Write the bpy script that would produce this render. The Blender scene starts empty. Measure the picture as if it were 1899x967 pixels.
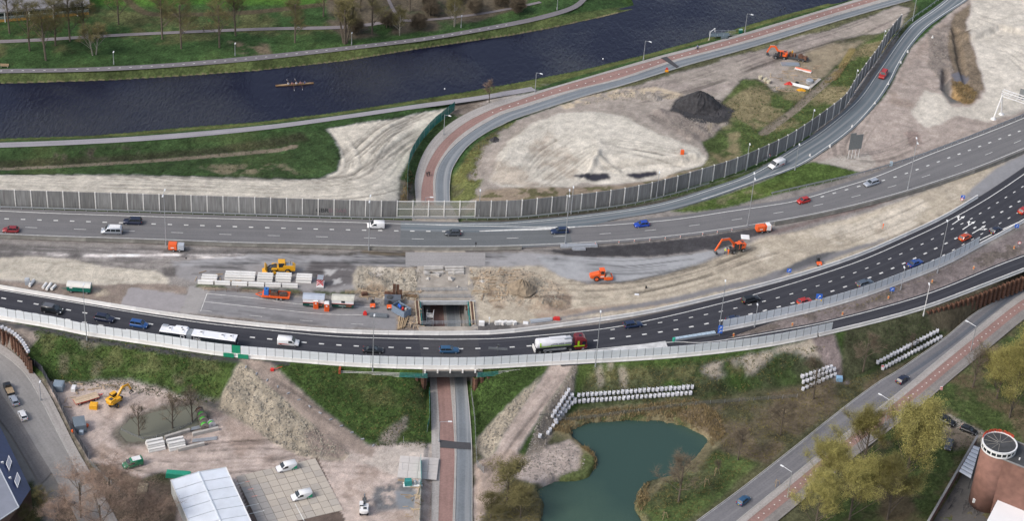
import bpy, math, random
import numpy as np
from mathutils import Vector, Matrix
R = math.radians
random.seed(7)
rng = np.random.default_rng(11)
SC = bpy.context.scene
C = SC.collection
# ---------------------------------------------------------------- camera, sky, sun, exposure
IW, IH, FPX, TH, RO, HC, Y0 = 1899.0, 967.0, 3800.47, R(34.2163), R(3.99645), 286.55, 420.0
cam = bpy.data.objects.new('camera', bpy.data.cameras.new('camera'))
C.objects.link(cam)
cam.data.sensor_width = 36.0
cam.data.lens = FPX / IW * 36.0
cam.data.clip_start = 1.0
cam.data.clip_end = 20000.0
cam.matrix_world = Matrix.Translation((0, -Y0, HC)) @ Matrix.Rotation(R(90) - TH, 4, 'X') @ Matrix.Rotation(RO, 4, 'Z')
SC.camera = cam
SUN_EL, SUN_AZ = R(42), R(238)            # soft light through thin cloud, from the left and a little behind the camera
world = bpy.data.worlds.new('World')
SC.world = world
world.use_nodes = True
nt = world.node_tree
bg = nt.nodes['Background']
sk = nt.nodes.new('ShaderNodeTexSky')
sk.sky_type = 'NISHITA'
sk.sun_disc = False
sk.sun_elevation = SUN_EL
sk.sun_rotation = SUN_AZ
sk.dust_density = 4.0
sk.air_density = 1.0
hs = nt.nodes.new('ShaderNodeHueSaturation')
hs.inputs['Saturation'].default_value = 0.72
nt.links.new(sk.outputs[0], hs.inputs['Color'])
nt.links.new(hs.outputs[0], bg.inputs['Color'])
bg.inputs['Strength'].default_value = 0.15
sl = bpy.data.lights.new('sun', 'SUN')
sl.energy = 1.1
sl.angle = R(13)
sl.color = (1.0, 0.97, 0.93)
sun = bpy.data.objects.new('sun', sl)
C.objects.link(sun)
d = Vector((math.sin(SUN_AZ) * math.cos(SUN_EL), math.cos(SUN_AZ) * math.cos(SUN_EL), math.sin(SUN_EL)))
sun.rotation_euler = d.to_track_quat('Z', 'Y').to_euler()
SC.view_settings.view_transform = 'Standard'
SC.view_settings.look = 'None'
SC.view_settings.exposure = 0.4
SC.view_settings.gamma = 1.0
SC.cycles.max_bounces = 5
SC.cycles.diffuse_bounces = 2
SC.cycles.transparent_max_bounces = 12
# ---------------------------------------------------------------- survey: where a ground point of the photograph lies
def ray(px, py):
 u = px - IW / 2; v = py - IH / 2
 c, s = math.cos(RO), math.sin(RO)
 u2 = u * c + v * s; v2 = -u * s + v * c
 return u2, FPX * math.cos(TH) - v2 * math.sin(TH), -FPX * math.sin(TH) - v2 * math.cos(TH)
def at(px, py, z=0.0):
 a, b, c = ray(px, py)
 t = (HC - z) / -c
 return Vector((a * t, b * t - Y0, z))
def pts(lst, z=0.0):
 return [at(p[0], p[1], p[2] if len(p) > 2 else z) for p in lst]
def smooth(P, step=2.0):
 """Catmull-Rom through the points, resampled by arc length."""
 P = [Vector(p) for p in P]
 Q = [P[0] * 2 - P[1]] + P + [P[-1] * 2 - P[-2]]
 out = []
 for i in range(1, len(Q) - 2):
  a, b, c, d_ = Q[i - 1:i + 3]
  n = max(2, int((c - b).length / 1.0))
  for k in range(n):
   t = k / n
   out.append(0.5 * ((2 * b) + (c - a) * t + (2 * a - 5 * b + 4 * c - d_) * t * t + (3 * b - a - 3 * c + d_) * t ** 3))
 out.append(P[-1])
 return resample(out, step)
def resample(P, step=None, n=None):
 L = [0.0]
 for a, b in zip(P, P[1:]): L.append(L[-1] + (b - a).length)
 if n is None: n = max(2, int(round(L[-1] / step)) + 1)
 A = np.array([tuple(p) for p in P]); s = np.linspace(0, L[-1], n)
 return [Vector((np.interp(t, L, A[:, 0]), np.interp(t, L, A[:, 1]), np.interp(t, L, A[:, 2]))) for t in s]
def plen(P): return sum((b - a).length for a, b in zip(P, P[1:]))
def along(P, s):
 """point and unit direction at arc length s"""
 for a, b in zip(P, P[1:]):
  l = (b - a).length
  if s <= l or b is P[-1]:
   return a + (b - a) * (s / max(l, 1e-6)), (b - a).normalized()
  s -= l
def offset(P, d):
 """offset to the left of travel by d metres"""
 out = []
 for i, p in enumerate(P):
  t = (P[min(i + 1, len(P) - 1)] - P[max(i - 1, 0)]); t.z = 0; t.normalize()
  out.append(p + Vector((-t.y, t.x, 0)) * d)
 return out
def lift(P, dz): return [p + Vector((0, 0, dz)) for p in P]
def flat(P, z): return [Vector((p.x, p.y, z)) for p in P]
# ---------------------------------------------------------------- materials
MATS = {}
def mat(name, col, rough=0.6, metal=0.0, var=0.0, vscale=3.0, bump=0.0, coat=0.0, spec=0.5, alpha=1.0, dirt=0.0):
 """procedural paint/concrete/metal: base colour with soft noise variation, optional bump and grime"""
 if name in MATS: return MATS[name]
 m = bpy.data.materials.new(name); m.use_nodes = True
 n = m.node_tree; b = n.nodes['Principled BSDF']
 b.inputs['Roughness'].default_value = rough
 b.inputs['Metallic'].default_value = metal
 b.inputs['Specular IOR Level'].default_value = spec
 b.inputs['Coat Weight'].default_value = coat
 b.inputs['Base Color'].default_value = (*col, 1)
 if alpha < 1: b.inputs['Alpha'].default_value = alpha
 if var or bump or dirt:
  tc = n.nodes.new('ShaderNodeTexCoord')
  nz = n.nodes.new('ShaderNodeTexNoise'); nz.inputs['Scale'].default_value = vscale; nz.inputs['Detail'].default_value = 6
  n.links.new(tc.outputs['Object'], nz.inputs['Vector'])
  if var:
   mr = n.nodes.new('ShaderNodeMapRange')
   mr.inputs[1].default_value = 0.3; mr.inputs[2].default_value = 0.7
   mr.inputs[3].default_value = 1 - var; mr.inputs[4].default_value = 1 + var
   n.links.new(nz.outputs['Fac'], mr.inputs[0])
   oi = n.nodes.new('ShaderNodeObjectInfo')
   m2 = n.nodes.new('ShaderNodeMapRange'); m2.inputs[3].default_value = 1 - var * .6; m2.inputs[4].default_value = 1 + var * .6
   n.links.new(oi.outputs['Random'], m2.inputs[0])
   mm = n.nodes.new('ShaderNodeMath'); mm.operation = 'MULTIPLY'
   n.links.new(mr.outputs[0], mm.inputs[0]); n.links.new(m2.outputs[0], mm.inputs[1])
   vm = n.nodes.new('ShaderNodeVectorMath'); vm.operation = 'SCALE'; vm.inputs[0].default_value = col
   n.links.new(mm.outputs[0], vm.inputs['Scale'])
   src = vm.outputs[0]
   if dirt:
    n2 = n.nodes.new('ShaderNodeTexNoise'); n2.inputs['Scale'].default_value = vscale * .35; n2.inputs['Detail'].default_value = 8
    n2.inputs['Roughness'].default_value = .75
    n.links.new(tc.outputs['Object'], n2.inputs['Vector'])
    r2 = n.nodes.new('ShaderNodeMapRange'); r2.inputs[1].default_value = .5; r2.inputs[2].default_value = .68; r2.inputs[4].default_value = dirt
    n.links.new(n2.outputs['Fac'], r2.inputs[0])
    mx = n.nodes.new('ShaderNodeMix'); mx.data_type = 'RGBA'
    n.links.new(r2.outputs[0], mx.inputs[0]); n.links.new(src, mx.inputs[6]); mx.inputs[7].default_value = (.14, .12, .10, 1)
    src = mx.outputs[2]
   n.links.new(src, b.inputs['Base Color'])
  if bump:
   bp = n.nodes.new('ShaderNodeBump'); bp.inputs['Strength'].default_value = bump; bp.inputs['Distance'].default_value = .05
   n.links.new(nz.outputs['Fac'], bp.inputs['Height']); n.links.new(bp.outputs[0], b.inputs['Normal'])
 MATS[name] = m
 return m
def asphalt(name, col, wear=0.0, wearcol=None, lanes=3.4, blot=.12, rough=.8):
 """road surface: u along in metres, v across in metres; wheel tracks worn lighter, long streaks, patches"""
 if name in MATS: return MATS[name]
 m = bpy.data.materials.new(name); m.use_nodes = True
 n = m.node_tree; b = n.nodes['Principled BSDF']; b.inputs['Roughness'].default_value = rough
 b.inputs['Specular IOR Level'].default_value = .3
 uv = n.nodes.new('ShaderNodeUVMap'); uv.uv_map = 'UVMap'
 mp = n.nodes.new('ShaderNodeMapping'); mp.inputs['Scale'].default_value = (.025, 1.3, 1)
 n.links.new(uv.outputs[0], mp.inputs[0])
 n1 = n.nodes.new('ShaderNodeTexNoise'); n1.inputs['Scale'].default_value = 1.0; n1.inputs['Detail'].default_value = 5
 n.links.new(mp.outputs[0], n1.inputs['Vector'])
 tc = n.nodes.new('ShaderNodeTexCoord')
 n2 = n.nodes.new('ShaderNodeTexNoise'); n2.inputs['Scale'].default_value = .12; n2.inputs['Detail'].default_value = 8; n2.inputs['Roughness'].default_value = .65
 n.links.new(tc.outputs['Object'], n2.inputs['Vector'])
 n3 = n.nodes.new('ShaderNodeTexNoise'); n3.inputs['Scale'].default_value = 2.5; n3.inputs['Detail'].default_value = 3
 n.links.new(tc.outputs['Object'], n3.inputs['Vector'])
 a1 = n.nodes.new('ShaderNodeMath'); a1.operation = 'ADD'
 n.links.new(n1.outputs['Fac'], a1.inputs[0]); n.links.new(n2.outputs['Fac'], a1.inputs[1])
 a2 = n.nodes.new('ShaderNodeMath'); a2.operation = 'ADD'
 n.links.new(a1.outputs[0], a2.inputs[0]); n.links.new(n3.outputs['Fac'], a2.inputs[1])
 mr = n.nodes.new('ShaderNodeMapRange'); mr.inputs[1].default_value = 1.15; mr.inputs[2].default_value = 1.85
 mr.inputs[3].default_value = 1 - blot * 1.5; mr.inputs[4].default_value = 1 + blot * 1.5
 n.links.new(a2.outputs[0], mr.inputs[0])
 vm = n.nodes.new('ShaderNodeVectorMath'); vm.operation = 'SCALE'; vm.inputs[0].default_value = col
 n.links.new(mr.outputs[0], vm.inputs['Scale']); src = vm.outputs[0]
 if wear:
  sx = n.nodes.new('ShaderNodeSeparateXYZ'); n.links.new(uv.outputs[0], sx.inputs[0])
  w1 = n.nodes.new('ShaderNodeMath'); w1.operation = 'MULTIPLY'; w1.inputs[1].default_value = 2 * math.pi / lanes
  n.links.new(sx.outputs[1], w1.inputs[0])
  w2 = n.nodes.new('ShaderNodeMath'); w2.operation = 'COSINE'; n.links.new(w1.outputs[0], w2.inputs[0])
  w3 = n.nodes.new('ShaderNodeMapRange'); w3.inputs[1].default_value = -.2; w3.inputs[2].default_value = 1; w3.inputs[4].default_value = wear
  n.links.new(w2.outputs[0], w3.inputs[0])
  w4 = n.nodes.new('ShaderNodeMath'); w4.operation = 'MULTIPLY'
  w5 = n.nodes.new('ShaderNodeMapRange'); w5.inputs[1].default_value = .3; w5.inputs[2].default_value = .65
  n.links.new(n1.outputs['Fac'], w5.inputs[0])
  n.links.new(w3.outputs[0], w4.inputs[0]); n.links.new(w5.outputs[0], w4.inputs[1])
  mx = n.nodes.new('ShaderNodeMix'); mx.data_type = 'RGBA'
  n.links.new(w4.outputs[0], mx.inputs[0]); n.links.new(src, mx.inputs[6]); mx.inputs[7].default_value = (*(wearcol or col), 1)
  src = mx.outputs[2]
 n.links.new(src, b.inputs['Base Color'])
 MATS[name] = m
 return m
# ---------------------------------------------------------------- objects
def tag(o, label=None, cat=None, group=None, kind=None):
 if label: o['label'] = label
 if cat: o['category'] = cat
 if group: o['group'] = group
 if kind: o['kind'] = kind
 return o
def thing(name, label, cat, loc=(0, 0, 0), rz=0.0, group=None):
 o = bpy.data.objects.new(name, None); C.objects.link(o)
 o.location = loc; o.rotation_euler = (0, 0, rz); o.empty_display_size = .2
 return tag(o, label, cat, group)
class MB:
 """collects boxes, bars and lofts into one mesh with material slots"""
 def __init__(s): s.v = []; s.f = []; s.mi = []; s.mats = []; s.m = 0; s.uv = None
 def use(s, m):
  if m not in s.mats: s.mats.append(m)
  s.m = s.mats.index(m); return s
 def add(s, V, F):
  b = len(s.v); s.v += [tuple(p) for p in V]
  for f in F: s.f.append(tuple(b + i for i in f)); s.mi.append(s.m)
  return s
 def box(s, x, y, z, sx, sy, sz, rz=0.0, taper=1.0, ry=0.0):
  """box centred at x, y with its bottom at z"""
  V = []
  for k, t in ((0, 1), (1, taper)):
   for a, b in ((-1, -1), (1, -1), (1, 1), (-1, 1)):
    V.append(Vector((a * sx / 2 * t, b * sy / 2 * t, k * sz)))
  M = Matrix.Translation((x, y, z)) @ Matrix.Rotation(rz, 4, 'Z') @ Matrix.Rotation(ry, 4, 'Y')
  return s.add([M @ p for p in V], [(3, 2, 1, 0), (4, 5, 6, 7), (0, 1, 5, 4), (1, 2, 6, 5), (2, 3, 7, 6), (3, 0, 4, 7)])
 def bar(s, a, b, w, h=None, n=4, r1=None):
  """bar (n = 4) or tube from a to b"""
  a = Vector(a); b = Vector(b); h = w if h is None else h
  t = (b - a).normalized(); up = Vector((0, 0, 1)) if abs(t.z) < .95 else Vector((0, 1, 0))
  sd = t.cross(up).normalized(); u = sd.cross(t)
  k = 1 if r1 is None else r1 / w
  V = []
  for p, q in ((a, 1), (b, k)):
   for i in range(n):
    an = 2 * math.pi * (i + .5) / n; g = .5 / math.cos(math.pi / n) if n == 4 else .5
    V.append(p + sd * math.cos(an) * w * g * q + u * math.sin(an) * h * g * q)
  return s.add(V, [tuple(range(n))[::-1], tuple(range(n, 2 * n))] + [(i, (i + 1) % n, n + (i + 1) % n, n + i) for i in range(n)])
 def tube(s, P, w, n=5):
  for a, b in zip(P, P[1:]): s.bar(a, b, w, n=n)
  return s
 def prism(s, prof, y0, y1, k=1.0, c=(0, 0)):
  """profile in x, z extruded along y; at y0 and y1 scaled by k about c"""
  n = len(prof)
  V = [(p[0], y0, p[1]) for p in prof] + [(c[0] + (p[0] - c[0]) * k, y1, c[1] + (p[1] - c[1]) * k) for p in prof]
  F = [tuple(range(n)), tuple(range(n, 2 * n))[::-1]] + [(i, n + i, n + (i + 1) % n, (i + 1) % n) for i in range(n)]
  return s.add(V, F)
 def poly(s, P, z0, z1):
  """outline in x, y extruded from z0 to z1"""
  n = len(P)
  V = [(p[0], p[1], z0) for p in P] + [(p[0], p[1], z1) for p in P]
  return s.add(V, [tuple(range(n))[::-1], tuple(range(n, 2 * n))] + [(i, (i + 1) % n, n + (i + 1) % n, n + i) for i in range(n)])
 def loft(s, rings, caps=True, closed=True):
  n = len(rings[0]); V = [p for r in rings for p in r]; F = []
  for k in range(len(rings) - 1):
   for i in range(n if closed else n - 1):
    j = (i + 1) % n
    F.append((k * n + i, k * n + j, (k + 1) * n + j, (k + 1) * n + i))
  if caps: F += [tuple(range(n))[::-1], tuple(range((len(rings) - 1) * n, len(rings) * n))]
  return s.add(V, F)
 def lathe(s, x, y, prof, n=10):
  return s.loft([[(x + r * math.cos(2 * math.pi * i / n), y + r * math.sin(2 * math.pi * i / n), z) for i in range(n)] for r, z in prof])
 def ball(s, x, y, z, rx, ry=None, rz=None, n=8, m=5):
  ry = ry or rx; rz = rz or rx
  return s.loft([[(x + rx * math.sin(t) * math.cos(2 * math.pi * i / n), y + ry * math.sin(t) * math.sin(2 * math.pi * i / n), z - rz * math.cos(t)) for i in range(n)] for t in [math.pi * (k + .15) / (m + .3) for k in range(m + 1)]])
 def wall(s, P, z0, z1, w):
  """wall of width w along P from P.z + z0 to P.z + z1"""
  L, Rr = offset(P, w / 2), offset(P, -w / 2)
  return s.loft([[(l.x, l.y, l.z + z0), (l.x, l.y, l.z + z1), (r.x, r.y, r.z + z1), (r.x, r.y, r.z + z0)] for l, r in zip(L, Rr)])
 def mesh(s, name, m=None, sm=False):
  me = bpy.data.meshes.new(name)
  me.from_pydata(s.v, [], s.f)
  for q in (s.mats or [m]): me.materials.append(q)
  if len(s.mats) > 1: me.polygons.foreach_set('material_index', s.mi)
  if sm: me.polygons.foreach_set('use_smooth', [True] * len(s.f))
  me.update()
  return me
 def build(s, name, m=None, parent=None, sm=False):
  o = bpy.data.objects.new(name, s.mesh(name, m, sm)); C.objects.link(o)
  if parent: o.parent = parent
  return o
def link(name, me, parent=None, loc=None, rz=None, col=None):
 o = bpy.data.objects.new(name, me); C.objects.link(o)
 if parent: o.parent = parent
 if loc is not None: o.location = loc
 if rz is not None: o.rotation_euler = (0, 0, rz)
 if col: paint(o, col)
 return o
def paint(o, m, slot=0):
 o.material_slots[slot].link = 'OBJECT'; o.material_slots[slot].material = m
def kids(o): return [c for c in o.children]
def dup(root, loc, rz, label=None, group=None):
 def cp(o, par):
  c = o.copy(); C.objects.link(c)
  if par: c.parent = par
  for ch in kids(o): cp(ch, c)
  return c
 r = cp(root, None); r.location = loc; r.rotation_euler = (0, 0, rz)
 if label: r['label'] = label
 if group: r['group'] = group
 return r
def ribbon(name, L, Rr, m, parent=None, kind='structure', n=None, across=2, sub=None):
 """road sheet between a left and a right edge line, UV in metres"""
 n = n or max(3, int(max(plen(L), plen(Rr)) / 2.0))
 L = resample(L, n=n); Rr = resample(Rr, n=n)
 V, F, U = [], [], []; s = 0
 for i in range(n):
  if i: s += ((L[i] + Rr[i]) / 2 - (L[i - 1] + Rr[i - 1]) / 2).length
  w = (Rr[i] - L[i]).length
  for k in range(across):
   t = k / (across - 1); V.append(tuple(L[i].lerp(Rr[i], t))); U.append((s, w * t))
 for i in range(n - 1):
  for k in range(across - 1):
   a = i * across + k; F.append((a, a + across, a + across + 1, a + 1))
 me = bpy.data.meshes.new(name); me.from_pydata(V, [], F); me.materials.append(m)
 ul = me.uv_layers.new(name='UVMap')
 li = np.empty(len(me.loops), dtype=np.int32); me.loops.foreach_get('vertex_index', li)
 ul.data.foreach_set('uv', np.array(U, dtype=np.float32)[li].ravel())
 me.update()
 o = bpy.data.objects.new(name, me); C.objects.link(o)
 if parent: o.parent = parent
 if kind: o['kind'] = kind
 nz = me.polygons[0].normal.z
 if nz < 0: me.flip_normals()
 return o
def strips(name, paths, w, m, parent, dash=None):
 """painted lines w wide along each path; dash = (length, gap, phase)"""
 b = MB()
 for P in paths:
  T = plen(P)
  if dash is None: spans = [(0, T)]
  else:
   spans = []; s = dash[2]
   while s + dash[0] < T: spans.append((s, s + dash[0])); s += dash[0] + dash[1]
  for s0, s1 in spans:
   if dash is None: Q = P
   else:
    k = max(2, int((s1 - s0) / 1.5) + 1)
    Q = [along(P, s0 + (s1 - s0) * i / (k - 1))[0] for i in range(k)]
   l, r = offset(Q, w / 2), offset(Q, -w / 2)
   k = len(Q)
   b.add(l + r, [(i, k + i, k + i + 1, i + 1) for i in range(k - 1)])
 o = b.build(name, m, parent); o['kind'] = 'structure'
 return o
# ---------------------------------------------------------------- terrain: one sheet, heights and soil laid out from the survey
ZN, ZW, ZY, ZU, ZP = -3.0, -4.7, -5.0, -5.5, -6.0      # north land, canal, low south land, underpass, pond
def grow(a, b, st, n=15):
 f = np.arange(a, b + st / 2, st); g = st * np.cumsum(1.55 ** np.arange(1, n + 1))
 return np.concatenate([f[0] - g[::-1], f, f[-1] + g])
GX = grow(-172, 172, .42); GY = grow(-126, 182, .58)
NX, NY = len(GX), len(GY)
XX, YY = np.meshgrid(GX, GY)
def vnoise(x, y, seed=0):
 r = np.random.default_rng(seed); T = r.random((256, 256)).astype(np.float32)
 xi = np.floor(x).astype(int); yi = np.floor(y).astype(int); u = x - xi; v = y - yi
 u = u * u * (3 - 2 * u); v = v * v * (3 - 2 * v)
 a = T[yi & 255, xi & 255]; b = T[yi & 255, (xi + 1) & 255]; c = T[(yi + 1) & 255, xi & 255]; e = T[(yi + 1) & 255, (xi + 1) & 255]
 return (a * (1 - u) + b * u) * (1 - v) + (c * (1 - u) + e * u) * v
def fbm(x, y, s, oct=4, seed=0, g=.5):
 o = 0; a = 1; t = 0
 for k in range(oct):
  o = o + a * vnoise(x / s + 17.3 * k, y / s + 9.1 * k, seed + k); t += a; a *= g; s /= 2.03
 return o / t
WARPX = (fbm(XX, YY, 9, 5, 31, .6) - .5) * 2; WARPY = (fbm(XX, YY, 9, 5, 57, .6) - .5) * 2
N1 = fbm(XX, YY, 14, 5, 3, .6); N2 = fbm(XX, YY, 3.2, 4, 8, .6); N3 = rng.random(XX.shape).astype(np.float32)
N4 = fbm(XX, YY, 1.3, 2, 21, .6)
def inside(P, warp=0.0):
 """rows, cols window and boolean mask of the polygon P (world x, y)"""
 x = np.array([p[0] for p in P]); y = np.array([p[1] for p in P]); m = 3 + warp
 i0, i1 = np.searchsorted(GY, [y.min() - m, y.max() + m]); j0, j1 = np.searchsorted(GX, [x.min() - m, x.max() + m])
 w = (slice(i0, i1), slice(j0, j1))
 X = XX[w] + warp * WARPX[w]; Y = YY[w] + warp * WARPY[w]
 M = np.zeros(X.shape, bool)
 for k in range(len(x)):
  xa, ya, xb, yb = x[k - 1], y[k - 1], x[k], y[k]
  if ya == yb: continue
  M ^= ((ya > Y) != (yb > Y)) & (X < (xb - xa) * (Y - ya) / (yb - ya) + xa)
 return w, M
def blur(M, n):
 M = M.astype(np.float32)
 for _ in range(n):
  Q = np.pad(M, 1, mode='edge')
  M = (Q[:-2, 1:-1] + Q[2:, 1:-1] + Q[1:-1, :-2] + Q[1:-1, 2:] + 2 * M) / 6
 return M
def near(P, r):
 """window and distance to polyline P"""
 x = [p[0] for p in P]; y = [p[1] for p in P]
 i0, i1 = np.searchsorted(GY, [min(y) - r, max(y) + r]); j0, j1 = np.searchsorted(GX, [min(x) - r, max(x) + r])
 w = (slice(i0, i1), slice(j0, j1)); X, Y = XX[w], YY[w]; D = np.full(X.shape, 1e9); Z = np.zeros(X.shape)
 for a, b in zip(P, P[1:]):
  dx, dy = b[0] - a[0], b[1] - a[1]; L = dx * dx + dy * dy + 1e-9
  t = np.clip(((X - a[0]) * dx + (Y - a[1]) * dy) / L, 0, 1)
  e = np.hypot(X - a[0] - t * dx, Y - a[1] - t * dy); k = e < D
  D = np.where(k, e, D); Z = np.where(k, a[2] + (b[2] - a[2]) * t, Z)
 return w, D, Z
HF = np.zeros(XX.shape, bool); HV = np.full(XX.shape, ZN)
def plateau(poly, z):
 w, M = inside(pts(poly, z)); HF[w] |= M; HV[w] = np.where(M, z, HV[w])
def level(line, z=0.0, r=.7):
 w, D, Z = near(pts(line, z), r); M = D < r; HF[w] |= M; HV[w] = np.where(M, Z, HV[w])
# breaklines -----------------------------------------------------
CAN_N = [(-260, 160), (0, 153.5), (211, 146.7), (341, 139), (480, 129), (640, 111), (777, 88.7), (950, 63.5), (1025, 49.5), (1104, 32.4), (1175.4, 15.4)]
CAN_S = [(-260, 262), (0, 256), (170, 250.8), (341, 235.4), (480, 225), (606, 209.8), (743, 189.4), (855, 170.6), (950, 153.8), (1076, 129.6), (1196, 100.6), (1301, 71.6), (1420, 36), (1536, 5), (1640, -24), (1760, -60)]
CANAL = CAN_N + [(1161, 0), (1100, -70), (1400, -160)] + CAN_S[::-1]
SOUTH_EDGE = [(1960, 490), (1899, 507), (1800, 545), (1710, 576.5), (1630, 601), (1560, 620), (1434, 643.5), (1310, 661), (1183, 671.5), (980, 682), (890, 686.5), (790, 686.5), (640, 682), (533, 673), (408, 662), (297, 646), (160, 625), (102, 612), (0, 595), (-200, 561)]
NORTH_EDGE = [(-200, 371), (0, 380), (300, 391), (500, 398), (730, 402), (880, 403), (960, 399), (1080, 387), (1180, 373), (1260, 356), (1325, 338), (1400, 312), (1470, 280), (1540, 232), (1600, 178), (1640, 120), (1672, 55), (1720, -10), (1760, -60)]
plateau(NORTH_EDGE + [(2200, -60), (2200, 430)] + SOUTH_EDGE, 0.0)
POND = [(1058, 799), (1092, 785.5), (1169, 780.4), (1224, 782), (1267, 790.5), (1305, 809), (1313, 817.6), (1298, 839.6), (1284, 856.5), (1250, 883.6), (1196, 897), (1180, 921), (1176, 944.5), (1190, 967), (1230, 1020), (1040, 1020), (1010, 990), (1004, 967), (1010, 938), (994, 910.6), (1031, 893.7), (1070, 893), (1092, 887), (1107, 863), (1102, 843), (1081, 829), (1061, 812)]
LOW = [(-200, 640), (-40, 640), (30, 678), (66, 706), (90, 703), (160, 708), (230, 708), (300, 731), (400, 744), (470, 792), (560, 832), (690, 830), (800, 824), (880, 824), (905, 838), (960, 850), (1000, 828), (1045, 770), (1075, 756), (1180, 750), (1295, 742), (1400, 722), (1500, 712), (1600, 700), (1680, 668), (1745, 628), (1800, 590), (1899, 532), (1960, 500), (2300, 500), (2300, 1200), (-300, 1200)]
plateau(LOW, ZY)
def curved(lst): return [(p.x, p.y, p.z) for p in smooth(pts(lst), 2.0)]
# the road that dives under both carriageways and climbs to the canal
NR_OUT = [(799, 1010, -5.5), (800, 967, -5.5), (800.5, 840, -5.5), (798, 721, -5.5), (790, 600, -5.5), (780, 470, -5.5), (771, 372, -5.4), (770, 330, -5.2), (784, 287, -4.8), (808, 252.5, -4.4), (845, 222, -4), (893, 198, -3.6), (940, 184, -3.3), (998, 169, -3.1), (1110, 137, -3), (1223, 104, -3), (1308, 82, -2.9), (1420, 49.5, -2.8), (1529, 17, -2.7), (1600, -5, -2.7), (1760, -55, -2.6)]
NR_CL = [(813, 1010, -5.5), (813, 967, -5.5), (816, 836, -5.5), (811, 721, -5.5), (800, 600, -5.5), (790, 470, -5.5), (781, 373, -5.4), (785.6, 330, -5.2), (797.5, 297, -4.8), (821, 263, -4.4), (862, 228.6, -4), (913, 203, -3.6), (945, 192, -3.3), (1029, 164, -3.1), (1110, 140.5, -3), (1227, 108.5, -3), (1320, 83, -2.9), (1420, 54.6, -2.8), (1529, 21, -2.7), (1601, 0, -2.7), (1760, -48, -2.6)]
NR_CR = [(841, 1010, -5.5), (840, 967, -5.5), (843.5, 836, -5.5), (836, 721, -5.5), (825, 600, -5.5), (814, 470, -5.5), (805, 373, -5.4), (804.4, 330, -5.2), (814.6, 300, -4.8), (842, 263, -4.4), (880, 233.7, -4), (924, 210, -3.6), (950, 201, -3.3), (1042, 172.3, -3.1), (1145, 146.7, -3), (1247, 112.6, -3), (1330, 91, -2.9), (1420, 65, -2.8), (1546, 25.6, -2.7), (1632, 0, -2.7), (1780, -44, -2.6)]
NR_RL = [(844, 1010, -5.5), (843.5, 967, -5.5), (846, 823, -5.5), (842, 708, -5.5), (829, 600, -5.5), (817, 470, -5.5), (808, 373, -5.4), (808, 330, -5.2), (818, 300, -4.8), (845, 268, -4.4), (886, 237, -4), (930, 213, -3.6), (950, 206.4, -3.3), (1076, 166, -3.1), (1150, 148, -3), (1250, 115, -3), (1330, 94, -2.9), (1420, 69, -2.8), (1546, 30.7, -2.7), (1645, 1.7, -2.7), (1800, -42, -2.6)]
NR_RR = [(877, 1010, -5.5), (875.5, 967, -5.5), (874.5, 823, -5.5), (865, 708, -5.5), (854, 600, -5.5), (843, 470, -5.5), (834, 373, -5.4), (835, 330, -5.2), (842, 307, -4.8), (866, 273, -4.4), (900, 247.4, -4), (935, 230, -3.6), (960, 219, -3.3), (1076, 181, -3.1), (1160, 157, -3), (1265, 124, -3), (1340, 103, -2.9), (1420, 80, -2.8), (1563, 36, -2.7), (1690, 0, -2.7), (1840, -40, -2.6)]
TR = pts(NR_OUT[:8]) ; TR2 = pts(NR_RR[:8])
TRENCH = [p + Vector((-1.2, 0, 0)) for p in TR] + [p + Vector((1.4, 0, 0)) for p in TR2[::-1]]
w, M = inside(TRENCH); HF[w] |= M; HV[w] = np.where(M, ZU - .05, HV[w])
for a, b in ((NR_OUT, 0), (NR_RR, 0)): level(a[7:], 0, 1.0)
for nm in (NR_CL, NR_RL): level(nm[7:], 0, 2.2)
level([(-260, 272), (0, 269), (273, 257), (480, 237.5), (640, 216.5), (777, 198)], -3.2, 1.2)
level([(-260, 310), (0, 310), (180, 300), (350, 288), (520, 276)], -4.4, 1.0)
level([(-260, 330), (0, 328), (400, 330), (600, 338), (690, 300), (720, 235)], -2.5, 1.0)
level([(-260, 352), (0, 362), (300, 371), (600, 378), (725, 380)], -1.6, .8)
level([(-260, 135), (0, 132), (307, 121), (480, 108), (675, 85), (811, 67), (950, 44), (1030, 24), (1080, 0)], ZN, 1.2)
level([(-260, 75), (0, 76), (239, 64), (480, 54), (640, 50), (800, 32), (880, 24)], ZN, 1.0)
level([(-260, -60), (500, -60), (1000, -60)], ZN, 3)
# sand hill and loose heaps north of the barrier
level([(900, 335), (960, 342), (1050, 334), (1075, 320), (1140, 317), (1222, 315), (1300, 303)], -3.3, .8); level([(1050, 345), (1150, 336), (1230, 330)], -3.3, 1)
level([(925, 300), (960, 258), (1010, 232), (1080, 222), (1150, 235)], -2.3, 1.0)
level([(1095, 298), (1108, 280), (1112, 262)], -1.7, .6)
level([(1110, 255), (1180, 262), (1250, 280), (1290, 287)], -1.9, .8)
level([(1150, 292), (1210, 293), (1270, 293)], -2.0, .8)
level([(860, 372), (880, 300), (950, 245)], -3.5, 1)
level([(960, 222), (1076, 190), (1160, 165)], -3.0, 1)
level([(1340, 300), (1420, 250), (1500, 180), (1560, 110)], -2.6, 1)
level([(1400, 120), (1500, 90), (1600, 60)], -2.4, 1)
# pits and heaps right of the slip road
level([(1800, 60), (1850, 40), (1899, 50)], 1.5, 2)
level([(1770, 60), (1780, 120), (1790, 160)], -1.2, 1)
level([(1752, 140), (1750, 175), (1775, 192)], -1.8, 1)
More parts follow.
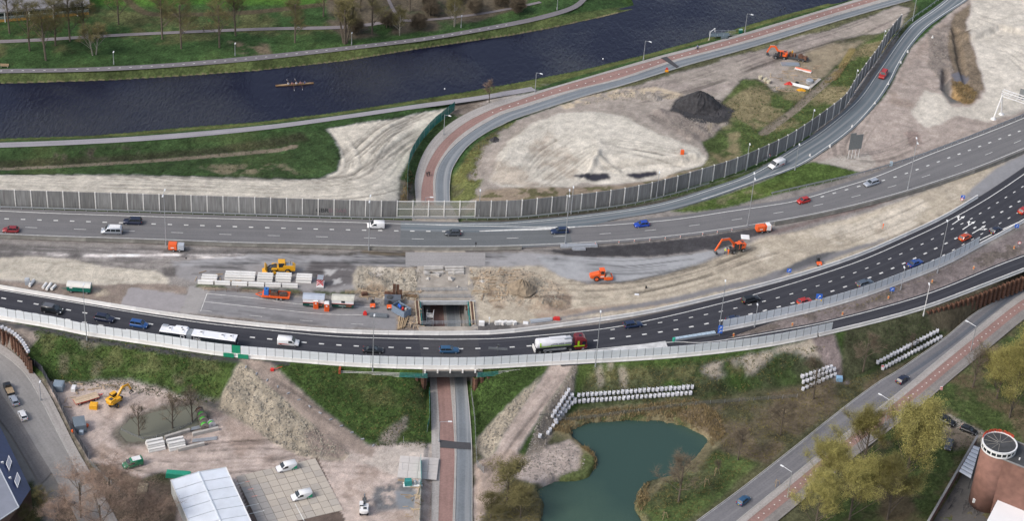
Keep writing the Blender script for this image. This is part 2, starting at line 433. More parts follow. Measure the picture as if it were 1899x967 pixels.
# haul ramps
level([(470, 682, -.4), (540, 724, -1.8), (610, 772, -3.4), (690, 822, -5)], 0, 1.8)
level([(1052, 690, -.2), (1020, 728, -1.3), (965, 800, -3.2), (915, 870, -5)], 0, 2.2)
level([(425, 722, -2.0), (500, 766, -3.0), (580, 810, -4.2)], 0, .8)
level([(1320, 672, -.5), (1440, 655, -.5), (1540, 634, -.5)], 0, 1)
w, M = inside(pts(CANAL, ZW)); HF[w] |= M; HV[w] = np.where(M, -6.4, HV[w])
level(CAN_S[1:-2], -4.45, .5); level(CAN_N[1:], -4.45, .5)
w, M = inside(pts(POND, ZP)); HF[w] |= M; HV[w] = np.where(M, -7.2, HV[w])
w, M = inside(pts([(222, 800), (240, 780), (300, 762), (360, 752), (385, 765), (372, 790), (320, 803), (270, 818), (236, 818)], ZY)); HV[w] = np.where(M, ZY - .45, HV[w])
# relax between the breaklines, coarse to fine
def relax(H, F, V, n):
 for _ in range(n):
  Q = np.pad(H, 1, mode='edge')
  H = .25 * (Q[:-2, 1:-1] + Q[2:, 1:-1] + Q[1:-1, :-2] + Q[1:-1, 2:])
  H[F] = V[F]
 return H
H = None
for k in (16, 8, 4, 2, 1):
 Fk, Vk = HF[::k, ::k], HV[::k, ::k]
 if H is None: Hk = np.where(Fk, Vk, -3.5)
 else:
  ri = np.minimum(np.arange(Fk.shape[0]) // 2, H.shape[0] - 1); ci = np.minimum(np.arange(Fk.shape[1]) // 2, H.shape[1] - 1)
  Hk = H[np.ix_(ri, ci)].copy(); Hk[Fk] = Vk[Fk]
 H = relax(Hk, Fk, Vk, {16: 400, 8: 200, 4: 120, 2: 60, 1: 30}[k])
H = blur(H, 1)
H[inside(TRENCH)[0]] = np.where(inside(TRENCH)[1], ZU - .05, H[inside(TRENCH)[0]])
# soil colours (albedo) ------------------------------------------
GRN, GRE, GRD = (.042, .082, .02), (.042, .074, .02), (.12, .12, .042)
SAND, TAN, PINK, BRN = (.55, .51, .44), (.40, .345, .275), (.345, .275, .235), (.17, .135, .105)
GRAV, ALT, ADK, BLK, RUB, REED, PALE = (.235, .205, .18), (.29, .285, .295), (.075, .073, .078), (.022, .022, .024), (.3, .265, .21), (.26, .18, .085), (.47, .44, .41)
COL = np.empty(XX.shape + (3,), np.float32); COL[:] = GRN
KND = np.zeros(XX.shape + (3,), np.float32); KND[..., 0] = 1      # grass, loose soil, smooth paving
RGH = np.full(XX.shape, .05, np.float32)
KV = {'g': (1, 0, 0), 's': (0, 1, 0), 'a': (0, 0, 1), 'b': (.5, .5, 0), 'r': (.1, 1, 0)}
RV = {'g': .09, 's': .05, 'a': .0, 'b': .1, 'r': .35}
def lay(poly, z, col, k='s', warp=1.2, soft=1, spot=None, a=1.0, rough=None):
 """lay a soil over a patch; spot = (noise level, sharpness, noise) keeps only ragged blotches of it"""
 w, M = inside(pts(poly, z), warp); A = blur(M, soft) * a
 if spot: A = A * np.clip((spot[2][w] - spot[0]) * spot[1] + .5, 0, 1)
 B = A[..., None]
 COL[w] = COL[w] * (1 - B) + np.array(col, np.float32) * B
 KND[w] = KND[w] * (1 - B) + np.array(KV[k], np.float32) * B
 RGH[w] = RGH[w] * (1 - A) + (RV[k] if rough is None else rough) * A
def track(line, z, w_, f, dz=0.0, col=None, k=None, a=1.0, brk=0.0):
 """a strip along a line: multiplies the soil colour by f (wheel ruts, streaks of dirt) or lays col"""
 P = smooth(pts(line, z), 2.0) if len(line) > 2 else pts(line, z)
 w, D, _ = near(P, w_ + 1); A = np.clip((w_ / 2 - D) / .35 + .5, 0, 1) * a
 if brk: A = A * np.clip((N1[w] * .5 + N2[w] * .5 - brk) * 8 + .5, 0, 1)
 B = A[..., None]
 COL[w] = COL[w] * (1 - B) + (COL[w] * f if col is None else np.array(col, np.float32)) * B
 if k: KND[w] = KND[w] * (1 - B) + np.array(KV[k], np.float32) * B
 H[w] += dz * A
def ruts(line, z, n, spread, f=(.8, .92), w_=.5, dz=-.06, brk=.4, seed=1):
 """n wandering wheel ruts scattered across a strip"""
 r = random.Random(seed)
 P0 = smooth(pts(line, z), 4.0)
 for i in range(n):
  o = r.uniform(-spread, spread); P = offset(P0, o); k = len(P)
  a0 = r.randint(0, max(0, k // 3)); a1 = r.randint(2 * k // 3, k)
  P = [p + Vector((math.sin(j * .35 + i) * .35, math.cos(j * .3 + i * 2) * .35, 0)) for j, p in enumerate(P)][a0:a1]
  if len(P) < 2: continue
  w, D, _ = near(P, 2); A = np.clip((w_ * r.uniform(.6, 1.3) - D) / .3 + .3, 0, 1) * np.clip((N1[w] - brk) * 7 + .6, 0, 1)
  g = r.uniform(*f); COL[w] *= (1 - A * (1 - g))[..., None]; H[w] += dz * A
LO, HI = (.5, 9, N1), (.55, 9, N1)
FI, FJ = (.5, 8, N2), (.58, 8, N2)
# north bank
lay([(-260, 20), (600, 20), (620, 60), (-260, 125)], ZN, (.085, .095, .03), 'g', 3, 3, LO)
lay([(-260, -60), (640, -60), (620, 10), (-260, 10)], ZN, (.05, .12, .015), 'g', 2, 3)
lay([(600, 5), (640, -40), (1000, -40), (960, 15), (900, 35), (800, 55), (640, 75), (610, 45)], ZN, (.115, .095, .06), 'b', 2, 3, (.42, 8, N1))
lay([(420, 75), (500, 80), (505, 100), (440, 100)], ZN, (.15, .12, .07), 'b', 2, 3, FI)
track([(230, -5), (262, 20), (300, 27), (380, 26), (480, 21), (600, 8)], ZN, 2.6, 1, 0, (.09, .07, .04), 'b', .9)
lay([(-260, 130)] + [(p[0], p[1] - 14) for p in CAN_N[1:]] + CAN_N[::-1], ZN - 1, (.072, .095, .026), 'g', .5, 1)
lay(CAN_N + [(p[0], p[1] - 1.1) for p in CAN_N[::-1]], -4.3, (.2, .17, .10), 's', .2, 0)
# south bank
lay(CAN_S[:-1] + [(1640, -14), (1536, 16), (1420, 49), (1301, 84), (1196, 112), (1076, 142), (998, 166), (900, 178), (777, 192), (640, 213), (480, 233), (239, 254), (-260, 270)], -4, (.11, .125, .032), 'g', .5, 1)
lay([(-260, 275), (0, 274), (273, 261), (480, 243), (590, 240), (612, 237), (626, 262), (634, 292), (622, 318), (596, 331), (540, 333), (480, 329), (400, 323), (200, 323), (-260, 324)], ZN, GRE, 'g', .9, 1)
lay([(-260, 300), (0, 297), (180, 290), (350, 278), (470, 262), (560, 250), (575, 265), (480, 275), (350, 290), (180, 303), (0, 316), (-260, 318)], -4, (.045, .05, .02), 'g', .8, 3)
track([(-260, 314), (0, 313), (180, 304), (350, 292), (545, 274)], -4, 2.2, 1, 0, (.19, .16, .12), 's')
lay([(100, 275), (260, 268), (260, 285), (100, 292)], ZN, (.07, .06, .035), 'g', 2, 3, FJ)
lay([(360, 300), (520, 300), (560, 325), (400, 322)], ZN, (.16, .14, .08), 'b', 2, 3, FI)
WS = [(-260, 322), (200, 323), (480, 329), (560, 333), (600, 331), (626, 318), (634, 290), (624, 258), (606, 236), (700, 222), (780, 205), (840, 189), (818, 215), (790, 240), (768, 264), (757, 300), (741, 330), (738, 382), (600, 379), (300, 373), (-260, 355)]
lay(WS, -2.6, SAND, 's', .8, 1)
lay([(-260, 356), (300, 373), (737, 385), (737, 377), (300, 364), (-260, 346)], -1.8, (.36, .30, .23), 's', 1.5, 1, FI)
ruts([(-260, 338), (0, 342), (300, 348), (600, 352), (700, 330), (745, 270), (800, 215)], -2.5, 34, 6.5, (.68, .93), .3, -.09, .4, 2)
ruts([(640, 318), (680, 290), (740, 240), (820, 198)], -2.5, 30, 7, (.62, .9), .32, -.15, .38, 3)
ruts([(620, 238), (650, 290), (640, 325), (580, 345)], -2.5, 10, 3, (.75, .92), .4, -.1, .35, 4)
for i, (x, y) in enumerate([(632, 227), (650, 225), (672, 224), (694, 221), (715, 217), (737, 213), (757, 210)]):
 track([(x - 8, y + 3), (x + 7, y + 1)], -2.5, .6, .62, -.1)
lay([(738, 385), (741, 330), (757, 300), (768, 264), (790, 240), (840, 190), (905, 181), (946, 178), (893, 200), (845, 224), (808, 254), (784, 288), (770, 330), (768, 385)], -3.6, (.2, .165, .12), 'b', 1, 2)
lay([(745, 385), (741, 330), (790, 240), (840, 190), (946, 178), (893, 200), (808, 254), (770, 330), (768, 385)], -3.6, GRE, 'g', 1.5, 2, LO)
lay([(838, 190), (980, 155), (1020, 155), (1000, 168), (893, 199), (830, 205)], -3.2, (.40, .36, .32), 's', 1.0, 2, (.44, 8, N1))
# inside the bend
lay([(837, 395), (838, 330), (850, 305), (880, 262), (935, 230), (1076, 181), (1265, 124), (1420, 80), (1563, 36), (1690, 0), (1700, 30), (1668, 80), (1600, 172), (1540, 230), (1470, 278), (1400, 310), (1325, 336), (1180, 371), (960, 397)], -3, (.11, .11, .045), 'g', .3, 1)
lay([(868, 330), (880, 285), (930, 240), (970, 221), (1050, 191), (1150, 165), (1240, 142), (1420, 88), (1560, 52), (1670, 10), (1690, 25), (1660, 70), (1600, 68), (1540, 80), (1500, 95), (1515, 135), (1500, 165), (1440, 170), (1400, 150), (1370, 150), (1335, 190), (1350, 232), (1302, 262), (1312, 290), (1290, 302), (1240, 325), (1170, 350), (1050, 372), (920, 385), (850, 380)], -3, (.34, .30, .265), 's', 2, 2)
lay([(1160, 165), (1420, 88), (1560, 52), (1660, 10), (1650, 60), (1540, 80), (1400, 140), (1330, 170)], -2.6, (.30, .26, .235), 's', 2, 3, LO)
ruts([(1180, 178), (1290, 150), (1420, 105), (1560, 62), (1670, 22)], -2.6, 16, 4.5, (.68, .9), .4, -.05, .35, 5)
SH = [(908, 330), (925, 285), (950, 252), (985, 228), (1040, 208), (1100, 206), (1160, 213), (1200, 236), (1250, 256), (1290, 271), (1312, 288), (1300, 303), (1250, 316), (1220, 332), (1130, 332), (1080, 330), (1040, 343), (980, 346), (930, 341)]
lay(SH, -2, (.55, .515, .45), 's', 1.6, 2)
lay([(905, 335), (925, 285), (985, 235), (1040, 260), (1080, 300), (1060, 340), (980, 348)], -2.5, (.42, .37, .31), 's', 2.5, 3, LO)
ruts([(950, 320), (990, 275), (1060, 235)], -2.3, 22, 7, (.78, .95), .3, -.12, .36, 21); ruts([(990, 335), (1060, 290), (1105, 270)], -2, 14, 5, (.75, .93), .3, -.14, .36, 22); ruts([(1120, 262), (1200, 275), (1290, 292)], -1.6, 12, 4, (.7, .9), .3, -.12, .36, 23)
for i in range(0):
 x = 975 + i * 17; track([(x - 18, 330 - i * 2), (x + 10, 285 - i * 5), (x + 52, 240 - i)], -1, .9, .86, -.22, brk=.35)
track([(1085, 312), (1100, 290), (1112, 268)], 0.3, 1.2, 1.06, .4)
track([(1105, 275), (1125, 290), (1150, 303)], -.5, 1.2, .9, .35)
track([(1120, 300), (1180, 295), (1240, 290), (1285, 283)], -1, 1.4, .8, -.25, brk=.35)
lay([(1040, 193), (1150, 164), (1215, 162), (1272, 176), (1252, 186), (1200, 179), (1120, 187), (1050, 203)], -2.9, (.45, .375, .28), 's', 1.6, 1, (.42, 10, N2))
for i in range(14): track([(1092 + i * 11, 180 - i * 1.6), (1098 + i * 11, 170 - i * 1.2)], -2.9, .35, .7)
lay([(1200, 215), (1230, 200), (1290, 215), (1340, 228), (1330, 255), (1300, 262), (1270, 255)], -2.4, (.22, .19, .165), 'r', 1.6, 2)
for x, y in ((1268, 243), (1290, 235), (1305, 247), (1322, 232), (1282, 252), (1225, 205), (1330, 245)):
 w, D, _ = near([at(x, y, -2), at(x + 2, y, -2)], 4); H[w] += .9 * np.clip(1 - D / 2.4, 0, 1)
lay([(836, 390), (838, 330), (850, 303), (882, 262), (935, 229), (952, 226), (940, 242), (900, 275), (880, 300), (896, 330), (880, 352), (900, 388)], -3.4, (.12, .13, .035), 'g', 1.5, 2, (.45, 8, N2))
lay([(1340, 192), (1370, 150), (1400, 150), (1450, 177), (1500, 170), (1560, 112), (1600, 85), (1650, 58), (1668, 80), (1600, 168), (1540, 227), (1470, 276), (1400, 305), (1335, 313), (1315, 288), (1302, 265), (1360, 232)], -2.6, (.075, .105, .026), 'g', 1.4, 2)
lay([(1340, 192), (1400, 150), (1500, 170), (1600, 85), (1668, 80), (1540, 227), (1400, 305), (1335, 313), (1302, 265)], -2.6, (.2, .17, .085), 'b', 2, 2, (.56, 9, N1))
lay([(1450, 140), (1500, 95), (1560, 75), (1600, 75), (1560, 112), (1500, 165), (1460, 170)], -2.6, (.25, .21, .15), 's', 2, 3, (.45, 6, N1))
track([(1415, 247), (1445, 225), (1475, 203), (1500, 180), (1535, 150), (1555, 130)], -2.6, 2.6, 1, -.3, (.215, .185, .15), 's')
track([(1535, 150), (1560, 125), (1580, 95)], -2.6, 2.2, 1, 0, (.22, .17, .06), 'b', .8, .4)
lay([(1060, 325), (1090, 321), (1128, 320), (1132, 330), (1100, 335)], -3.2, (.035, .035, .045), 'a', .8, 1)
lay([(1155, 323), (1215, 318), (1219, 325), (1180, 331)], -3.2, (.03, .03, .04), 'a', .8, 1)
lay([(900, 352), (1000, 350), (1150, 345), (1290, 318), (1320, 330), (1180, 365), (960, 390), (860, 390)], -3.2, (.30, .24, .18), 's', 1.5, 3)
lay([(900, 352), (1000, 350), (1150, 345), (1290, 318), (1320, 330), (1180, 365), (960, 390), (860, 390)], -3.2, (.12, .11, .05), 'b', 1.5, 3, (.53, 9, N2))
# median building site
lay(NORTH_EDGE[:-3] + [(1672, 55), (1400, 370), (2200, 100), (2200, 430)] + SOUTH_EDGE, 0, (.24, .22, .205), 's', .1, 0)
lay([(-200, 370), (0, 380), (300, 391), (500, 398), (730, 402), (880, 403), (960, 399), (1080, 387), (1180, 373), (1260, 356), (1325, 338), (1400, 312), (1470, 280), (1540, 232), (1600, 178), (1640, 120), (1672, 55), (1684, 62), (1650, 124), (1610, 183), (1549, 238), (1477, 287), (1405, 320), (1328, 347), (1262, 364), (1181, 381), (1080, 395), (960, 407), (880, 410), (730, 409), (500, 405), (0, 388), (-200, 378)], 0, (.06, .085, .025), 'g', .2, 1)
lay([(-200, 379), (0, 387), (500, 404.5), (730, 409), (880, 409.5), (960, 406.5), (1080, 394), (1181, 380), (1262, 363.5), (1328, 346), (1328, 352), (1262, 370), (1180, 386), (1080, 401), (960, 414), (880, 416), (730, 414), (500, 409), (0, 392), (-200, 384)], 0, (.06, .055, .045), 's', .2, 1)  # guard rail's shadow, painted as a dark strip into the ground colour
lay([(1243, 205), (1262, 180), (1300, 168), (1335, 185), (1360, 205), (1352, 225), (1320, 228), (1280, 220)], -2.4, (.05, .05, .054), 's', 2.2, 1)
# right of the slip road
lay([(1490, 306), (1560, 258), (1640, 180), (1690, 88), (1760, 25), (1800, -10), (2200, -60), (2200, 160), (1899, 215), (1785, 258), (1700, 290), (1597, 321)], 0, (.37, .315, .28), 's', .3, 1)
lay([(1690, 100), (1760, 30), (1770, 120), (1735, 160), (1690, 200), (1640, 190)], 0, (.30, .245, .21), 's', 2, 3, LO)
SR = [(1800, -5), (2200, -60), (2200, 170), (1890, 206), (1830, 227), (1780, 217), (1720, 237), (1690, 210), (1712, 165), (1742, 172), (1765, 198), (1800, 198), (1832, 172), (1820, 130), (1806, 90), (1790, 60), (1795, 30)]
lay(SR, 0, (.56, .52, .455), 's', 1.6, 2)
for i in range(8): track([(1805 + i * 8, 20 + i * 12), (1850 + i * 3, 35 + i * 10), (1899, 20 + i * 16)], 0, .8, .88, -.2, brk=.4)
lay([(1768, 25), (1800, 5), (1793, 40), (1802, 80), (1820, 130), (1832, 165), (1800, 195), (1770, 190), (1760, 160), (1768, 130), (1755, 100), (1758, 60)], 0, (.19, .15, .095), 'b', 1.5, 2)
lay([(1725, 62), (1765, 40), (1757, 100), (1770, 132), (1745, 152), (1718, 122)], 0, (.21, .18, .155), 'r', 1.5, 2)
lay([(1747, 150), (1760, 145), (1762, 175), (1778, 190), (1760, 192), (1746, 172)], 0, (.12, .115, .11), 'a', 1, 2)
lay([(1764, 150), (1790, 152), (1812, 172), (1806, 190), (1785, 194), (1765, 182)], 0, (.30, .2, .085), 'b', 1, 2, (.4, 8, N2))
lay([(1765, 138), (1790, 132), (1800, 148), (1770, 152)], 0, (.13, .13, .15), 'a', 1, 1)
lay([(1510, 302), (1560, 288), (1610, 286), (1628, 308), (1597, 320), (1545, 308)], 0, (.44, .40, .355), 's', 1.5, 2)
lay([(1680, 245), (1705, 245), (1712, 268), (1690, 272)], 0, (.24, .19, .165), 'r', 1, 1)
lay([(1240, 392), (1320, 369), (1400, 343), (1475, 310), (1502, 300), (1540, 306), (1597, 320), (1540, 338), (1460, 358), (1410, 368), (1350, 386), (1290, 394)], 0, (.075, .115, .022), 'g', .8, 1)
lay([(1240, 392), (1320, 372), (1400, 352), (1420, 360), (1350, 382)], 0, (.13, .13, .05), 'g', .8, 1, FI)
MED = [(-260, 438), (0, 446), (480, 462), (780, 468), (1000, 466), (1110, 458), (1300, 438), (1420, 420), (1620, 372), (1899, 268), (2200, 150), (2200, 250), (1899, 320), (1826, 355), (1690, 428), (1520, 497), (1420, 523), (1281, 556), (1117, 590), (950, 613), (777, 617), (606, 612), (480, 601), (290, 584), (153, 558), (0, 532), (-260, 490)]
lay(MED, 0, (.27, .25, .235), 's', .2, 1)
lay([(-260, 446), (0, 453), (330, 462), (490, 464), (490, 474), (330, 478), (250, 486), (130, 476), (0, 480), (-260, 470)], 0, (.15, .14, .135), 's', 1.4, 2)
for i in range(9): track([(-20 + i * 40, 466 + (i * 7) % 12), (120 + i * 45, 470 + (i * 5) % 12)], 0, .9, 1.5, brk=.45)
lay([(320, 484), (500, 471), (700, 468), (1000, 470), (1060, 477), (1200, 480), (1330, 466), (1375, 468), (1300, 490), (1235, 508), (1150, 524), (1090, 525), (1040, 514), (1000, 493), (900, 494), (640, 494), (420, 492), (330, 496)], 0, (.30, .295, .30), 'a', 1, 1)
lay([(990, 476), (1200, 480), (1330, 466), (1300, 490), (1235, 508), (1150, 524), (1090, 525), (1040, 514)], 0, (.33, .335, .345), 'a', 1, 1)
lay([(480, 466), (760, 470), (760, 476), (690, 472), (640, 474), (480, 472)], 0, (.13, .12, .11), 's', .8, 1)
lay([(660, 466), (760, 468), (755, 473), (690, 475)], 0, (.20, .165, .12), 'a', .6, 1)
lay([(1000, 466), (1110, 459), (1300, 439), (1420, 420), (1445, 428), (1400, 441), (1335, 462), (1200, 477), (1130, 478), (1060, 475)], 0, (.058, .056, .06), 's', .9, 1)
lay([(-260, 468), (0, 478), (140, 480), (200, 495), (285, 503), (312, 515), (315, 527), (290, 529), (130, 527), (-260, 505)], 0, (.52, .475, .40), 's', 1.2, 1)
ruts([(90, 510), (130, 490), (300, 510)], 0, 5, 2, (.82, .92), .4, -.02, .3, 6)
lay([(300, 498), (335, 490), (345, 500), (330, 512), (305, 515)], 0, (.13, .12, .115), 's', 1, 1)
lay([(330, 492), (640, 492), (668, 496), (664, 536), (580, 541), (480, 533), (370, 526), (330, 512)], 0, (.26, .25, .25), 'a', 1.2, 1)
lay([(572, 486), (640, 486), (664, 500), (660, 530), (600, 533), (562, 505)], 0, (.13, .12, .12), 'a', 1.8, 2)
lay([(600, 500), (664, 500), (662, 535), (600, 533)], 0, (.42, .41, .40), 'a', 1, 1, (.62, 9, N2))
lay([(365, 527), (480, 534), (665, 541), (665, 549), (480, 543), (365, 536)], 0, (.085, .10, .035), 'g', 1, 2, (.42, 7, N2))
lay([(365, 531), (480, 540), (560, 545), (560, 552), (480, 550), (380, 541)], 0, (.33, .275, .21), 's', 1.2, 1, FI)
lay([(-260, 506), (0, 523), (130, 527), (310, 528), (347, 532), (350, 546), (237, 535), (222, 566), (150, 552), (60, 537), (-260, 492)], 0, (.25, .205, .175), 's', .8, 1)
lay([(170, 537), (195, 534), (205, 545), (180, 552)], 0, (.35, .30, .23), 'r', .7, 1)
lay([(240, 533), (347, 549), (332, 584), (290, 579), (222, 567)], 0, (.30, .282, .285), 'a', .2, 0)
lay([(347, 549), (352, 530), (390, 540), (370, 580), (332, 584)], 0, (.31, .295, .285), 'a', .5, 0)
lay([(390, 537), (480, 545), (735, 572), (737, 612), (620, 608), (480, 596), (368, 580)], 0, (.225, .22, .225), 'a', .3, 1)
lay([(-260, 490), (0, 531), (153, 557), (290, 583), (480, 600), (606, 612), (606, 607), (480, 594), (290, 577), (222, 566), (60, 537), (0, 526), (-260, 484)], 0, (.2, .175, .155), 's', .5, 1)
lay([(663, 496), (782, 496), (782, 556), (735, 560), (660, 547), (655, 515)], 0, (.40, .355, .28), 'r', 1.2, 1)
lay([(663, 496), (720, 496), (700, 530), (660, 545)], 0, (.33, .31, .285), 'r', 1.4, 2, LO)
lay([(735, 570), (782, 560), (782, 612), (737, 612)], 0, (.22, .18, .145), 'r', .8, 1)
EX = [(865, 496), (1000, 494), (1040, 513), (1090, 527), (1180, 520), (1240, 508), (1310, 485), (1395, 452), (1420, 440), (1500, 425), (1560, 410), (1640, 385), (1720, 355), (1800, 320), (1860, 303), (1880, 305), (1830, 347), (1760, 397), (1690, 430), (1610, 464), (1520, 499), (1430, 527), (1330, 552), (1200, 577), (1100, 590), (950, 602), (885, 604), (880, 560), (868, 540)]
lay(EX, 0, (.45, .395, .315), 's', .9, 1)
lay([(1430, 445), (1600, 410), (1780, 335), (1860, 305), (1790, 365), (1690, 425), (1560, 475), (1450, 500), (1400, 480)], 0, (.53, .475, .395), 's', 1.5, 3, LO)
lay([(868, 500), (930, 497), (990, 505), (1060, 540), (1040, 575), (950, 580), (885, 560)], 0, (.33, .27, .2), 'r', 1.4, 2, (.46, 8, N2))
lay([(1010, 545), (1060, 548), (1060, 572), (1020, 580), (990, 565)], 0, (.22, .17, .13), 'r', 1.2, 1)
lay([(985, 580), (1050, 575), (1120, 570), (1250, 552), (1260, 560), (1110, 582), (1000, 595)], 0, (.35, .275, .215), 's', 1.2, 2)
for x, y, h, r_ in ((968, 531, 1.6, 3), (985, 526, 1.1, 2.4), (955, 540, .6, 2), (1003, 560, .7, 2.4), (920, 515, .5, 2), (1040, 562, .6, 2), (700, 525, .8, 2.6), (690, 520, .6, 2), (900, 530, .5, 1.6)):
 w, D, _ = near([at(x, y, 0), at(x + 3, y, 0)], 5); H[w] += h * np.clip(1 - D / r_, 0, 1)
 t = np.clip(1.3 - D / r_, 0, 1)[..., None] * .7; COL[w] = COL[w] * (1 - t) + np.array((.30, .25, .185)) * t
ruts([(1060, 575), (1250, 545), (1420, 490), (1560, 445), (1700, 385), (1850, 310)], 0, 24, 7, (.76, .95), .32, -.06, .42, 7)
ruts([(1000, 540), (1150, 535), (1290, 505), (1400, 465), (1480, 440)], 0, 14, 3.5, (.7, .9), .4, -.06, .42, 8)
ruts([(340, 487), (520, 480), (700, 479), (1000, 482), (1150, 495), (1290, 482)], 0, 26, 3.6, (.6, .88), .35, 0, .42, 13); ruts([(360, 500), (500, 505), (660, 508)], 0, 16, 5, (.55, .85), .4, 0, .42, 14); ruts([(390, 550), (560, 575), (730, 592)], 0, 16, 6, (.7, .88), .35, 0, .42, 15); ruts([(0, 470), (300, 472), (480, 470)], 0, 16, 4, (.5, 1.7), .4, 0, .4, 16); ruts([(1620, 180), (1560, 280), (1640, 300), (1760, 250)], 0, 14, 6, (.7, .9), .4, -.05, .4, 17)
for x, y, a, b_ in ((700, 540, 34, 9), (905, 545, 30, 8), (1035, 566, 30, 7), (760, 500, 22, 5), (925, 575, 18, 5), (985, 551, 26, 5)): lay([(x - a, y), (x - a / 2, y - b_), (x + a / 2, y - b_ * .8), (x + a, y + 1), (x + a / 3, y + b_), (x - a / 2, y + b_ * .7)], 0, (.20, .155, .11), 'r', 1.6, 1, (.46, 9, N2))
track([(1060, 522), (1180, 523), (1300, 495), (1360, 478), (1400, 460)], 0, 1.2, .55, .05, brk=.4)
lay([(950, 606), (1100, 584), (1250, 560), (1420, 524), (1520, 491), (1620, 454), (1650, 438), (1560, 466), (1480, 490), (1400, 516), (1250, 550), (1100, 577), (1000, 597)], 0, (.19, .185, .19), 'a', .8, 1)
lay([(1470, 490), (1510, 474), (1560, 464), (1520, 485), (1440, 512)], 0, (.10, .10, .105), 'a', .8, 1)
lay([(885, 600), (950, 596), (950, 612), (885, 614)], 0, (.12, .115, .115), 's', .6, 1)
lay([(1780, 370), (1850, 310), (1900, 285), (2200, 200), (2200, 240), (1899, 322), (1835, 366)], 0, (.24, .24, .25), 'a', .5, 1)
lay([(1428, 428), (1620, 376), (1700, 348), (1700, 354), (1620, 385), (1430, 436)], 0, (.2, .16, .15), 's', .5, 1)
# strip between the main road and the exit
lay([(1240, 640), (1330, 622), (1434, 600), (1601, 555), (1751, 497), (1899, 425), (2200, 300), (2200, 400), (1899, 474), (1717, 546), (1553, 592), (1410, 621), (1310, 636)], 0, (.225, .19, .16), 'b', .4, 1)
lay([(1340, 620), (1601, 560), (1899, 440), (1899, 470), (1600, 575), (1410, 618)], 0, (.13, .11, .085), 'b', 1.2, 2, (.54, 9, N2))
# southern slopes
S0 = SOUTH_EDGE[::-1]
lay(S0 + [(1960, 560), (1745, 640), (1500, 725), (1290, 745), (1075, 760), (960, 860), (700, 860), (400, 760), (200, 720), (60, 700), (-260, 640)], -2.5, (.052, .088, .018), 'g', .4, 1)
lay(LOW, ZY, (.085, .085, .035), 'g', .5, 1)
lay([(40, 615), (160, 630), (420, 670), (440, 690), (330, 690), (60, 645)], -1.5, (.085, .10, .03), 'g', 1.5, 3, FI)
lay([(510, 690), (640, 692), (790, 700), (790, 740), (640, 730), (540, 710)], -1, (.09, .10, .03), 'g', 2, 3, LO)
for x, y in ((118, 665), (180, 672), (120, 675), (167, 640), (330, 700), (175, 680)): lay([(x - 9, y - 5), (x + 8, y - 4), (x + 10, y + 5), (x - 6, y + 6)], -2.5, (.2, .16, .1), 'b', 1, 2, a=.6)
lay([(-260, 575), (0, 596), (60, 612), (75, 625), (40, 640), (10, 620), (-260, 600)], -1, (.24, .205, .18), 's', 1, 1)
lay([(140, 630), (180, 632), (185, 642), (150, 645)], -1, (.22, .19, .15), 's', 1, 2, a=.8)
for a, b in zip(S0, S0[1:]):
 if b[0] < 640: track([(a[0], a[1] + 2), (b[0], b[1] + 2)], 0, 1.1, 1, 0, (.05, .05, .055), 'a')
lay([(85, 704), (110, 708), (240, 708), (330, 735), (400, 745), (460, 782), (530, 810), (600, 834), (690, 828), (800, 824), (799, 1010), (330, 1010), (320, 890), (300, 872), (262, 888), (215, 870), (165, 852), (130, 795), (98, 730)], ZY, (.50, .415, .37), 's', 1.2, 2)
lay([(85, 704), (240, 712), (400, 755), (530, 815), (690, 840), (800, 840), (799, 1000), (330, 1000), (320, 890), (165, 852), (98, 730)], ZY, (.34, .27, .23), 's', 2, 3, (.6, 9, N1))
lay([(620, 840), (815, 822), (820, 890), (740, 888), (700, 870)], ZY, (.43, .38, .34), 's', 1.5, 2, (.45, 6, N1))
ruts([(130, 770), (280, 850), (480, 845), (640, 850), (780, 850)], ZY, 22, 6, (.7, .93), .35, -.05, .38, 9)
ruts([(430, 860), (560, 830), (700, 830)], ZY, 8, 3, (.75, .9), .5, -.05, .35, 10)
lay([(690, 905), (740, 885), (770, 905), (760, 940), (700, 950)], ZY, (.155, .155, .16), 's', 1.6, 2, (.45, 8, N2))
lay([(730, 912), (770, 912), (765, 945), (738, 945)], ZY, (.2, .215, .235), 'a', .6, 1)
lay([(405, 742), (440, 752), (500, 785), (545, 812), (520, 815), (450, 780), (410, 760)], ZY, (.17, .155, .115), 'a', .9, 2)
lay([(338, 728), (380, 738), (425, 752), (415, 765), (370, 752)], ZY, (.10, .095, .09), 's', 1, 2)
HR = [(440, 672), (502, 684), (548, 716), (604, 758), (696, 814), (690, 830), (640, 812), (590, 786), (520, 736), (452, 690)]
lay(HR, -2, (.30, .245, .21), 's', .6, 1)
ruts([(480, 690, -.4), (540, 726, -1.8), (610, 773, -3.4), (680, 818, -5)], 0, 6, 1.6, (.75, .9), .4, -.05, .3, 11)
lay([(402, 742), (440, 688), (456, 692), (522, 740), (592, 789), (652, 826), (640, 838), (560, 834), (500, 804), (450, 768)], -2.6, (.30, .262, .20), 'r', 1.0, 1, rough=.5)
lay([(560, 800), (592, 789), (652, 826), (640, 838), (580, 834)], -3.5, (.24, .195, .165), 'r', 1, 2)
lay([(700, 808), (760, 762), (748, 790), (728, 822)], -3.5, (.22, .19, .145), 'b', 1, 2)
lay([(885, 795), (945, 748), (1002, 708), (985, 737), (940, 792), (908, 838), (886, 822)], -2.5, (.32, .28, .215), 'r', .9, 1)
lay([(1026, 683), (1073, 681), (1052, 710), (1002, 770), (955, 835), (912, 900), (895, 967), (890, 1010), (879, 1010), (878, 890), (905, 850), (940, 792), (985, 737)], -2.6, (.39, .325, .29), 's', .5, 1)
lay([(880, 860), (940, 840), (970, 850), (920, 930), (885, 960)], ZY, (.33, .265, .225), 's', 1.2, 2)
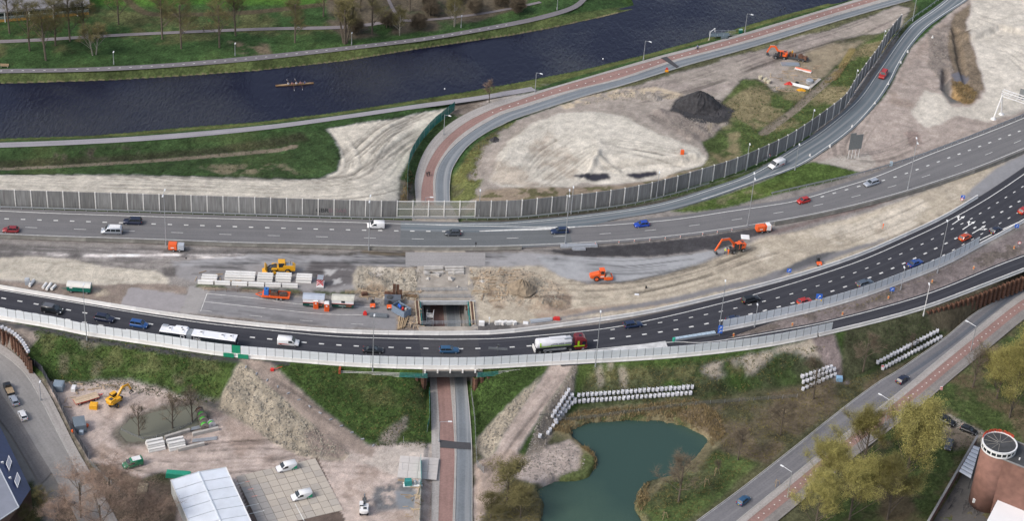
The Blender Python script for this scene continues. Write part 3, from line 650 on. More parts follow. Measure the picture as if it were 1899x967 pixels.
ruts([(1050, 690, 0), (1020, 728, -1.3), (965, 800, -3.2), (905, 890, -5)], 0, 7, 2.2, (.78, .92), .5, -.05, .3, 12)
lay([(1072, 690), (1064, 732), (1022, 795), (1000, 838), (962, 858), (1002, 772), (1052, 712)], -3, (.19, .165, .135), 'r', .9, 1)
lay([(945, 865), (1010, 828), (1060, 817), (1087, 842), (1089, 870), (1060, 888), (1000, 900), (960, 890)], ZY, (.335, .285, .25), 'r', 1.2, 1, rough=.2)
lay([(1015, 800), (1070, 762), (1160, 754), (1290, 738), (1335, 768), (1350, 800), (1325, 842), (1290, 875), (1230, 905), (1205, 935), (1200, 990), (1175, 945), (1180, 915), (1250, 880), (1300, 830), (1300, 805), (1250, 785), (1100, 782), (1055, 805), (1105, 850), (1105, 880), (1040, 890), (1080, 870), (1080, 840), (1050, 815)], ZY, (.19, .165, .085), 'b', 1.5, 2)
lay([(1060, 770), (1280, 745), (1300, 790), (1080, 785)], ZY, (.08, .095, .03), 'g', 1.5, 2, FI)
lay([(1250, 770), (1300, 755), (1345, 790), (1325, 815), (1300, 800)], ZY, (.2, .155, .09), 'b', 1.5, 2)
lay([(1030, 885), (1080, 870), (1085, 840), (1110, 850), (1112, 880), (1090, 900), (1040, 903)], ZY, (.085, .105, .03), 'g', 1, 1)
lay([(1180, 960), (1178, 920), (1250, 890), (1330, 835), (1420, 850), (1340, 920), (1280, 967), (1250, 1010), (1190, 1010)], ZY, (.07, .10, .025), 'g', 2, 3, (.45, 6, N1))
lay([(1300, 760), (1400, 735), (1560, 700), (1640, 690), (1590, 730), (1480, 815), (1420, 860), (1340, 830)], ZY, (.125, .10, .06), 'b', 2, 3, (.46, 6, N1))
lay([(880, 967), (960, 890), (1000, 920), (1010, 1010), (870, 1010)], ZY, (.10, .09, .045), 'b', 1.5, 2)
lay([(1075, 745), (1090, 708), (1290, 690), (1530, 660), (1540, 690), (1290, 732)], -3, (.055, .065, .026), 'g', 2, 3, (.47, 7, N1))
lay([(1090, 690), (1290, 680), (1420, 660), (1400, 680), (1290, 695), (1100, 702)], -1, (.10, .10, .035), 'g', 1.5, 2, FI)
for x, y in ((1108, 700), (1155, 704), (1128, 682)): lay([(x - 7, y - 12), (x + 8, y - 12), (x + 9, y + 10), (x, y + 13)], -2, (.30, .26, .2), 's', 1.2, 2, a=.8)
lay([(1300, 682), (1370, 662), (1440, 645), (1520, 630), (1547, 638), (1530, 656), (1450, 652), (1400, 677), (1330, 690)], -.6, (.37, .325, .265), 's', 1.5, 2, (.4, 7, N1))
lay([(1500, 640), (1545, 632), (1560, 660), (1580, 695), (1550, 690), (1525, 665)], -2, (.22, .18, .15), 'b', 1.2, 2)
lay([(1640, 600), (1712, 578), (1722, 588), (1690, 600), (1650, 612)], -.6, (.42, .37, .3), 's', 1.5, 2)
lay([(1560, 622), (1700, 582), (1745, 600), (1740, 620), (1620, 675), (1560, 690)], -2, (.068, .072, .03), 'g', 1.5, 2)
lay([(1700, 590), (1899, 508), (1899, 540), (1760, 612), (1730, 615)], -4, (.10, .085, .05), 'b', 1, 2)
lay([(1600, 715), (1690, 668), (1745, 625), (1765, 615), (1700, 665), (1600, 728)], ZY, (.13, .105, .06), 'b', 1, 1)
lay([(1640, 800), (1715, 741), (1845, 642), (1960, 560), (2200, 600), (2200, 1000), (1500, 1000)], ZY, (.068, .095, .024), 'g', .5, 1)
lay([(1640, 800), (1715, 741), (1845, 642), (1960, 560), (1960, 1000), (1500, 1000)], ZY, (.12, .095, .05), 'b', 2, 3, (.55, 8, N1))
lay([(1735, 792), (1760, 770), (1850, 815), (1815, 832)], ZY, (.33, .29, .25), 's', 1, 1)
lay([(1742, 805), (1770, 792), (1830, 825), (1770, 835), (1750, 825)], ZY, (.15, .125, .10), 's', 1.2, 2)
lay([(-260, 640), (-40, 645), (20, 678), (60, 705), (100, 760), (165, 870), (150, 1000), (-260, 1000)], ZY, (.20, .19, .175), 'a', .3, 1)
lay([(50, 690), (80, 700), (130, 790), (165, 860), (190, 920), (170, 930), (140, 840), (100, 760), (60, 705)], ZY, (.20, .175, .115), 'b', .6, 1)
lay([(130, 870), (200, 862), (262, 890), (320, 900), (335, 1010), (100, 1010)], ZY, (.15, .115, .075), 'b', 1.5, 3)
lay([(0, 930), (40, 900), (62, 890), (80, 940), (90, 1010), (-60, 1010)], ZY, (.06, .075, .025), 'g', 1, 2)
lay([(205, 808), (232, 772), (300, 750), (370, 742), (398, 765), (380, 796), (320, 812), (262, 828), (225, 828)], ZY, (.15, .135, .095), 'b', 1.5, 4)
lay([(437, 885), (590, 850), (640, 967), (640, 1010), (480, 1010)], ZY, (.13, .10, .085), 's', .2, 0)
# everyday unevenness, then clear the ground from under the roads
H += (fbm(XX, YY, 2.2, 3, 77, .6) - .5) * RGH * 2.6 + (N3 - .5) * RGH * .5
# tussocks: grass colour follows its own height and dryness
g = KND[..., 0:1]; s_ = KND[..., 1:2]
COL *= (1 + g * (N2[..., None] - .5) * 1.0 + s_ * (N2[..., None] - .5) * .45) * (1 + (N1[..., None] - .5) * (.5 * g + .4 * s_)) * (1 + (N4[..., None] - .5) * (g * .7 + s_ * .25)) * (1 + (N3[..., None] - .5) * (g * .5 + s_ * .18))
COL += g * np.clip(N1[..., None] - .52, 0, 1) * np.array((.16, .11, .03)) * .5
COL = np.clip(COL * (1 - g * np.array((.10, .08, -.22))), .01, .8)
ROADS = []          # (left, right, z drop) strips; filled by the road part, which lowers H below them
# ---------------------------------------------------------------- roads
def V3(lst, z=0.0): return smooth(pts(lst, z), 2.0)
WHITE = mat('road_paint', (.62, .62, .6), .6, var=.22, vscale=1.2)
A_OLD = asphalt('motorway_asphalt', (.148, .146, .15), .35, (.195, .192, .194), 3.45, .10)
A_NEW = asphalt('fresh_asphalt', (.037, .038, .047), .5, (.062, .063, .072), 3.45, .12)
A_SLIP = asphalt('slip_asphalt', (.125, .15, .168), .75, (.27, .275, .285), 1.75, .10)
A_UND = asphalt('underpass_asphalt', (.16, .18, .20), .75, (.33, .335, .34), 2.7, .12)
A_STREET = asphalt('street_asphalt', (.24, .23, .222), .2, (.3, .29, .28), 2.6, .12)
A_SE = asphalt('suburban_asphalt', (.155, .153, .163), .5, (.22, .217, .222), 3.1, .14)
RED = asphalt('red_cycle_paving', (.262, .165, .146), 0, None, 2, .14)
PAV = asphalt('pavement_slabs', (.33, .31, .295), 0, None, 2, .16)
PATHM = asphalt('towpath_asphalt', (.27, .26, .28), .3, (.33, .32, .33), 1.2, .12)
def road(name, L, Rr, m, z=0.04, drop=True, across=2):
 L, Rr = (V3(L) if not isinstance(L[0], Vector) else L), (V3(Rr) if not isinstance(Rr[0], Vector) else Rr)
 o = ribbon(name, lift(L, z), lift(Rr, z), m, across=across)
 if drop:
  n = max(3, int(plen(L) / 3)); a, b = resample(L, n=n), resample(Rr, n=n)
  w, M = inside(a + b[::-1]); Mb = blur(M, 2) > .02
  w2, D, Z = near([(p + q) / 2 for p, q in zip(a, b)], (a[0] - b[0]).length * .5 + 12)
  F = np.full(XX.shape, 1e9); F[w2] = Z - .12
  H[w] = np.where(Mb, np.minimum(H[w], F[w]), H[w])
 return o
# motorway (north carriageway, the old one)
DASH_N = [(-60, 417), (79.5, 423.4), (260, 429.4), (440.8, 436), (530.7, 438), (711, 442.5), (801, 443.9), (891, 443.5), (976, 441.3), (1060, 437.5), (1149, 432), (1230, 425), (1311, 415.2), (1390, 403.6), (1464.6, 391), (1540, 375.6), (1610.6, 358.2), (1678.5, 339), (1740, 319.3), (1798, 299), (1853.5, 277), (1899, 258), (1990, 219)]
REFN = V3(DASH_N)
N_TOP = [(-60, 389), (0, 391.6), (146.7, 397.8), (480, 408), (743, 415.5), (811, 417), (900, 416), (950, 414.5), (1083, 402), (1220, 381.4), (1325.5, 350), (1400.6, 321.7), (1474.8, 276.4), (1527.7, 242.2), (1590.8, 188), (1628, 136), (1649, 106), (1669, 77), (1690, 51), (1707, 37), (1731, 20.5), (1755, 2), (1800, -36)]
M_TOP = [(-60, 389), (0, 391.6), (146.7, 397.8), (480, 408), (743, 415.5), (900, 420), (1066, 421), (1206, 412), (1281, 403.5), (1349, 393), (1420, 382.6), (1478, 372.5), (1560, 348.5), (1628, 326.8), (1717, 290), (1833, 245.7), (1899, 219), (1990, 180)]
MT = V3(M_TOP)
mw = road('motorway', offset(MT, 1.6), offset(REFN, -4.5), A_OLD)
SLIP_L = V3(N_TOP[4:]); SLIP_R = V3([(743, 425), (900, 428), (1066, 420), (1144.7, 403.6), (1233.4, 389.3), (1315.3, 366), (1383.5, 342), (1420, 328.5), (1474.8, 308.8), (1522.6, 279.8), (1577, 238.8), (1621.5, 191), (1649, 150), (1662.5, 122.8), (1683, 88.7), (1710, 56), (1737.5, 34), (1768, 13.6), (1789, 0), (1830, -30)])
slip = road('slip_road', offset(SLIP_L, .9), offset(SLIP_R, -.7), A_SLIP, .05)
strips('lane_marking', [lift(MT, .056)], .2, WHITE, mw)
EN = offset(REFN, -3.3)
strips('lane_marking', [lift(EN, .052)], .2, WHITE, mw)
strips('lane_marking', [lift(REFN, .052)], .16, WHITE, mw, (3, 9, 2.2))
BN = V3([(-60, 403.5), (23, 406.7), (447, 421.3), (656, 427.1), (797.5, 429.5), (880, 429.3)])
strips('lane_marking', [lift(BN, .056)], .42, WHITE, mw, (1.1, 2.95, 1))
B2 = V3([(1522, 366), (1541, 360.3), (1600, 344), (1664, 327.5), (1765, 291), (1887.7, 244.6), (1960, 212)])
strips('lane_marking', [lift(B2, .052)], .42, WHITE, mw, (1.1, 2.95, 0))
strips('lane_marking', [lift(SLIP_L, .062), lift(SLIP_R[int(len(SLIP_R) * .32):], .062)], .18, WHITE, slip)
b = MB(); P = V3([(889, 428.8), (950, 426), (1010, 423), (1066, 420.5)]); Q = V3([(889, 430.2), (950, 428.4), (1010, 427), (1066, 422.6)])
ribbon('gore_marking', lift(P, .07), lift(Q, .07), WHITE, mw)
ribbon('road_patch', lift(V3([(745, 413.5), (811, 415.5), (900, 414.5), (960, 412.5), (1050, 409)]), .045), lift(V3([(740, 462), (811, 463), (900, 461.5), (980, 458.5), (1062, 452)]), .045), asphalt('bluish_asphalt', (.125, .134, .14), .35, (.165, .174, .18), 3.45, .1), mw)
# new road on the south side, six lanes wide at the right
SE_N = [(-60, 528.5), (0, 538.4), (140, 562), (273, 584.4), (380, 600), (480, 611), (623, 624.7), (777, 629.5), (860, 630), (950, 627), (1110.6, 611.7), (1213, 593), (1315, 569), (1420, 541), (1512, 512.8), (1601, 482), (1683, 446.2), (1751, 413.8), (1826, 371.9), (1899, 323.4), (1990, 258)]
SN = V3(SE_N)
S_BASE = [(-60, 573), (0, 584), (102, 601), (160, 614), (297, 635), (408, 651), (533, 662), (640, 670.5), (790, 675), (883, 675), (980, 671), (1183, 660), (1310, 648), (1434, 632)]
SS = V3(S_BASE[:-1] + [(1400, 634), (1519, 572), (1601, 548), (1666, 524), (1751, 489), (1818, 452), (1899, 409), (1990, 350)])
SS1 = V3(S_BASE + [(1553, 606), (1717, 565), (1899, 494.5), (1990, 462)])
nr = road('new_road', offset(SN, 2.0), V3([(-60, 577), (0, 588), (160, 618), (408, 655), (640, 674), (883, 680), (1183, 664), (1330, 632), (1434, 597), (1519, 572), (1601, 548), (1666, 524), (1751, 489), (1818, 452), (1899, 409), (1990, 350)]), A_NEW)
EX_N = V3([(1040, 655), (1237, 636), (1310, 635.7), (1434, 616.5), (1553, 593), (1717, 547), (1853, 492.3), (1899, 475), (1990, 440)])
ex = road('exit_road', offset(EX_N, .6), V3([(1040, 680), (1183, 668), (1310, 656), (1434, 640), (1553, 616), (1717, 573), (1899, 503), (1990, 470)]), A_NEW, .048)
strips('lane_marking', [lift(SN, .052)], .2, WHITE, nr)
strips('lane_marking', [lift(EX_N, .056)], .22, WHITE, ex)
RA = V3([(-60, 540), (8.5, 554.4), (67, 564.6), (155, 580.7), (235, 594.3), (291, 603.5), (383, 616.1), (474, 627.2), (630, 641), (787, 647), (850, 648), (943, 645), (1025, 639), (1094, 633.5), (1212, 618.5), (1296.5, 604), (1378.4, 586), (1428, 574.2), (1527, 546.2), (1617, 514), (1679.5, 487.5), (1738, 460), (1774, 441.8), (1824.5, 413), (1889, 374.6), (1960, 328)])
RB = V3([(1130, 613), (1198, 603), (1254.6, 594.3), (1309.5, 584), (1363, 572.5), (1442, 553), (1491, 538.7), (1538.6, 523.3), (1627, 490.2), (1707, 454.8), (1780, 417.6), (1814, 398.5), (1863, 368), (1887, 352.8), (1960, 305)])
RC = V3([(-60, 561), (0, 571.5), (59, 581.7), (118, 592), (177.4, 602.5), (222, 610)])
RD = V3([(1705, 494), (1737, 480.4), (1773.7, 461), (1809, 441), (1859, 412), (1899, 388), (1960, 348)])
strips('lane_marking', [lift(RA, .052)], .42, WHITE, nr, (1.2, 2.85, .6))
strips('lane_marking', [lift(RB, .052), lift(RD, .052)], .26, WHITE, nr, (1.1, 2.95, .3))
strips('lane_marking', [lift(RC, .052)], .42, WHITE, nr, (1.2, 2.85, 0))
strips('lane_marking', [lift(V3([(233.7, 611.7), (303, 623.6), (420, 641), (533, 653), (640, 660), (790, 664.5), (883, 664.5), (980, 660), (1107, 650.5)]), .052), lift(V3([(1755, 483), (1818, 445.5), (1899, 408)]), .052)], .28, WHITE, nr)
ribbon('road_patch', lift(V3([(776, 624), (830, 625), (886, 624.5)]), .046), lift(V3([(784, 684), (840, 684), (893, 683.5)]), .046), asphalt('deck_asphalt', (.052, .052, .058), .3, (.075, .075, .08), 3.45, .14), nr)
# gore: a white wedge between the through road and the exit
ribbon('gore_marking', lift(V3([(1085, 653), (1160, 643.5), (1234, 633.5)]), .066), lift(V3([(1085, 654.5), (1160, 650), (1238, 644)]), .066), mat('worn_road_paint', (.58, .58, .58), .7, var=.25, vscale=.5), nr)
b = MB()
def arrow(px, py, dirpx, turn):
 """straight-on-or-left lane arrow lying on the road"""
 a = at(px, py, .053); t = (at(*dirpx) - at(px, py)); t.z = 0; t.normalize(); s = Vector((-t.y, t.x, 0)) * turn
 def Q(u, v): p = a + t * u + s * v; return (p.x, p.y, .054)
 out = [(0, -.13), (4.6, -.13), (4.6, -.42), (6.2, .0), (4.6, .42), (4.6, .13), (0, .13)]
 b.add([Q(*p) for p in out], [(0, 1, 5, 6), (2, 3, 4)])
 b.add([Q(2.9, .13), Q(3.5, .13), Q(4.3, .8), Q(4.0, .95)], [(0, 1, 2, 3)]); b.add([Q(3.7, 1.15), Q(5.2, 1.25), Q(4.5, .55)], [(0, 1, 2)])
arrow(1766, 416.5, (1792, 399), 1); arrow(1785, 426, (1811, 409), 1); arrow(1803, 433.5, (1830, 417), -1)
o = b.build('lane_arrow', WHITE, nr); o['kind'] = 'structure'
# abandoned carriageway lines
om = mat('old_road_paint', (.5, .49, .47), .8, var=.35, vscale=.8)
oldr = strips('old_lane_marking', [lift(V3(q), .03) for q in ([(384, 545), (480, 554.5), (560, 565), (690, 570)], [(378, 560), (480, 571), (600, 583), (672, 584.5)], [(384, 545), (372, 578)])], .16, om, None)
strips('old_lane_marking', [lift(V3([(370, 576), (480, 587.5), (560, 595), (650, 601), (735, 606)]), .03)], .14, om, None, (3, 9, 0))
for o_ in (oldr,): o_['kind'] = 'structure'
# underpass road, cycle track and pavement, then on along the canal
uo, cl, cr, rl, rr = (smooth(pts(q), 2.0) for q in (NR_OUT, NR_CL, NR_CR, NR_RL, NR_RR))
road('pavement', uo, cl, PAV, .10); road('cycle_track', cl, cr, RED, .06); road('pavement', cr, rl, PAV, .14); road('underpass_road', rl, rr, A_UND, .04)
strips('lane_marking', [lift(rl, .05), lift(rr, .05)], .12, mat('faded_paint', (.42, .42, .41), .8, var=.3, vscale=1), None)
cm = offset(cl, -1.35)
strips('cycle_marking', [lift([(p + q) / 2 for p, q in zip(resample(cl, n=300), resample(cr, n=300))][150:], .075)], .3, WHITE, None, (.35, 2.6, .5))
P = pts([(816, 817.5, ZU), (844, 821, ZU), (872, 823, ZU)]); Q = pts([(816, 832, ZU), (844, 834, ZU), (873, 835.5, ZU)])
ribbon('road_patch', lift(P, .17), lift(Q, .17), asphalt('patch_asphalt', (.06, .06, .065)), None)
P = pts([(1225, 108, -3), (1255, 127, -3)]); Q = pts([(1236, 105.5, -3), (1259, 124, -3)])
ribbon('road_patch', lift(P, .17), lift(Q, .17), asphalt('patch_asphalt', (.06, .06, .065)), None)
road('towpath', [(-260, 267, -3.2), (0, 264.6, -3.2), (239, 254, -3.2), (480, 233.7, -3.2), (640, 213, -3.2), (777, 193, -3.2), (845, 184, -3.2), (900, 176, -3.2), (985, 161, -3.1)], [(-260, 277, -3.2), (0, 274, -3.2), (273, 261, -3.2), (480, 242, -3.2), (640, 220.5, -3.2), (743, 205.5, -3.2), (800, 198, -3.2), (893, 185, -3.2), (995, 168, -3.1)], PATHM)
road('towpath', [(-260, 133, ZN), (0, 128, ZN), (136, 126, ZN), (307, 117.7, ZN), (475, 103, ZN), (675, 82, ZN), (811, 64.8, ZN), (950, 40, ZN), (1008, 27, ZN), (1053, 13.6, ZN), (1075, 0, ZN), (1090, -20, ZN)], [(-260, 141, ZN), (0, 135.8, ZN), (170, 132.4, ZN), (307, 125.5, ZN), (475, 112, ZN), (709, 85.3, ZN), (811, 72, ZN), (950, 47.8, ZN), (1025, 30.7, ZN), (1069, 15.4, ZN), (1087, 0, ZN), (1102, -20, ZN)], asphalt('far_path', (.165, .155, .165)))
strips('cycle_marking', [lift(V3([(0, 131.5, ZN), (136, 129, ZN), (307, 121.5, ZN), (475, 107.5, ZN), (690, 83.5, ZN), (811, 68.5, ZN), (950, 44, ZN)]), .06)], .25, WHITE, None, (.6, 2.4, 0))
road('park_path', [(-260, 76, ZN), (0, 74, ZN), (239, 61.5, ZN), (480, 51.3, ZN), (640, 47, ZN), (729, 37, ZN), (800, 34, ZN), (880, 25, ZN), (950, 13, ZN), (1000, 2, ZN)], [(-260, 83, ZN), (0, 80, ZN), (239, 66.5, ZN), (480, 56.5, ZN), (640, 53, ZN), (729, 42, ZN), (800, 38, ZN), (880, 29, ZN), (950, 17, ZN), (1005, 5, ZN)], asphalt('park_path_asphalt', (.2, .18, .185)))
road('park_path', [(716, -4, ZN), (726, 18, ZN), (738, 38, ZN)], [(722, -4, ZN), (733, 18, ZN), (746, 38, ZN)], asphalt('park_path_asphalt', (.2, .18, .185)), .045)
# suburban road in the south-east
SA = [(1225, 1020, ZY), (1293, 967, ZY), (1370, 910.6, ZY), (1480, 824.5, ZY), (1522, 790.5, ZY), (1580, 745, ZY), (1630, 709, ZY), (1662, 690, ZY), (1700, 664, ZY), (1754, 625.8, ZY), (1803, 584.8, ZY), (1850, 557, ZY), (1960, 490, ZY)]
SB = [(1316, 1012, ZY), (1371, 964, ZY), (1473, 881, ZY), (1540, 826, ZY), (1610, 773, ZY), (1680, 718, ZY), (1739, 669, ZY), (1803, 617, ZY), (1875, 560, ZY), (1960, 505, ZY)]
SA_, SB_ = V3(SA), V3(SB)
road('suburban_road', SA_, SB_, A_SE)
E1 = offset(SB_, -1.6); E2 = offset(SB_, -4.0); E3 = offset(SB_, -8.4); E1b = offset(SB_, -1.3)
road('pavement', SB_, E1, PAV, .12); road('cycle_track', E1, E2, RED, .10); road('pavement', E2, offset(SB_, -6.4), asphalt('worn_pavement', (.215, .20, .19), 0, None, 2, .2), .12)
strips('cycle_marking', [lift(offset(SB_, -2.8), .112)], .28, WHITE, None, (.3, 1.7, .2))
strips('lane_marking', [lift(offset(SA_, -.3), .05)], .12, MATS['faded_paint'], None)
ribbon('road_patch', lift(V3([(1672, 700, ZY), (1700, 680, ZY), (1760, 637, ZY), (1840, 572, ZY), (1899, 528, ZY)]), .055), lift(V3([(1690, 696, ZY), (1722, 674, ZY), (1780, 630, ZY), (1850, 575, ZY), (1899, 540, ZY)]), .055), asphalt('shade_grey', (.10, .11, .13), .5, (.22, .22, .23), 2.4), None)  # shaded stretch of the road, painted as a darker bluish sheet
# residential street in the south-west
ST_L = V3([(-120, 650, ZY), (-60, 668, ZY), (-20, 700, ZY), (12, 745, ZY), (45, 793, ZY), (64, 826, ZY), (96, 878, ZY), (125, 930, ZY), (165, 1010, ZY)])
ST_R = V3([(-120, 612, ZY), (-40, 634, ZY), (0, 655, ZY), (41, 688, ZY), (68, 728, ZY), (98, 787, ZY), (120, 830, ZY), (140, 868, ZY), (175, 930, ZY), (215, 1010, ZY)])
road('residential_street', ST_L, ST_R, A_STREET); road('pavement', ST_R, V3([(-120, 600, ZY), (-40, 621, ZY), (10, 645, ZY), (55, 683, ZY), (85, 722, ZY), (113, 775, ZY), (134, 818, ZY), (163, 870, ZY), (198, 930, ZY), (240, 1010, ZY)]), PAV, .12)
road('parking_strip', V3([(-140, 690, ZY), (-70, 715, ZY), (-30, 745, ZY), (15, 800, ZY), (40, 840, ZY), (75, 900, ZY)]), V3([(-120, 650, ZY), (-60, 668, ZY), (-20, 700, ZY), (12, 745, ZY), (45, 793, ZY), (64, 826, ZY), (96, 878, ZY)]), asphalt('block_paving', (.17, .16, .155), 0, None, 2, .16), .05)
b = MB()
for c_ in (ST_R, ): b.wall(lift(c_, 0), 0, .15, .14)
for c_ in (SA_, SB_, rr, rl, cr): b.wall(c_, -.05, .16, .14)
o = b.build('kerb', mat('kerb_concrete', (.36, .35, .33), .9, var=.2, vscale=.6)); o['kind'] = 'structure'
# ---------------------------------------------------------------- the ground mesh
def soil_material():
 m = bpy.data.materials.new('soil_and_grass'); m.use_nodes = True
 n = m.node_tree; b = n.nodes['Principled BSDF']; b.inputs['Specular IOR Level'].default_value = .15
 at_ = n.nodes.new('ShaderNodeAttribute'); at_.attribute_name = 'soil'
 kd = n.nodes.new('ShaderNodeAttribute'); kd.attribute_name = 'cover'
 sx = n.nodes.new('ShaderNodeSeparateXYZ'); n.links.new(kd.outputs['Vector'], sx.inputs[0])
 tc = n.nodes.new('ShaderNodeTexCoord')
 def noise(sc, det, ro):
  q = n.nodes.new('ShaderNodeTexNoise'); q.inputs['Scale'].default_value = sc; q.inputs['Detail'].default_value = det; q.inputs['Roughness'].default_value = ro
  n.links.new(tc.outputs['Object'], q.inputs['Vector']); return q.outputs['Fac']
 def rng_(s, a, b_, c, d_):
  q = n.nodes.new('ShaderNodeMapRange'); q.inputs[1].default_value = a; q.inputs[2].default_value = b_; q.inputs[3].default_value = c; q.inputs[4].default_value = d_
  n.links.new(s, q.inputs[0]); return q.outputs[0]
 def math_(op, a, b_):
  q = n.nodes.new('ShaderNodeMath'); q.operation = op
  for i, s in enumerate((a, b_)):
   if isinstance(s, float): q.inputs[i].default_value = s
   else: n.links.new(s, q.inputs[i])
  return q.outputs[0]
 g1, g2, g3 = noise(1.7, 4, .75), noise(.35, 8, .75), noise(5, 3, .6)
 gf = math_('MULTIPLY', rng_(g1, .3, .7, .55, 1.45), rng_(g3, .3, .7, .75, 1.25))
 sf = math_('MULTIPLY', rng_(g2, .3, .7, .74, 1.24), rng_(g3, .3, .7, .82, 1.18))
 af = math_('MULTIPLY', rng_(g2, .3, .7, .86, 1.12), rng_(g1, .3, .7, .95, 1.05))
 t = math_('ADD', math_('ADD', math_('MULTIPLY', gf, sx.outputs[0]), math_('MULTIPLY', sf, sx.outputs[1])), math_('MULTIPLY', af, sx.outputs[2]))
 vm = n.nodes.new('ShaderNodeVectorMath'); vm.operation = 'SCALE'; n.links.new(at_.outputs['Color'], vm.inputs[0]); n.links.new(t, vm.inputs['Scale'])
 n.links.new(vm.outputs[0], b.inputs['Base Color'])
 n.links.new(rng_(sx.outputs[2], 0, 1, .95, .6), b.inputs['Roughness'])
 bp = n.nodes.new('ShaderNodeBump'); bp.inputs['Distance'].default_value = .35
 n.links.new(math_('ADD', g1, math_('MULTIPLY', g3, .5)), bp.inputs['Height']); n.links.new(rng_(sx.outputs[2], 0, 1, .7, .05), bp.inputs['Strength'])
 n.links.new(bp.outputs[0], b.inputs['Normal'])
 return m
def build_ground():
 me = bpy.data.meshes.new('ground')
 co = np.stack([XX, YY, H], -1).reshape(-1, 3).astype(np.float32)
 ii, jj = np.meshgrid(np.arange(NY - 1), np.arange(NX - 1), indexing='ij'); a = (ii * NX + jj).ravel()
 F = np.stack([a, a + 1, a + NX + 1, a + NX], 1).astype(np.int32)
 me.vertices.add(len(co)); me.vertices.foreach_set('co', co.ravel())
 me.loops.add(F.size); me.loops.foreach_set('vertex_index', F.ravel())
 me.polygons.add(len(F)); me.polygons.foreach_set('loop_start', np.arange(0, F.size, 4, dtype=np.int32))
 me.polygons.foreach_set('use_smooth', np.ones(len(F), bool))
 me.update(calc_edges=True)
 for nm, A in (('soil', COL), ('cover', KND)):
  at_ = me.attributes.new(nm, 'FLOAT_COLOR', 'POINT')
  at_.data.foreach_set('color', np.concatenate([A, np.ones(A.shape[:2] + (1,))], -1).astype(np.float32).ravel())
 me.materials.append(soil_material())
 o = bpy.data.objects.new('ground', me); C.objects.link(o); o['kind'] = 'structure'
 return o
build_ground()
DECKP = [pts(q) for q in ([(768, 381), (838, 381), (848, 402), (884, 557), (776, 557), (764, 402)], [(776, 606), (886, 606), (895, 688), (784, 688)])]
def hz(x, y):
 for D in DECKP:
  c_ = False
  for a_, e in zip(D, D[1:] + D[:1]):
   if (a_.y > y) != (e.y > y) and x < (e.x - a_.x) * (y - a_.y) / (e.y - a_.y) + a_.x: c_ = not c_
  if c_: return 0.0
 i = int(np.clip(np.searchsorted(GY, y), 1, NY - 1)); j = int(np.clip(np.searchsorted(GX, x), 1, NX - 1))
 u = (x - GX[j - 1]) / (GX[j] - GX[j - 1]); v = (y - GY[i - 1]) / (GY[i] - GY[i - 1])
 return float((H[i - 1, j - 1] * (1 - u) + H[i - 1, j] * u) * (1 - v) + (H[i, j - 1] * (1 - u) + H[i, j] * u) * v)
def gp(px, py, z=0.0):
 """the ground point seen at a spot of the photograph: march to the terrain"""
 for _ in range(14):
  p = at(px, py, z); z = z * .4 + hz(p.x, p.y) * .6
 p = at(px, py, z); p.z = hz(p.x, p.y)
 return p
# ---------------------------------------------------------------- water
def water(name, poly, z, col, bump, scale, rough=.08, stretch=(1, 1, 1)):
 m = bpy.data.materials.new(name + '_surface'); m.use_nodes = True
 n = m.node_tree; b = n.nodes['Principled BSDF']
 b.inputs['Base Color'].default_value = (*col, 1); b.inputs['Roughness'].default_value = rough; b.inputs['IOR'].default_value = 1.33
 tc = n.nodes.new('ShaderNodeTexCoord'); mp = n.nodes.new('ShaderNodeMapping'); mp.inputs['Scale'].default_value = stretch; mp.inputs['Rotation'].default_value = (0, 0, .5)
 n.links.new(tc.outputs['Object'], mp.inputs[0])
 a = n.nodes.new('ShaderNodeTexNoise'); a.inputs['Scale'].default_value = scale; a.inputs['Detail'].default_value = 4; a.inputs['Distortion'].default_value = .6
 c = n.nodes.new('ShaderNodeTexNoise'); c.inputs['Scale'].default_value = .025; c.inputs['Detail'].default_value = 3
 n.links.new(mp.outputs[0], a.inputs['Vector']); n.links.new(tc.outputs['Object'], c.inputs['Vector'])
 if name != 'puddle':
  k = n.nodes.new('ShaderNodeMix'); k.data_type = 'RGBA'; k.inputs[6].default_value = (*col, 1); k.inputs[7].default_value = (*(col[0] * 1.3 + .02, col[1] * 1.3 + .02, col[2] + .018), 1)  # paler base-colour patches: painted cloud reflection on the canal, murk in the pond
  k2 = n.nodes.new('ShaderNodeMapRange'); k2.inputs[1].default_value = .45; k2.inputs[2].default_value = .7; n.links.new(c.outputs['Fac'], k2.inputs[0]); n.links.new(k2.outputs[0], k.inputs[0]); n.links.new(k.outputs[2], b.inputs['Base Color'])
 if name == 'canal':
  q = n.nodes.new('ShaderNodeMapRange'); q.inputs[1].default_value = .4; q.inputs[2].default_value = .62; q.inputs[3].default_value = .06; q.inputs[4].default_value = .16; n.links.new(c.outputs['Fac'], q.inputs[0]); n.links.new(q.outputs[0], b.inputs['Roughness'])
 r = n.nodes.new('ShaderNodeMapRange'); r.inputs[1].default_value = .38; r.inputs[2].default_value = .62; r.inputs[3].default_value = .25 * bump; r.inputs[4].default_value = bump
 n.links.new(c.outputs['Fac'], r.inputs[0])
 bp = n.nodes.new('ShaderNodeBump'); bp.inputs['Distance'].default_value = .9
 n.links.new(r.outputs[0], bp.inputs['Strength']); n.links.new(a.outputs['Fac'], bp.inputs['Height']); n.links.new(bp.outputs[0], b.inputs['Normal'])
 me = bpy.data.meshes.new(name); P = pts(poly, z); me.from_pydata([tuple(p) for p in P], [], [tuple(range(len(P)))]); me.materials.append(m); me.update()
 if me.polygons[0].normal.z < 0: me.flip_normals()
 o = bpy.data.objects.new(name, me); C.objects.link(o); o['kind'] = 'structure'
 return o
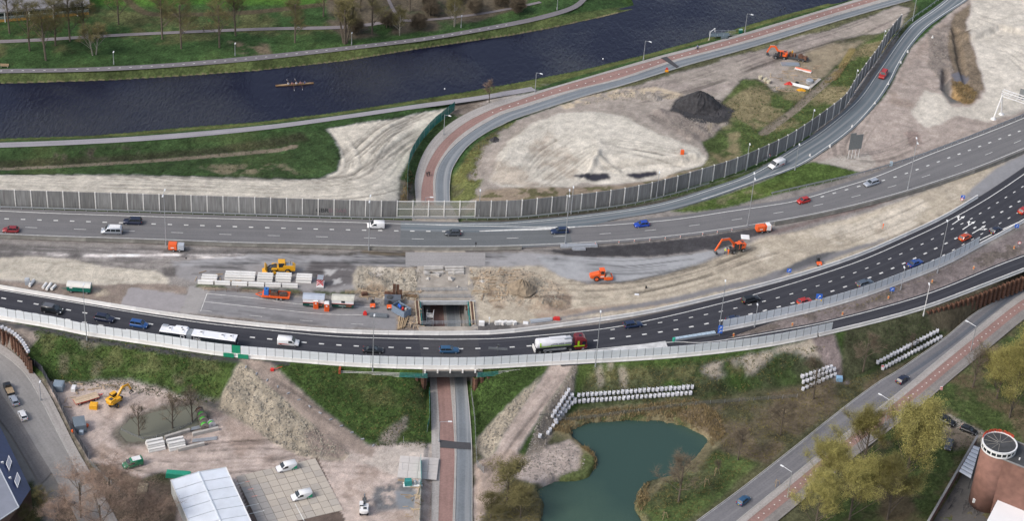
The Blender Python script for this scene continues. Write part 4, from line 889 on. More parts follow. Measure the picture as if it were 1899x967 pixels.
water('canal', [(-900, 120), (-260, 150)] + [(p[0], p[1] - 6) for p in CAN_N[1:]] + [(1172, 0), (1110, -70), (1400, -260), (1900, -140)] + [(p[0], p[1] + 6) for p in CAN_S[::-1]] + [(-900, 290)], ZW, (.009, .010, .024), .7, 1.1, .1, (1.0, .35, 1))
cx_, cy_ = 1150, 880
water('pond', [(cx_ + (p[0] - cx_) * 1.05, cy_ + (p[1] - cy_) * 1.05) for p in POND], ZP, (.034, .066, .056), .25, 1.6, .12)
water('puddle', [(190, 815), (220, 770), (300, 740), (400, 735), (410, 775), (372, 815), (320, 830), (240, 840)], ZY - .13, (.15, .15, .115), .05, 1.5, .2)
# ---------------------------------------------------------------- materials for built things
CONC = mat('concrete', (.42, .40, .375), .85, var=.16, vscale=.8, bump=.15, dirt=.35)
CONCW = mat('pale_concrete', (.68, .67, .65), .8, var=.10, vscale=.7, bump=.1, dirt=.22)
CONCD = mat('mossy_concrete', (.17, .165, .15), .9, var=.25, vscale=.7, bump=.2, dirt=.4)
STEEL = mat('galvanised_steel', (.46, .48, .51), .45, .6, var=.1, vscale=2)
DSTEEL = mat('dark_steel', (.09, .095, .10), .5, .4, var=.15, vscale=2)
RUST = mat('rusty_steel', (.115, .058, .038), .9, var=.4, vscale=1.6, bump=.3)
BLACK = mat('black_rubber', (.018, .018, .019), .8, var=.2, vscale=5)
GLASS = mat('dark_glass', (.02, .026, .032), .08, 0, spec=.8)
WHITEP = mat('white_paint', (.72, .72, .72), .35, var=.04, vscale=2, coat=.2, dirt=.08)
TEAL = mat('teal_sheet', (.03, .23, .22), .7, var=.2, vscale=2)
GNET = mat('green_netting', (.015, .20, .17), .8, var=.3, vscale=1.2, alpha=.72)
WOOD = mat('raw_timber', (.34, .25, .155), .8, var=.25, vscale=3)
ORANGE = mat('orange_paint', (.78, .115, .018), .4, var=.08, vscale=3, coat=.2, dirt=.12)
YELLOW = mat('yellow_paint', (.72, .36, .015), .4, var=.08, vscale=3, coat=.2, dirt=.15)
BLUE = mat('blue_sign', (.03, .13, .55), .4)
REDP = mat('red_paint', (.55, .03, .025), .4, var=.1, vscale=3)
LAMPW = mat('lamp_housing', (.7, .72, .74), .4)
# ---------------------------------------------------------------- noise barrier on the north edge
BAR = V3([(-60, 379.5), (0, 381.4), (480, 395.7), (664, 401), (731, 402), (873, 402), (950, 400.9), (1015, 395), (1093.5, 386.5), (1172, 374.6), (1243.6, 357.5), (1312, 337), (1356, 323.4), (1411.7, 300), (1463, 274.6), (1519, 237), (1563.5, 202), (1580.6, 175), (1604.5, 140), (1625, 112.6), (1645, 80), (1671, 48)])
PANEL = mat('weathered_panel', (.195, .196, .196), .9, var=.30, vscale=.55, bump=.15, dirt=.3)
def panel_mats():
 """concrete with rain streaks running down"""
 m = PANEL; n = m.node_tree; nz = [q for q in n.nodes if q.type == 'TEX_NOISE'][0]
 mp = n.nodes.new('ShaderNodeMapping'); mp.inputs['Scale'].default_value = (4, 4, .35); tc = [q for q in n.nodes if q.type == 'TEX_COORD'][0]
 oi = n.nodes.new('ShaderNodeObjectInfo'); ad = n.nodes.new('ShaderNodeVectorMath'); ad.operation = 'ADD'
 sc = n.nodes.new('ShaderNodeVectorMath'); sc.operation = 'SCALE'; sc.inputs[0].default_value = (37, 11, 5); n.links.new(oi.outputs['Random'], sc.inputs['Scale'])
 n.links.new(tc.outputs['Object'], ad.inputs[0]); n.links.new(sc.outputs[0], ad.inputs[1]); n.links.new(ad.outputs[0], mp.inputs[0])
 for q in n.nodes:
  if q.type == 'TEX_NOISE': n.links.new(mp.outputs[0], q.inputs['Vector'])
panel_mats()
nb = thing('noise_barrier', 'long grey concrete noise barrier with pale posts along the old motorway', 'noise barrier', BAR[0])
HB, PITCH = 4.75, 4.0
pm = MB()
for k in range(4): pm.box(0, 0, .02 + 1.18 * k, 3.72, .20 - .015 * (k % 2), 1.165)
PME = pm.mesh('panel', PANEL)
pw = MB().box(0, 0, -.4, .26, .34, HB + .5); PWE = pw.mesh('post', mat('pale_post', (.68, .67, .65), .8, var=.12, vscale=1))
gl = mat('barrier_glass', (.36, .36, .32), .25, alpha=.42, spec=.3)
gm = MB(); gm.use(gl).box(0, 0, .15, 3.7, .03, 4.4); GME = gm.mesh('glass_panel')
GFE = MB().box(0, 0, 0, 3.74, .14, .12).mesh('frame_rail', WHITEP)
o0 = Vector(BAR[0]); T = plen(BAR); n = int(T / PITCH)
def px_of(p):
 """where a world point shows in the photograph (x only; picks the glazed bays)"""
 y = p.y + Y0; z = p.z - HC; dep = y * math.cos(TH) - z * math.sin(TH); u = FPX * p.x / dep; v = FPX * (-y * math.sin(TH) - z * math.cos(TH)) / dep
 return u * math.cos(RO) - v * math.sin(RO) + IW / 2
for i in range(n + 1):
 p, t = along(BAR, i * PITCH); rz = math.atan2(t.y, t.x)
 link('post', PWE, nb, p - o0, rz)
 if i == n: break
 q, t2 = along(BAR, (i + 1) * PITCH); c_ = (p + q) / 2; rz = math.atan2(q.y - p.y, q.x - p.x); x = px_of(c_)
 if 731 < x < 873:
  g = link('glass_panel', GME, nb, c_ - o0, rz); [link('frame_rail', GFE, g, (0, 0, z)) for z in (.06, 2.3, 4.55)]
 else: link('panel', PME, nb, c_ - o0, rz)
# the tags sprayed on two bays and the notice on the barrier
def text(body, size, m, loc, rot, name, parent=None, ext=.004):
 c_ = bpy.data.curves.new(name, 'FONT'); c_.body = body; c_.size = size; c_.extrude = ext; c_.align_x = 'CENTER'; c_.align_y = 'CENTER'
 c_.resolution_u = 2
 o = bpy.data.objects.new(name, c_); C.objects.link(o); c_.materials.append(m)
 o.matrix_world = Matrix.Translation(loc) @ rot;
 dg = bpy.context.evaluated_depsgraph_get(); me = bpy.data.meshes.new_from_object(o.evaluated_get(dg)); M = o.matrix_world.copy(); bpy.data.objects.remove(o)
 o = bpy.data.objects.new(name, me); C.objects.link(o); o.matrix_world = M
 if parent: o.parent = parent
 return o
for px_, body, m_ in ((596, 'GBR', mat('graffiti_black', (.03, .03, .035), .7)), (627, 'BOAR', mat('graffiti_pink', (.24, .17, .19), .7))):
 c_ = min((along(BAR, s)[0] for s in np.arange(0, T, .5)), key=lambda q: abs(px_of(q) - px_))
 t = along(BAR, 90)[1]; rz = math.atan2(t.y, t.x)
 text(body, 1.75, m_, c_ - o0 + Vector((.0, -.16, 1.5)), Matrix.Rotation(rz, 4, 'Z') @ Matrix.Rotation(R(90), 4, 'X'), 'graffiti', nb)
# ---------------------------------------------------------------- guard rails
def guard_rail(P, label, h=.75, group=None):
 g = thing('guard_rail', label, 'guard rail', P[0]); o = Vector(P[0]); Q = [p - o for p in P]
 b = MB()
 for z in (h - .30, h - .02):
  b.wall(Q, z, z + .13, .05)
 b.wall(Q, h - .18, h - .05, .02)
 b.build('rail', STEEL, g)
 me = MB().box(0, 0, 0, .12, .12, h - .05).mesh('post', STEEL); T = plen(P)
 for i in range(int(T / 2.67)):
  p, t = along(P, i * 2.67 + .4); link('post', me, g, p - o + Vector((0, 0, 0)), math.atan2(t.y, t.x))
 return g
guard_rail(offset(resample(BAR, 2.0), -1.5)[:int(T / 2 * .63)], 'galvanised guard rail at the foot of the grey noise barrier')
guard_rail(offset(SLIP_L, 2.1)[int(len(SLIP_L) * .43):], 'galvanised guard rail beside the curving slip road')
guard_rail(V3([(1430, 362), (1500, 346), (1597.7, 323.5), (1703, 291.5), (1785, 261), (1899, 215), (1990, 177)]), 'galvanised guard rail between the motorway and the bare earth, under the gantry')
# ---------------------------------------------------------------- concrete barriers
def seg_mesh(L, m, w=.58, h=.9, name='segment'):
 b = MB(); pr = [(-w / 2, 0), (-w / 2, .12), (-w / 2 + .14, .34), (-.11, h), (.11, h), (w / 2 - .14, .34), (w / 2, .12), (w / 2, 0)]
 V0 = [(-L / 2 + .02, y, z) for y, z in pr]; V1 = [(L / 2 - .02, y, z) for y, z in pr]
 b.loft([V0, V1]); return b.mesh(name, m)
def barrier(P, me, label, cat, L=6.0, name='concrete_barrier', child='segment'):
 g = thing(name, label, cat, P[0]); o = Vector(P[0]); T = plen(P)
 for i in range(int(T / L)):
  p, _ = along(P, i * L); q, _ = along(P, (i + 1) * L)
  link(child, me, g, (p + q) / 2 - o, math.atan2(q.y - p.y, q.x - p.x))
 return g
SEG_W = seg_mesh(6.0, CONCW, .62, .95); SEG_D = seg_mesh(6.0, CONCD, .7, .85)
NBAR = V3([(-60, 525), (0, 535), (218, 571), (341, 589.5), (480, 605.5), (606, 616), (700, 620), (777, 621), (860, 621), (950, 617), (1117, 595), (1213, 579), (1315, 556), (1410, 541 - 9), (1512, 503), (1601, 472), (1683, 436), (1751, 403.5), (1824, 360)])
barrier(NBAR, SEG_W, 'long white concrete barrier dividing the new road from the building site', 'concrete barrier')
MW = offset(REFN, -4.9)
i0 = next(i for i, p in enumerate(MW) if px_of(p) > 1005); i1 = next(i for i, p in enumerate(MW) if px_of(p) > 1432)
barrier(MW[:i0], SEG_D, 'dark mossy concrete barrier along the lower edge of the motorway', 'concrete barrier')
barrier(MW[i1:], SEG_D, 'dark mossy concrete barrier beside the sandy strip at the upper bend', 'concrete barrier')
# milky noise screens standing on concrete blocks
MILK = mat('milky_acrylic', (.74, .78, .82), .35, var=.07, vscale=.6, alpha=.94, spec=.4, dirt=.12)
SC_P = MB().box(0, 0, .98, 1.94, .05, 2.25).mesh('screen_panel', MILK)
SC_B = seg_mesh(6.0, CONCW, .7, 1.0, 'base_block')
SC_T = MB().box(0, 0, .9, .07, .1, 2.36).mesh('post', DSTEEL)
SC_G = MB().box(0, 0, .98, 1.94, .05, 2.25).mesh('screen_panel', mat('green_panel', (.012, .25, .14), .6, var=.1))
def screen(P, label, low=0.0, skip=()):
 g = thing('noise_screen', label, 'noise screen', P[0]); o = Vector(P[0]); T = plen(P)
 for i in range(int(T / 6)):
  p, _ = along(P, i * 6); q, _ = along(P, i * 6 + 6); link('base_block', SC_B, g, (p + q) / 2 - o, math.atan2(q.y - p.y, q.x - p.x))
 for i in range(int((T - low) / 2) + 1):
  p, t = along(P, i * 2); link('post', SC_T, g, p - o, math.atan2(t.y, t.x))
  if i == int((T - low) / 2): break
  q, _ = along(P, i * 2 + 2)
  link('screen_panel', SC_G if i in skip else SC_P, g, (p + q) / 2 - o, math.atan2(q.y - p.y, q.x - p.x))
 return g
S1 = V3([(-60, 582), (0, 592), (102, 609), (160, 621.5), (297, 642), (408, 659), (533, 670), (640, 678.5), (700, 681.5), (789, 684), (883.6, 684), (980, 679), (1183, 668), (1310, 657.5), (1434, 641), (1553, 616)])
s1len = plen(S1); gi = int(min(range(int(s1len)), key=lambda s: abs(px_of(along(S1, s)[0]) - 428)) / 2)
scr = screen(S1, 'long milky noise screen on white concrete blocks along the southern road edge', skip=(gi,))
b = MB()
for a_, e_ in ((-2.9, -.45), (.45, 2.9)):
 p = along(S1, gi * 2 + 1 + a_)[0] - S1[0]; q = along(S1, gi * 2 + 1 + e_)[0] - S1[0]; n_ = Vector((q.y - p.y, -(q.x - p.x), 0)).normalized()
 b.bar(p + n_ * .5 + Vector((0, 0, .6)), q + n_ * .5 + Vector((0, 0, .6)), .08, 1.15)
b.build('green_board', MATS['green_panel'], scr)
S2 = V3([(1338, 614.5), (1410, 600), (1519, 574.5), (1601, 550.5), (1666, 526.5), (1751, 492), (1818, 456), (1899, 411.5), (1990, 352)])
screen(S2, 'shorter milky noise screen between the new road and the exit road', low=plen(S2) - plen(V3([(1338, 614.5), (1410, 600), (1519, 574.5), (1601, 550.5), (1666, 526.5), (1751, 492), (1818, 456)])))
barrier(V3([(1518, 624), (1630, 597), (1717, 572), (1800, 541), (1899, 502.5), (1990, 466)]), SEG_W, 'white concrete barrier on top of the rusty sheet piling by the exit road', 'concrete barrier')
# ---------------------------------------------------------------- sheet piling
def piling(P, z0, z1, label, pitch=.75, cap=None):
 g = thing('sheet_pile_wall', label, 'sheet pile wall', (P[0].x, P[0].y, 0)); o = Vector((P[0].x, P[0].y, 0))
 pr = [(-.375, .16), (-.26, .16), (-.14, -.16), (.14, -.16), (.26, .16), (.375, .16)]
 b = MB(); n_ = len(pr)
 b.loft([[(x, y, z0) for x, y in pr] + [(x, y + .03, z0) for x, y in pr[::-1]], [(x, y, z1) for x, y in pr] + [(x, y + .03, z1) for x, y in pr[::-1]]])
 me = b.mesh('sheet_pile', RUST); T = plen(P)
 for i in range(int(T / (2 * pitch))):
  p, t = along(P, (i + .5) * 2 * pitch)
  o_ = link('sheet_pile', me, g, Vector((p.x, p.y, random.uniform(-.06, .06))) - o, math.atan2(t.y, t.x)); o_.scale = (2 * pitch / .75, 2, 1)
 if cap: MB().wall([Vector((p.x, p.y, 0)) - o for p in P], z1 + .02, z1 + .25, .3).build('cap_beam', cap, g)
 return g
piling(V3([(1719, 578), (1760, 565), (1800, 551), (1850, 531.5), (1899, 512.5), (1980, 480)]), -4.6, -.05, 'rusty sheet pile wall holding up the exit road at the right', .8)
piling(flat(pts([(-60, 592, -1.2), (0, 612, -1.2), (20, 622, -1.2), (38, 640, -1.2), (50, 660, -1.2), (60, 682, -2)]), 0), -5.2, -1.2, 'rusty sheet pile wall curving above the residential street')
piling(flat(pts([(755, 699, -1.4), (797, 705, -1.4)]), 0), -4.6, -1.0, 'rusty sheet pile wing wall left of the underpass mouth')
piling(flat(pts([(877, 705, -1.4), (935, 697, -1.4)]), 0), -4.6, -1.0, 'rusty sheet pile wing wall right of the underpass mouth')
# ---------------------------------------------------------------- decks over the underpass
DECK = mat('deck_concrete', (.30, .27, .235), .9, var=.25, vscale=.5, bump=.2, dirt=.5)
def slab(name, poly, z0, z1, m, label, cat, kind=None):
 P = pts(poly, z1)
 b = MB(); b.poly([(p.x, p.y) for p in P], z0, z1); q = b.build(name, m); tag(q, label, cat, kind=kind)
 return q
slab('bridge_deck', [(768, 381), (838, 381), (848, 402), (884, 557), (776, 557), (764, 402)], -1.5, -.012, DECK, 'northern bridge deck of bare dirty concrete over the underpass', 'bridge deck')
slab('bridge_deck', [(776, 606), (886, 606), (895, 688), (784, 688)], -1.5, -.012, DECK, 'southern bridge deck carrying the new road over the underpass', 'bridge deck')
ribbon('old_asphalt', lift(V3([(752, 468), (900, 469)]), .012), lift(V3([(752, 494), (900, 493.5)]), .012), asphalt('old_asphalt', (.275, .265, .262)))
# side walls of the cutting
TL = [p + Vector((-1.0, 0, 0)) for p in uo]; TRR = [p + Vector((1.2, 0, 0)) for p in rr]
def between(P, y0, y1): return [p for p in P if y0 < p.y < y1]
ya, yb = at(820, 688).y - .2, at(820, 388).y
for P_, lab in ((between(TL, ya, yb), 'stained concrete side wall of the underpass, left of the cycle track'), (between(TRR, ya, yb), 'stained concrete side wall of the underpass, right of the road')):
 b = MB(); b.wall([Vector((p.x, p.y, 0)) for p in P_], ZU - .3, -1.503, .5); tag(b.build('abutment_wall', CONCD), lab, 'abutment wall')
# opening between the decks: edge beam, railings, teal boards and rusty struts
bd = thing('edge_beam', 'grey concrete edge beam with haunched corners over the open underpass', 'bridge beam', at(776, 558))
o0 = at(776, 558); e0 = at(884, 558); L_ = (e0 - o0).length; rz_ = math.atan2((e0 - o0).y, (e0 - o0).x); bd.rotation_euler = (0, 0, rz_)
LBEAM = mat('beam_concrete', (.43, .45, .46), .8, var=.1, vscale=1)
b = MB(); b.prism([(0.3, -1.9), (.3, .05), (L_ - .3, .05), (L_ - .3, -1.9), (L_ - .7, -1.9), (L_ - .85, -1.3), (L_ - 1.3, -.95), (1.3, -.95), (.85, -1.3), (.7, -1.9)], -.45, -.02); b.build('beam', LBEAM, bd)
def railing(p, q, label, m=STEEL, h=1.0, step=1.3, rails=3, cat='railing'):
 g = thing('railing', label, cat, p); v = q - p
 b = MB()
 for k in range(rails): b.bar((0, 0, h * (k + 1) / rails), v + Vector((0, 0, h * (k + 1) / rails)), .07)
 b.build('rail', m, g); me = MB().box(0, 0, 0, .07, .07, h).mesh('post', m); n_ = max(1, int(v.length / step))
 for k in range(n_ + 1): link('post', me, g, v * (k / n_))
 return g
railing(at(777, 553), at(872, 553), 'grey railing on the edge of the broken northern deck, second row')
railing(at(772, 541), at(866, 540), 'low grey railing lying nearest the stacked concrete beams')
railing(at(779, 603), at(882, 601), 'pale double railing on the southern lip of the open underpass')
railing(at(875, 547), at(908, 545), 'brown site railing right of the broken deck', WOOD)
railing(at(640, 545), at(700, 549), 'brown site railing left of the upright rusty pile', WOOD)
railing(at(748, 552), at(776, 555), 'short brown site railing between the rusty pile and the deck', WOOD)
railing(at(380, 540), at(560, 547), 'long rusty site railing behind the orange flatbed trailer', RUST, .9, 2.4, 2)
for x0, x1, s in ((779, 783, -1), (868, 872, 1)):
 g = thing('formwork', 'teal lined timber formwork on the %s side of the open underpass' % ('left' if s < 0 else 'right'), 'formwork', at((x0 + x1) / 2, 580, 0))
 a_, c_ = at(x0, 560, 0), at(x1, 602, 0); o0 = at((x0 + x1) / 2, 580, 0)
 b = MB(); b.bar(a_ - o0 + Vector((0, 0, -1.2)), c_ - o0 + Vector((0, 0, -1.2)), .12, 2.6); b.build('teal_board', TEAL, g)
 v = Vector((s * .75, 0, 0)); MB().bar(a_ - o0 + v + Vector((0, 0, .1)), c_ - o0 + v + Vector((0, 0, .1)), .45, .3).build('rusty_strut', RUST, g)
 for kx in (.4, 1.2): v = Vector((s * kx, 0, 0)); MB().bar(a_ - o0 + v + Vector((0, 0, .1)), c_ - o0 + v + Vector((0, 0, .1)), .22, .35).build('timber_beam', mat('cream_timber', (.5, .42, .30), .8, var=.2, vscale=2), g)
st = thing('scaffold_stair', 'white scaffold stair inside the open underpass on the left', 'scaffold stair', at(790, 612, ZU))
b = MB()
for x in (0, 1.6):
 for y in (0, 1.4): b.box(x, y, 0, .08, .08, 5)
for z in (1, 2, 3, 4, 4.9): b.bar((0, 0, z), (1.6, 0, z), .08); b.bar((1.6, 0, z), (1.6, 1.4, z), .08)
b.build('frame', WHITEP, st); MB().box(.8, .7, 3.6, 1.6, 1.4, .06).build('platform', CONC, st)
for k in range(4):
 p = at(864, 585 + k * 5, ZU); tag(link('rusty_strut', MB().box(0, 0, 0, .5, .5, 4.4).mesh('rusty_strut', RUST), None, p), ('rearmost', 'second rearmost', 'second foremost', 'foremost')[k] + ' of the four rusty upright struts inside the open underpass', 'strut', 'rusty struts inside the underpass')
pl = thing('sheet_pile', 'tall rusty sheet pile standing upright above the broken ground', 'sheet pile', at(737, 554))
for k, h in enumerate((4.2, 3.9, 2.6)): MB().box(k * .78 - .8, (k % 2) * .25, 0, .72, .16, h).build('pile', RUST, pl)
tag(MB().box(0, 0, 0, 2.4, .3, 1.0).build('sheet_pile', RUST), 'low rusty sheet pile left of the upright pile', 'sheet pile').location = at(722, 548)
tag(MB().box(0, 0, 0, 3.0, .3, .9).build('sheet_pile', RUST), 'low rusty sheet pile between the upright pile and the deck', 'sheet pile').location = at(762, 552)
tag(MB().box(0, 0, 0, 1.4, .8, 1.0, .4).build('sheet_pile', RUST), 'crumpled rusty plate on the rubble behind the site huts', 'rusty plate').location = at(676, 549)
# underpass mouth: fascia with brackets, pipes along the screen foot
fa = thing('bridge_fascia', 'dark fascia beam with brackets above the underpass mouth', 'bridge beam', at(786, 689)); o0 = at(786, 689); v = at(893, 688) - o0
MB().bar((0, -.1, -.8), v + Vector((0, -.1, -.8)), .4, 1.5).build('beam', DSTEEL, fa)
for k in range(5): MB().box(v.x * (k + .1) / 4.6, v.y * k / 4.6 - .35, -.2, .35, .5, .7).build('bracket', CONCW, fa)
for px0, px1, lab in ((630, 793, 'bundle of pale pipes with teal ends left of the underpass mouth'), (884, 965, 'bundle of pale pipes with teal ends right of the underpass mouth')):
 a_, c_ = at(px0, 689 if px0 < 700 else 693, -.2), at(px1, 694 if px0 < 700 else 686, -.2)
 g = thing('pipe_bundle', lab, 'pipes', a_)
 for k in range(4):
  v = c_ - a_; w_ = Vector((0, -.16 * k, -.24 * k)); t0 = .68 if px0 < 700 else 0
  MB().bar(w_, v + w_, .09, n=6).build('pipe', CONCW, g)
  MB().bar(w_ + v * (t0 if t0 else .02), w_ + v * (1 if t0 else .5), .12, n=6).build('pipe_sleeve', TEAL, g)
tag(MB().box(0, 0, 0, .5, 1.4, 1.3).build('junction_box', mat('rust_orange', (.33, .07, .03), .7, var=.2)), 'rust red box at the left end of the pale pipe bundle', 'box').location = at(630, 692, -.8)
# ---------------------------------------------------------------- buildings
BRICK = mat('red_brick', (.195, .102, .08), .9, var=.22, vscale=.6, bump=.1)
ROOFD = mat('dark_roofing', (.05, .052, .055), .85, var=.3, vscale=.5)
def faces(name, quads, m, parent):
 b = MB()
 for q in quads: b.add(q, [tuple(range(len(q)))])
 return b.build(name, m, parent)
# white shed with a membrane roof
zt, zr = -1.3, -.75
A_, B_ = at(316.5, 892, zt), at(419, 868, zt); D_ = A_ + (at(348.6, 967, zt) - A_) * 1.9; E_ = B_ + (D_ - A_)
wh = thing('storage_shed', 'white storage shed with a creased membrane roof beside the slab yard', 'shed', (A_.x, A_.y, ZY)); O = Vector((A_.x, A_.y, ZY))
MEM = mat('roof_membrane', (.66, .70, .76), .45, var=.06, vscale=.35, dirt=.14); MEM2 = mat('roof_seam', (.6, .64, .68), .5)
rl_ = lambda p: p - O
F0, F1 = (A_ + B_) / 2, (D_ + E_) / 2; F0 = Vector((F0.x, F0.y, zr)); F1 = Vector((F1.x, F1.y, zr))
for s0, s1, nm in ((A_, D_, 'l'), (B_, E_, 'r')):
 for k in range(8):
  u0, u1 = k / 8, (k + 1) / 8; g_ = .004
  faces('roof_panel', [[rl_(F0.lerp(F1, u0 + g_)), rl_(F0.lerp(F1, u1)), rl_(s0.lerp(s1, u1)), rl_(s0.lerp(s1, u0 + g_))] if nm == 'l' else [rl_(s0.lerp(s1, u0 + g_)), rl_(s0.lerp(s1, u1)), rl_(F0.lerp(F1, u1)), rl_(F0.lerp(F1, u0 + g_))]], MEM, wh)
b = MB(); up = Vector((0, 0, .03))
for k in range(9):
 u = k / 8
 for s0, s1 in ((A_, D_), (B_, E_)): b.bar(rl_(F0.lerp(F1, u)) + up, rl_(s0.lerp(s1, u)) + up, .12)
b.bar(rl_(F0) + up, rl_(F1) + up, .3); b.build('seam', MEM2, wh)
b = MB()
for p, q in ((A_, B_), (A_, D_), (B_, E_)): b.bar(rl_(p) + Vector((0, 0, .06)), rl_(q) + Vector((0, 0, .06)), .16)
b.build('roof_edge', WHITEP, wh)
dn = lambda p: Vector((p.x, p.y, ZY - .2))
faces('wall', [[rl_(dn(A_)), rl_(dn(B_)), rl_(B_), rl_(F0), rl_(A_)], [rl_(dn(A_)), rl_(A_), rl_(D_), rl_(dn(D_))], [rl_(dn(B_)), rl_(dn(E_)), rl_(E_), rl_(B_)], [rl_(dn(D_)), rl_(D_), rl_(F1), rl_(E_), rl_(dn(E_))]], mat('shed_cladding', (.5, .51, .5), .7, var=.15, vscale=.4), wh)
# house with a navy roof, bottom left
ze, zk = .6, 4.0
hs_ = thing('terraced_house', 'house with steep navy roof and flat grey top at the lower corner', 'house', (*at(30, 900, ZY).xy, ZY)); O = Vector(hs_.location)
e0, e1 = at(-60, 668, ze), at(57, 908, ze); k0, k1 = at(-78, 716, zk), at(35, 942, zk); f0, f1 = at(-190, 790, zk), at(-70, 1012, zk)
NAVY = mat('navy_roof', (.028, .045, .125), .4, var=.12, vscale=1.2); GREYR = mat('grey_roof', (.20, .215, .26), .7, var=.08, vscale=.6)
faces('roof_slope', [[rl_(q) for q in (e0, e1, k1, k0)]], NAVY, hs_); faces('flat_roof', [[rl_(q) for q in (k0, k1, f1, f0)]], GREYR, hs_)
g1 = Vector((e1.x, e1.y, ZY)); faces('wall', [[rl_(dn(e0)), rl_(dn(e1)), rl_(e1), rl_(e0)], [rl_(dn(e1)), rl_(dn(f1)), rl_(f1), rl_(k1), rl_(e1)]], mat('house_brick', (.16, .10, .08), .9, var=.2, vscale=.6), hs_)
b = MB(); b.bar(rl_(k0) + up, rl_(k1) + up, .2); b.bar(rl_(k1) + up, rl_(f1) + up, .2); b.build('roof_edge', mat('zinc_trim', (.5, .53, .57), .5, .3), hs_)
for u in (.30, .44, .765, .895):
 c0 = e0.lerp(e1, u); c1 = k0.lerp(k1, u); t = (e1 - e0).normalized(); inn = (c1 - c0); inn.z = 0; inn.normalize()
 m0 = c0.lerp(c1, .55); z_ = zk - .55
 q = [m0 - t * 1.15 + inn * -1.9, m0 + t * 1.15 + inn * -1.9, m0 + t * 1.15 + inn * 1.0, m0 - t * 1.15 + inn * 1.0]
 q = [rl_(Vector((p.x, p.y, z_))) for p in q]
 bb = MB(); bb.use(WHITEP); n_ = 4
 bb.add([p + Vector((0, 0, -.12)) for p in q] + [p + Vector((0, 0, .06)) for p in q], [(0, 1, 5, 4), (1, 2, 6, 5), (2, 3, 7, 6), (3, 0, 4, 7), (4, 5, 6, 7)])
 dm = bb.build('dormer', WHITEP, hs_); cc = sum(q, Vector()) / 4
 MB().add([cc + (p - cc) * .86 + Vector((0, 0, .07)) for p in q], [(0, 1, 2, 3)]).build('dormer_roof', GREYR, dm)
 MB().add([q[0] + Vector((0, 0, -.12)), q[1] + Vector((0, 0, -.12)), q[1] + Vector((0, 0, -1.5)), q[0] + Vector((0, 0, -1.5))], [(0, 1, 2, 3)]).build('dormer_window', GLASS, dm)
for u in (.52, .60, .70, .82):
 p = rl_(e0.lerp(e1, u).lerp(k0.lerp(k1, u), .75)); MB().box(p.x, p.y, p.z, .5, .35, .5, .6).build('roof_vent', WHITEP, hs_)
# low school-like building far left
O = at(166, 27, -3); O2 = at(-120, 51.5, -3); t = (O2 - O).normalized(); nn = Vector((t.y, -t.x, 0)); nn = -nn if nn.y < 0 else nn
sb = thing('pavilion', 'low long pavilion with a grey roof and ochre base panels behind bare trees', 'building', O, math.atan2(-t.y, -t.x)); W_ = (O2 - O).length
OCH = mat('ochre_panel', (.40, .22, .05), .7, var=.15, vscale=1); TEA2 = mat('grey_teal_panel', (.18, .235, .24), .7, var=.1, vscale=1)
MB().box(-W_ / 2, 12, 3.35, W_ + .8, 25, .35).build('roof', mat('grey_roofing', (.19, .185, .20), .9, var=.15, vscale=.3), sb)
MB().box(-W_ / 2, 12.1, 0, W_ - .1, 23.8, 3.36).build('wall', TEA2, sb)
ochm = MB().box(0, 0, 0, 3.3, .1, .85).mesh('base_panel', OCH); wim = MB().box(0, 0, 1.75, 1.55, .1, 1.1).mesh('window', GLASS); sil = MB().box(0, -.04, 1.66, 1.7, .14, .09).mesh('sill', WHITEP); colm = MB().box(0, -.1, 0, .28, .28, 3.35).mesh('column', WHITEP)
for k in range(int(W_ / 3.5)):
 x = -1.8 - k * 3.5; link('base_panel', ochm, sb, (x, .15, 0))
 for d_ in (-.85, .85): w_ = link('window', wim, sb, (x + d_, .15, 0)); link('sill', sil, w_)
 if k % 2: link('column', colm, sb, (x + 1.75, -.05, 0))
MB().box(-W_ / 2, .1, 2.95, W_, .14, .3).build('fascia', WHITEP, sb)
# brick tower, annex and yard wall, bottom right
tz = 12.0; tc = at(1854, 822, tz); tw = thing('round_tower', 'round red brick tower with a ring of windows and red letters on its rim', 'tower', (tc.x, tc.y, ZY)); h_ = tz - ZY; r_ = 3.75
def ring(r, z, n=40): return [(r * math.cos(2 * math.pi * i / n), r * math.sin(2 * math.pi * i / n), z) for i in range(n)]
MB().loft([ring(r_ - .15, -.3), ring(r_ - .15, h_ - 1.5)]).build('brick_drum', BRICK, tw, True)
MB().loft([ring(r_ + .02, h_ - 1.5), ring(r_ + .02, h_ - 1.15)]).build('white_band', WHITEP, tw)
MB().loft([ring(r_ - .1, h_ - 1.15), ring(r_ - .1, h_ - .3)]).build('window_ring', GLASS, tw)
wm_ = MB().box(r_ - .02, 0, h_ - 1.16, .12, .22, .9).mesh('mullion', WHITEP)
for k in range(20): link('mullion', wm_, tw, None, 2 * math.pi * k / 20)
MB().loft([ring(r_ + .06, h_ - .3), ring(r_ + .06, h_ + .1), ring(r_ - .25, h_ + .1), ring(r_ - .25, h_ - .06)], caps=False).build('roof_rim', WHITEP, tw)
MB().loft([ring(r_ - .2, h_ - .2), ring(r_ - .25, h_ - .06)]).build('roof', ROOFD, tw)
rib = MB().bar((.4, 0, h_ - .03), (r_ - .4, 0, h_ - .03), .1, .06).mesh('roof_rib', mat('lichen_rib', (.22, .21, .19), .9, var=.3));
for k in range(9): link('roof_rib', rib, tw, None, .3 + k * .52)
LET = mat('red_letter', (.55, .07, .035), .5)
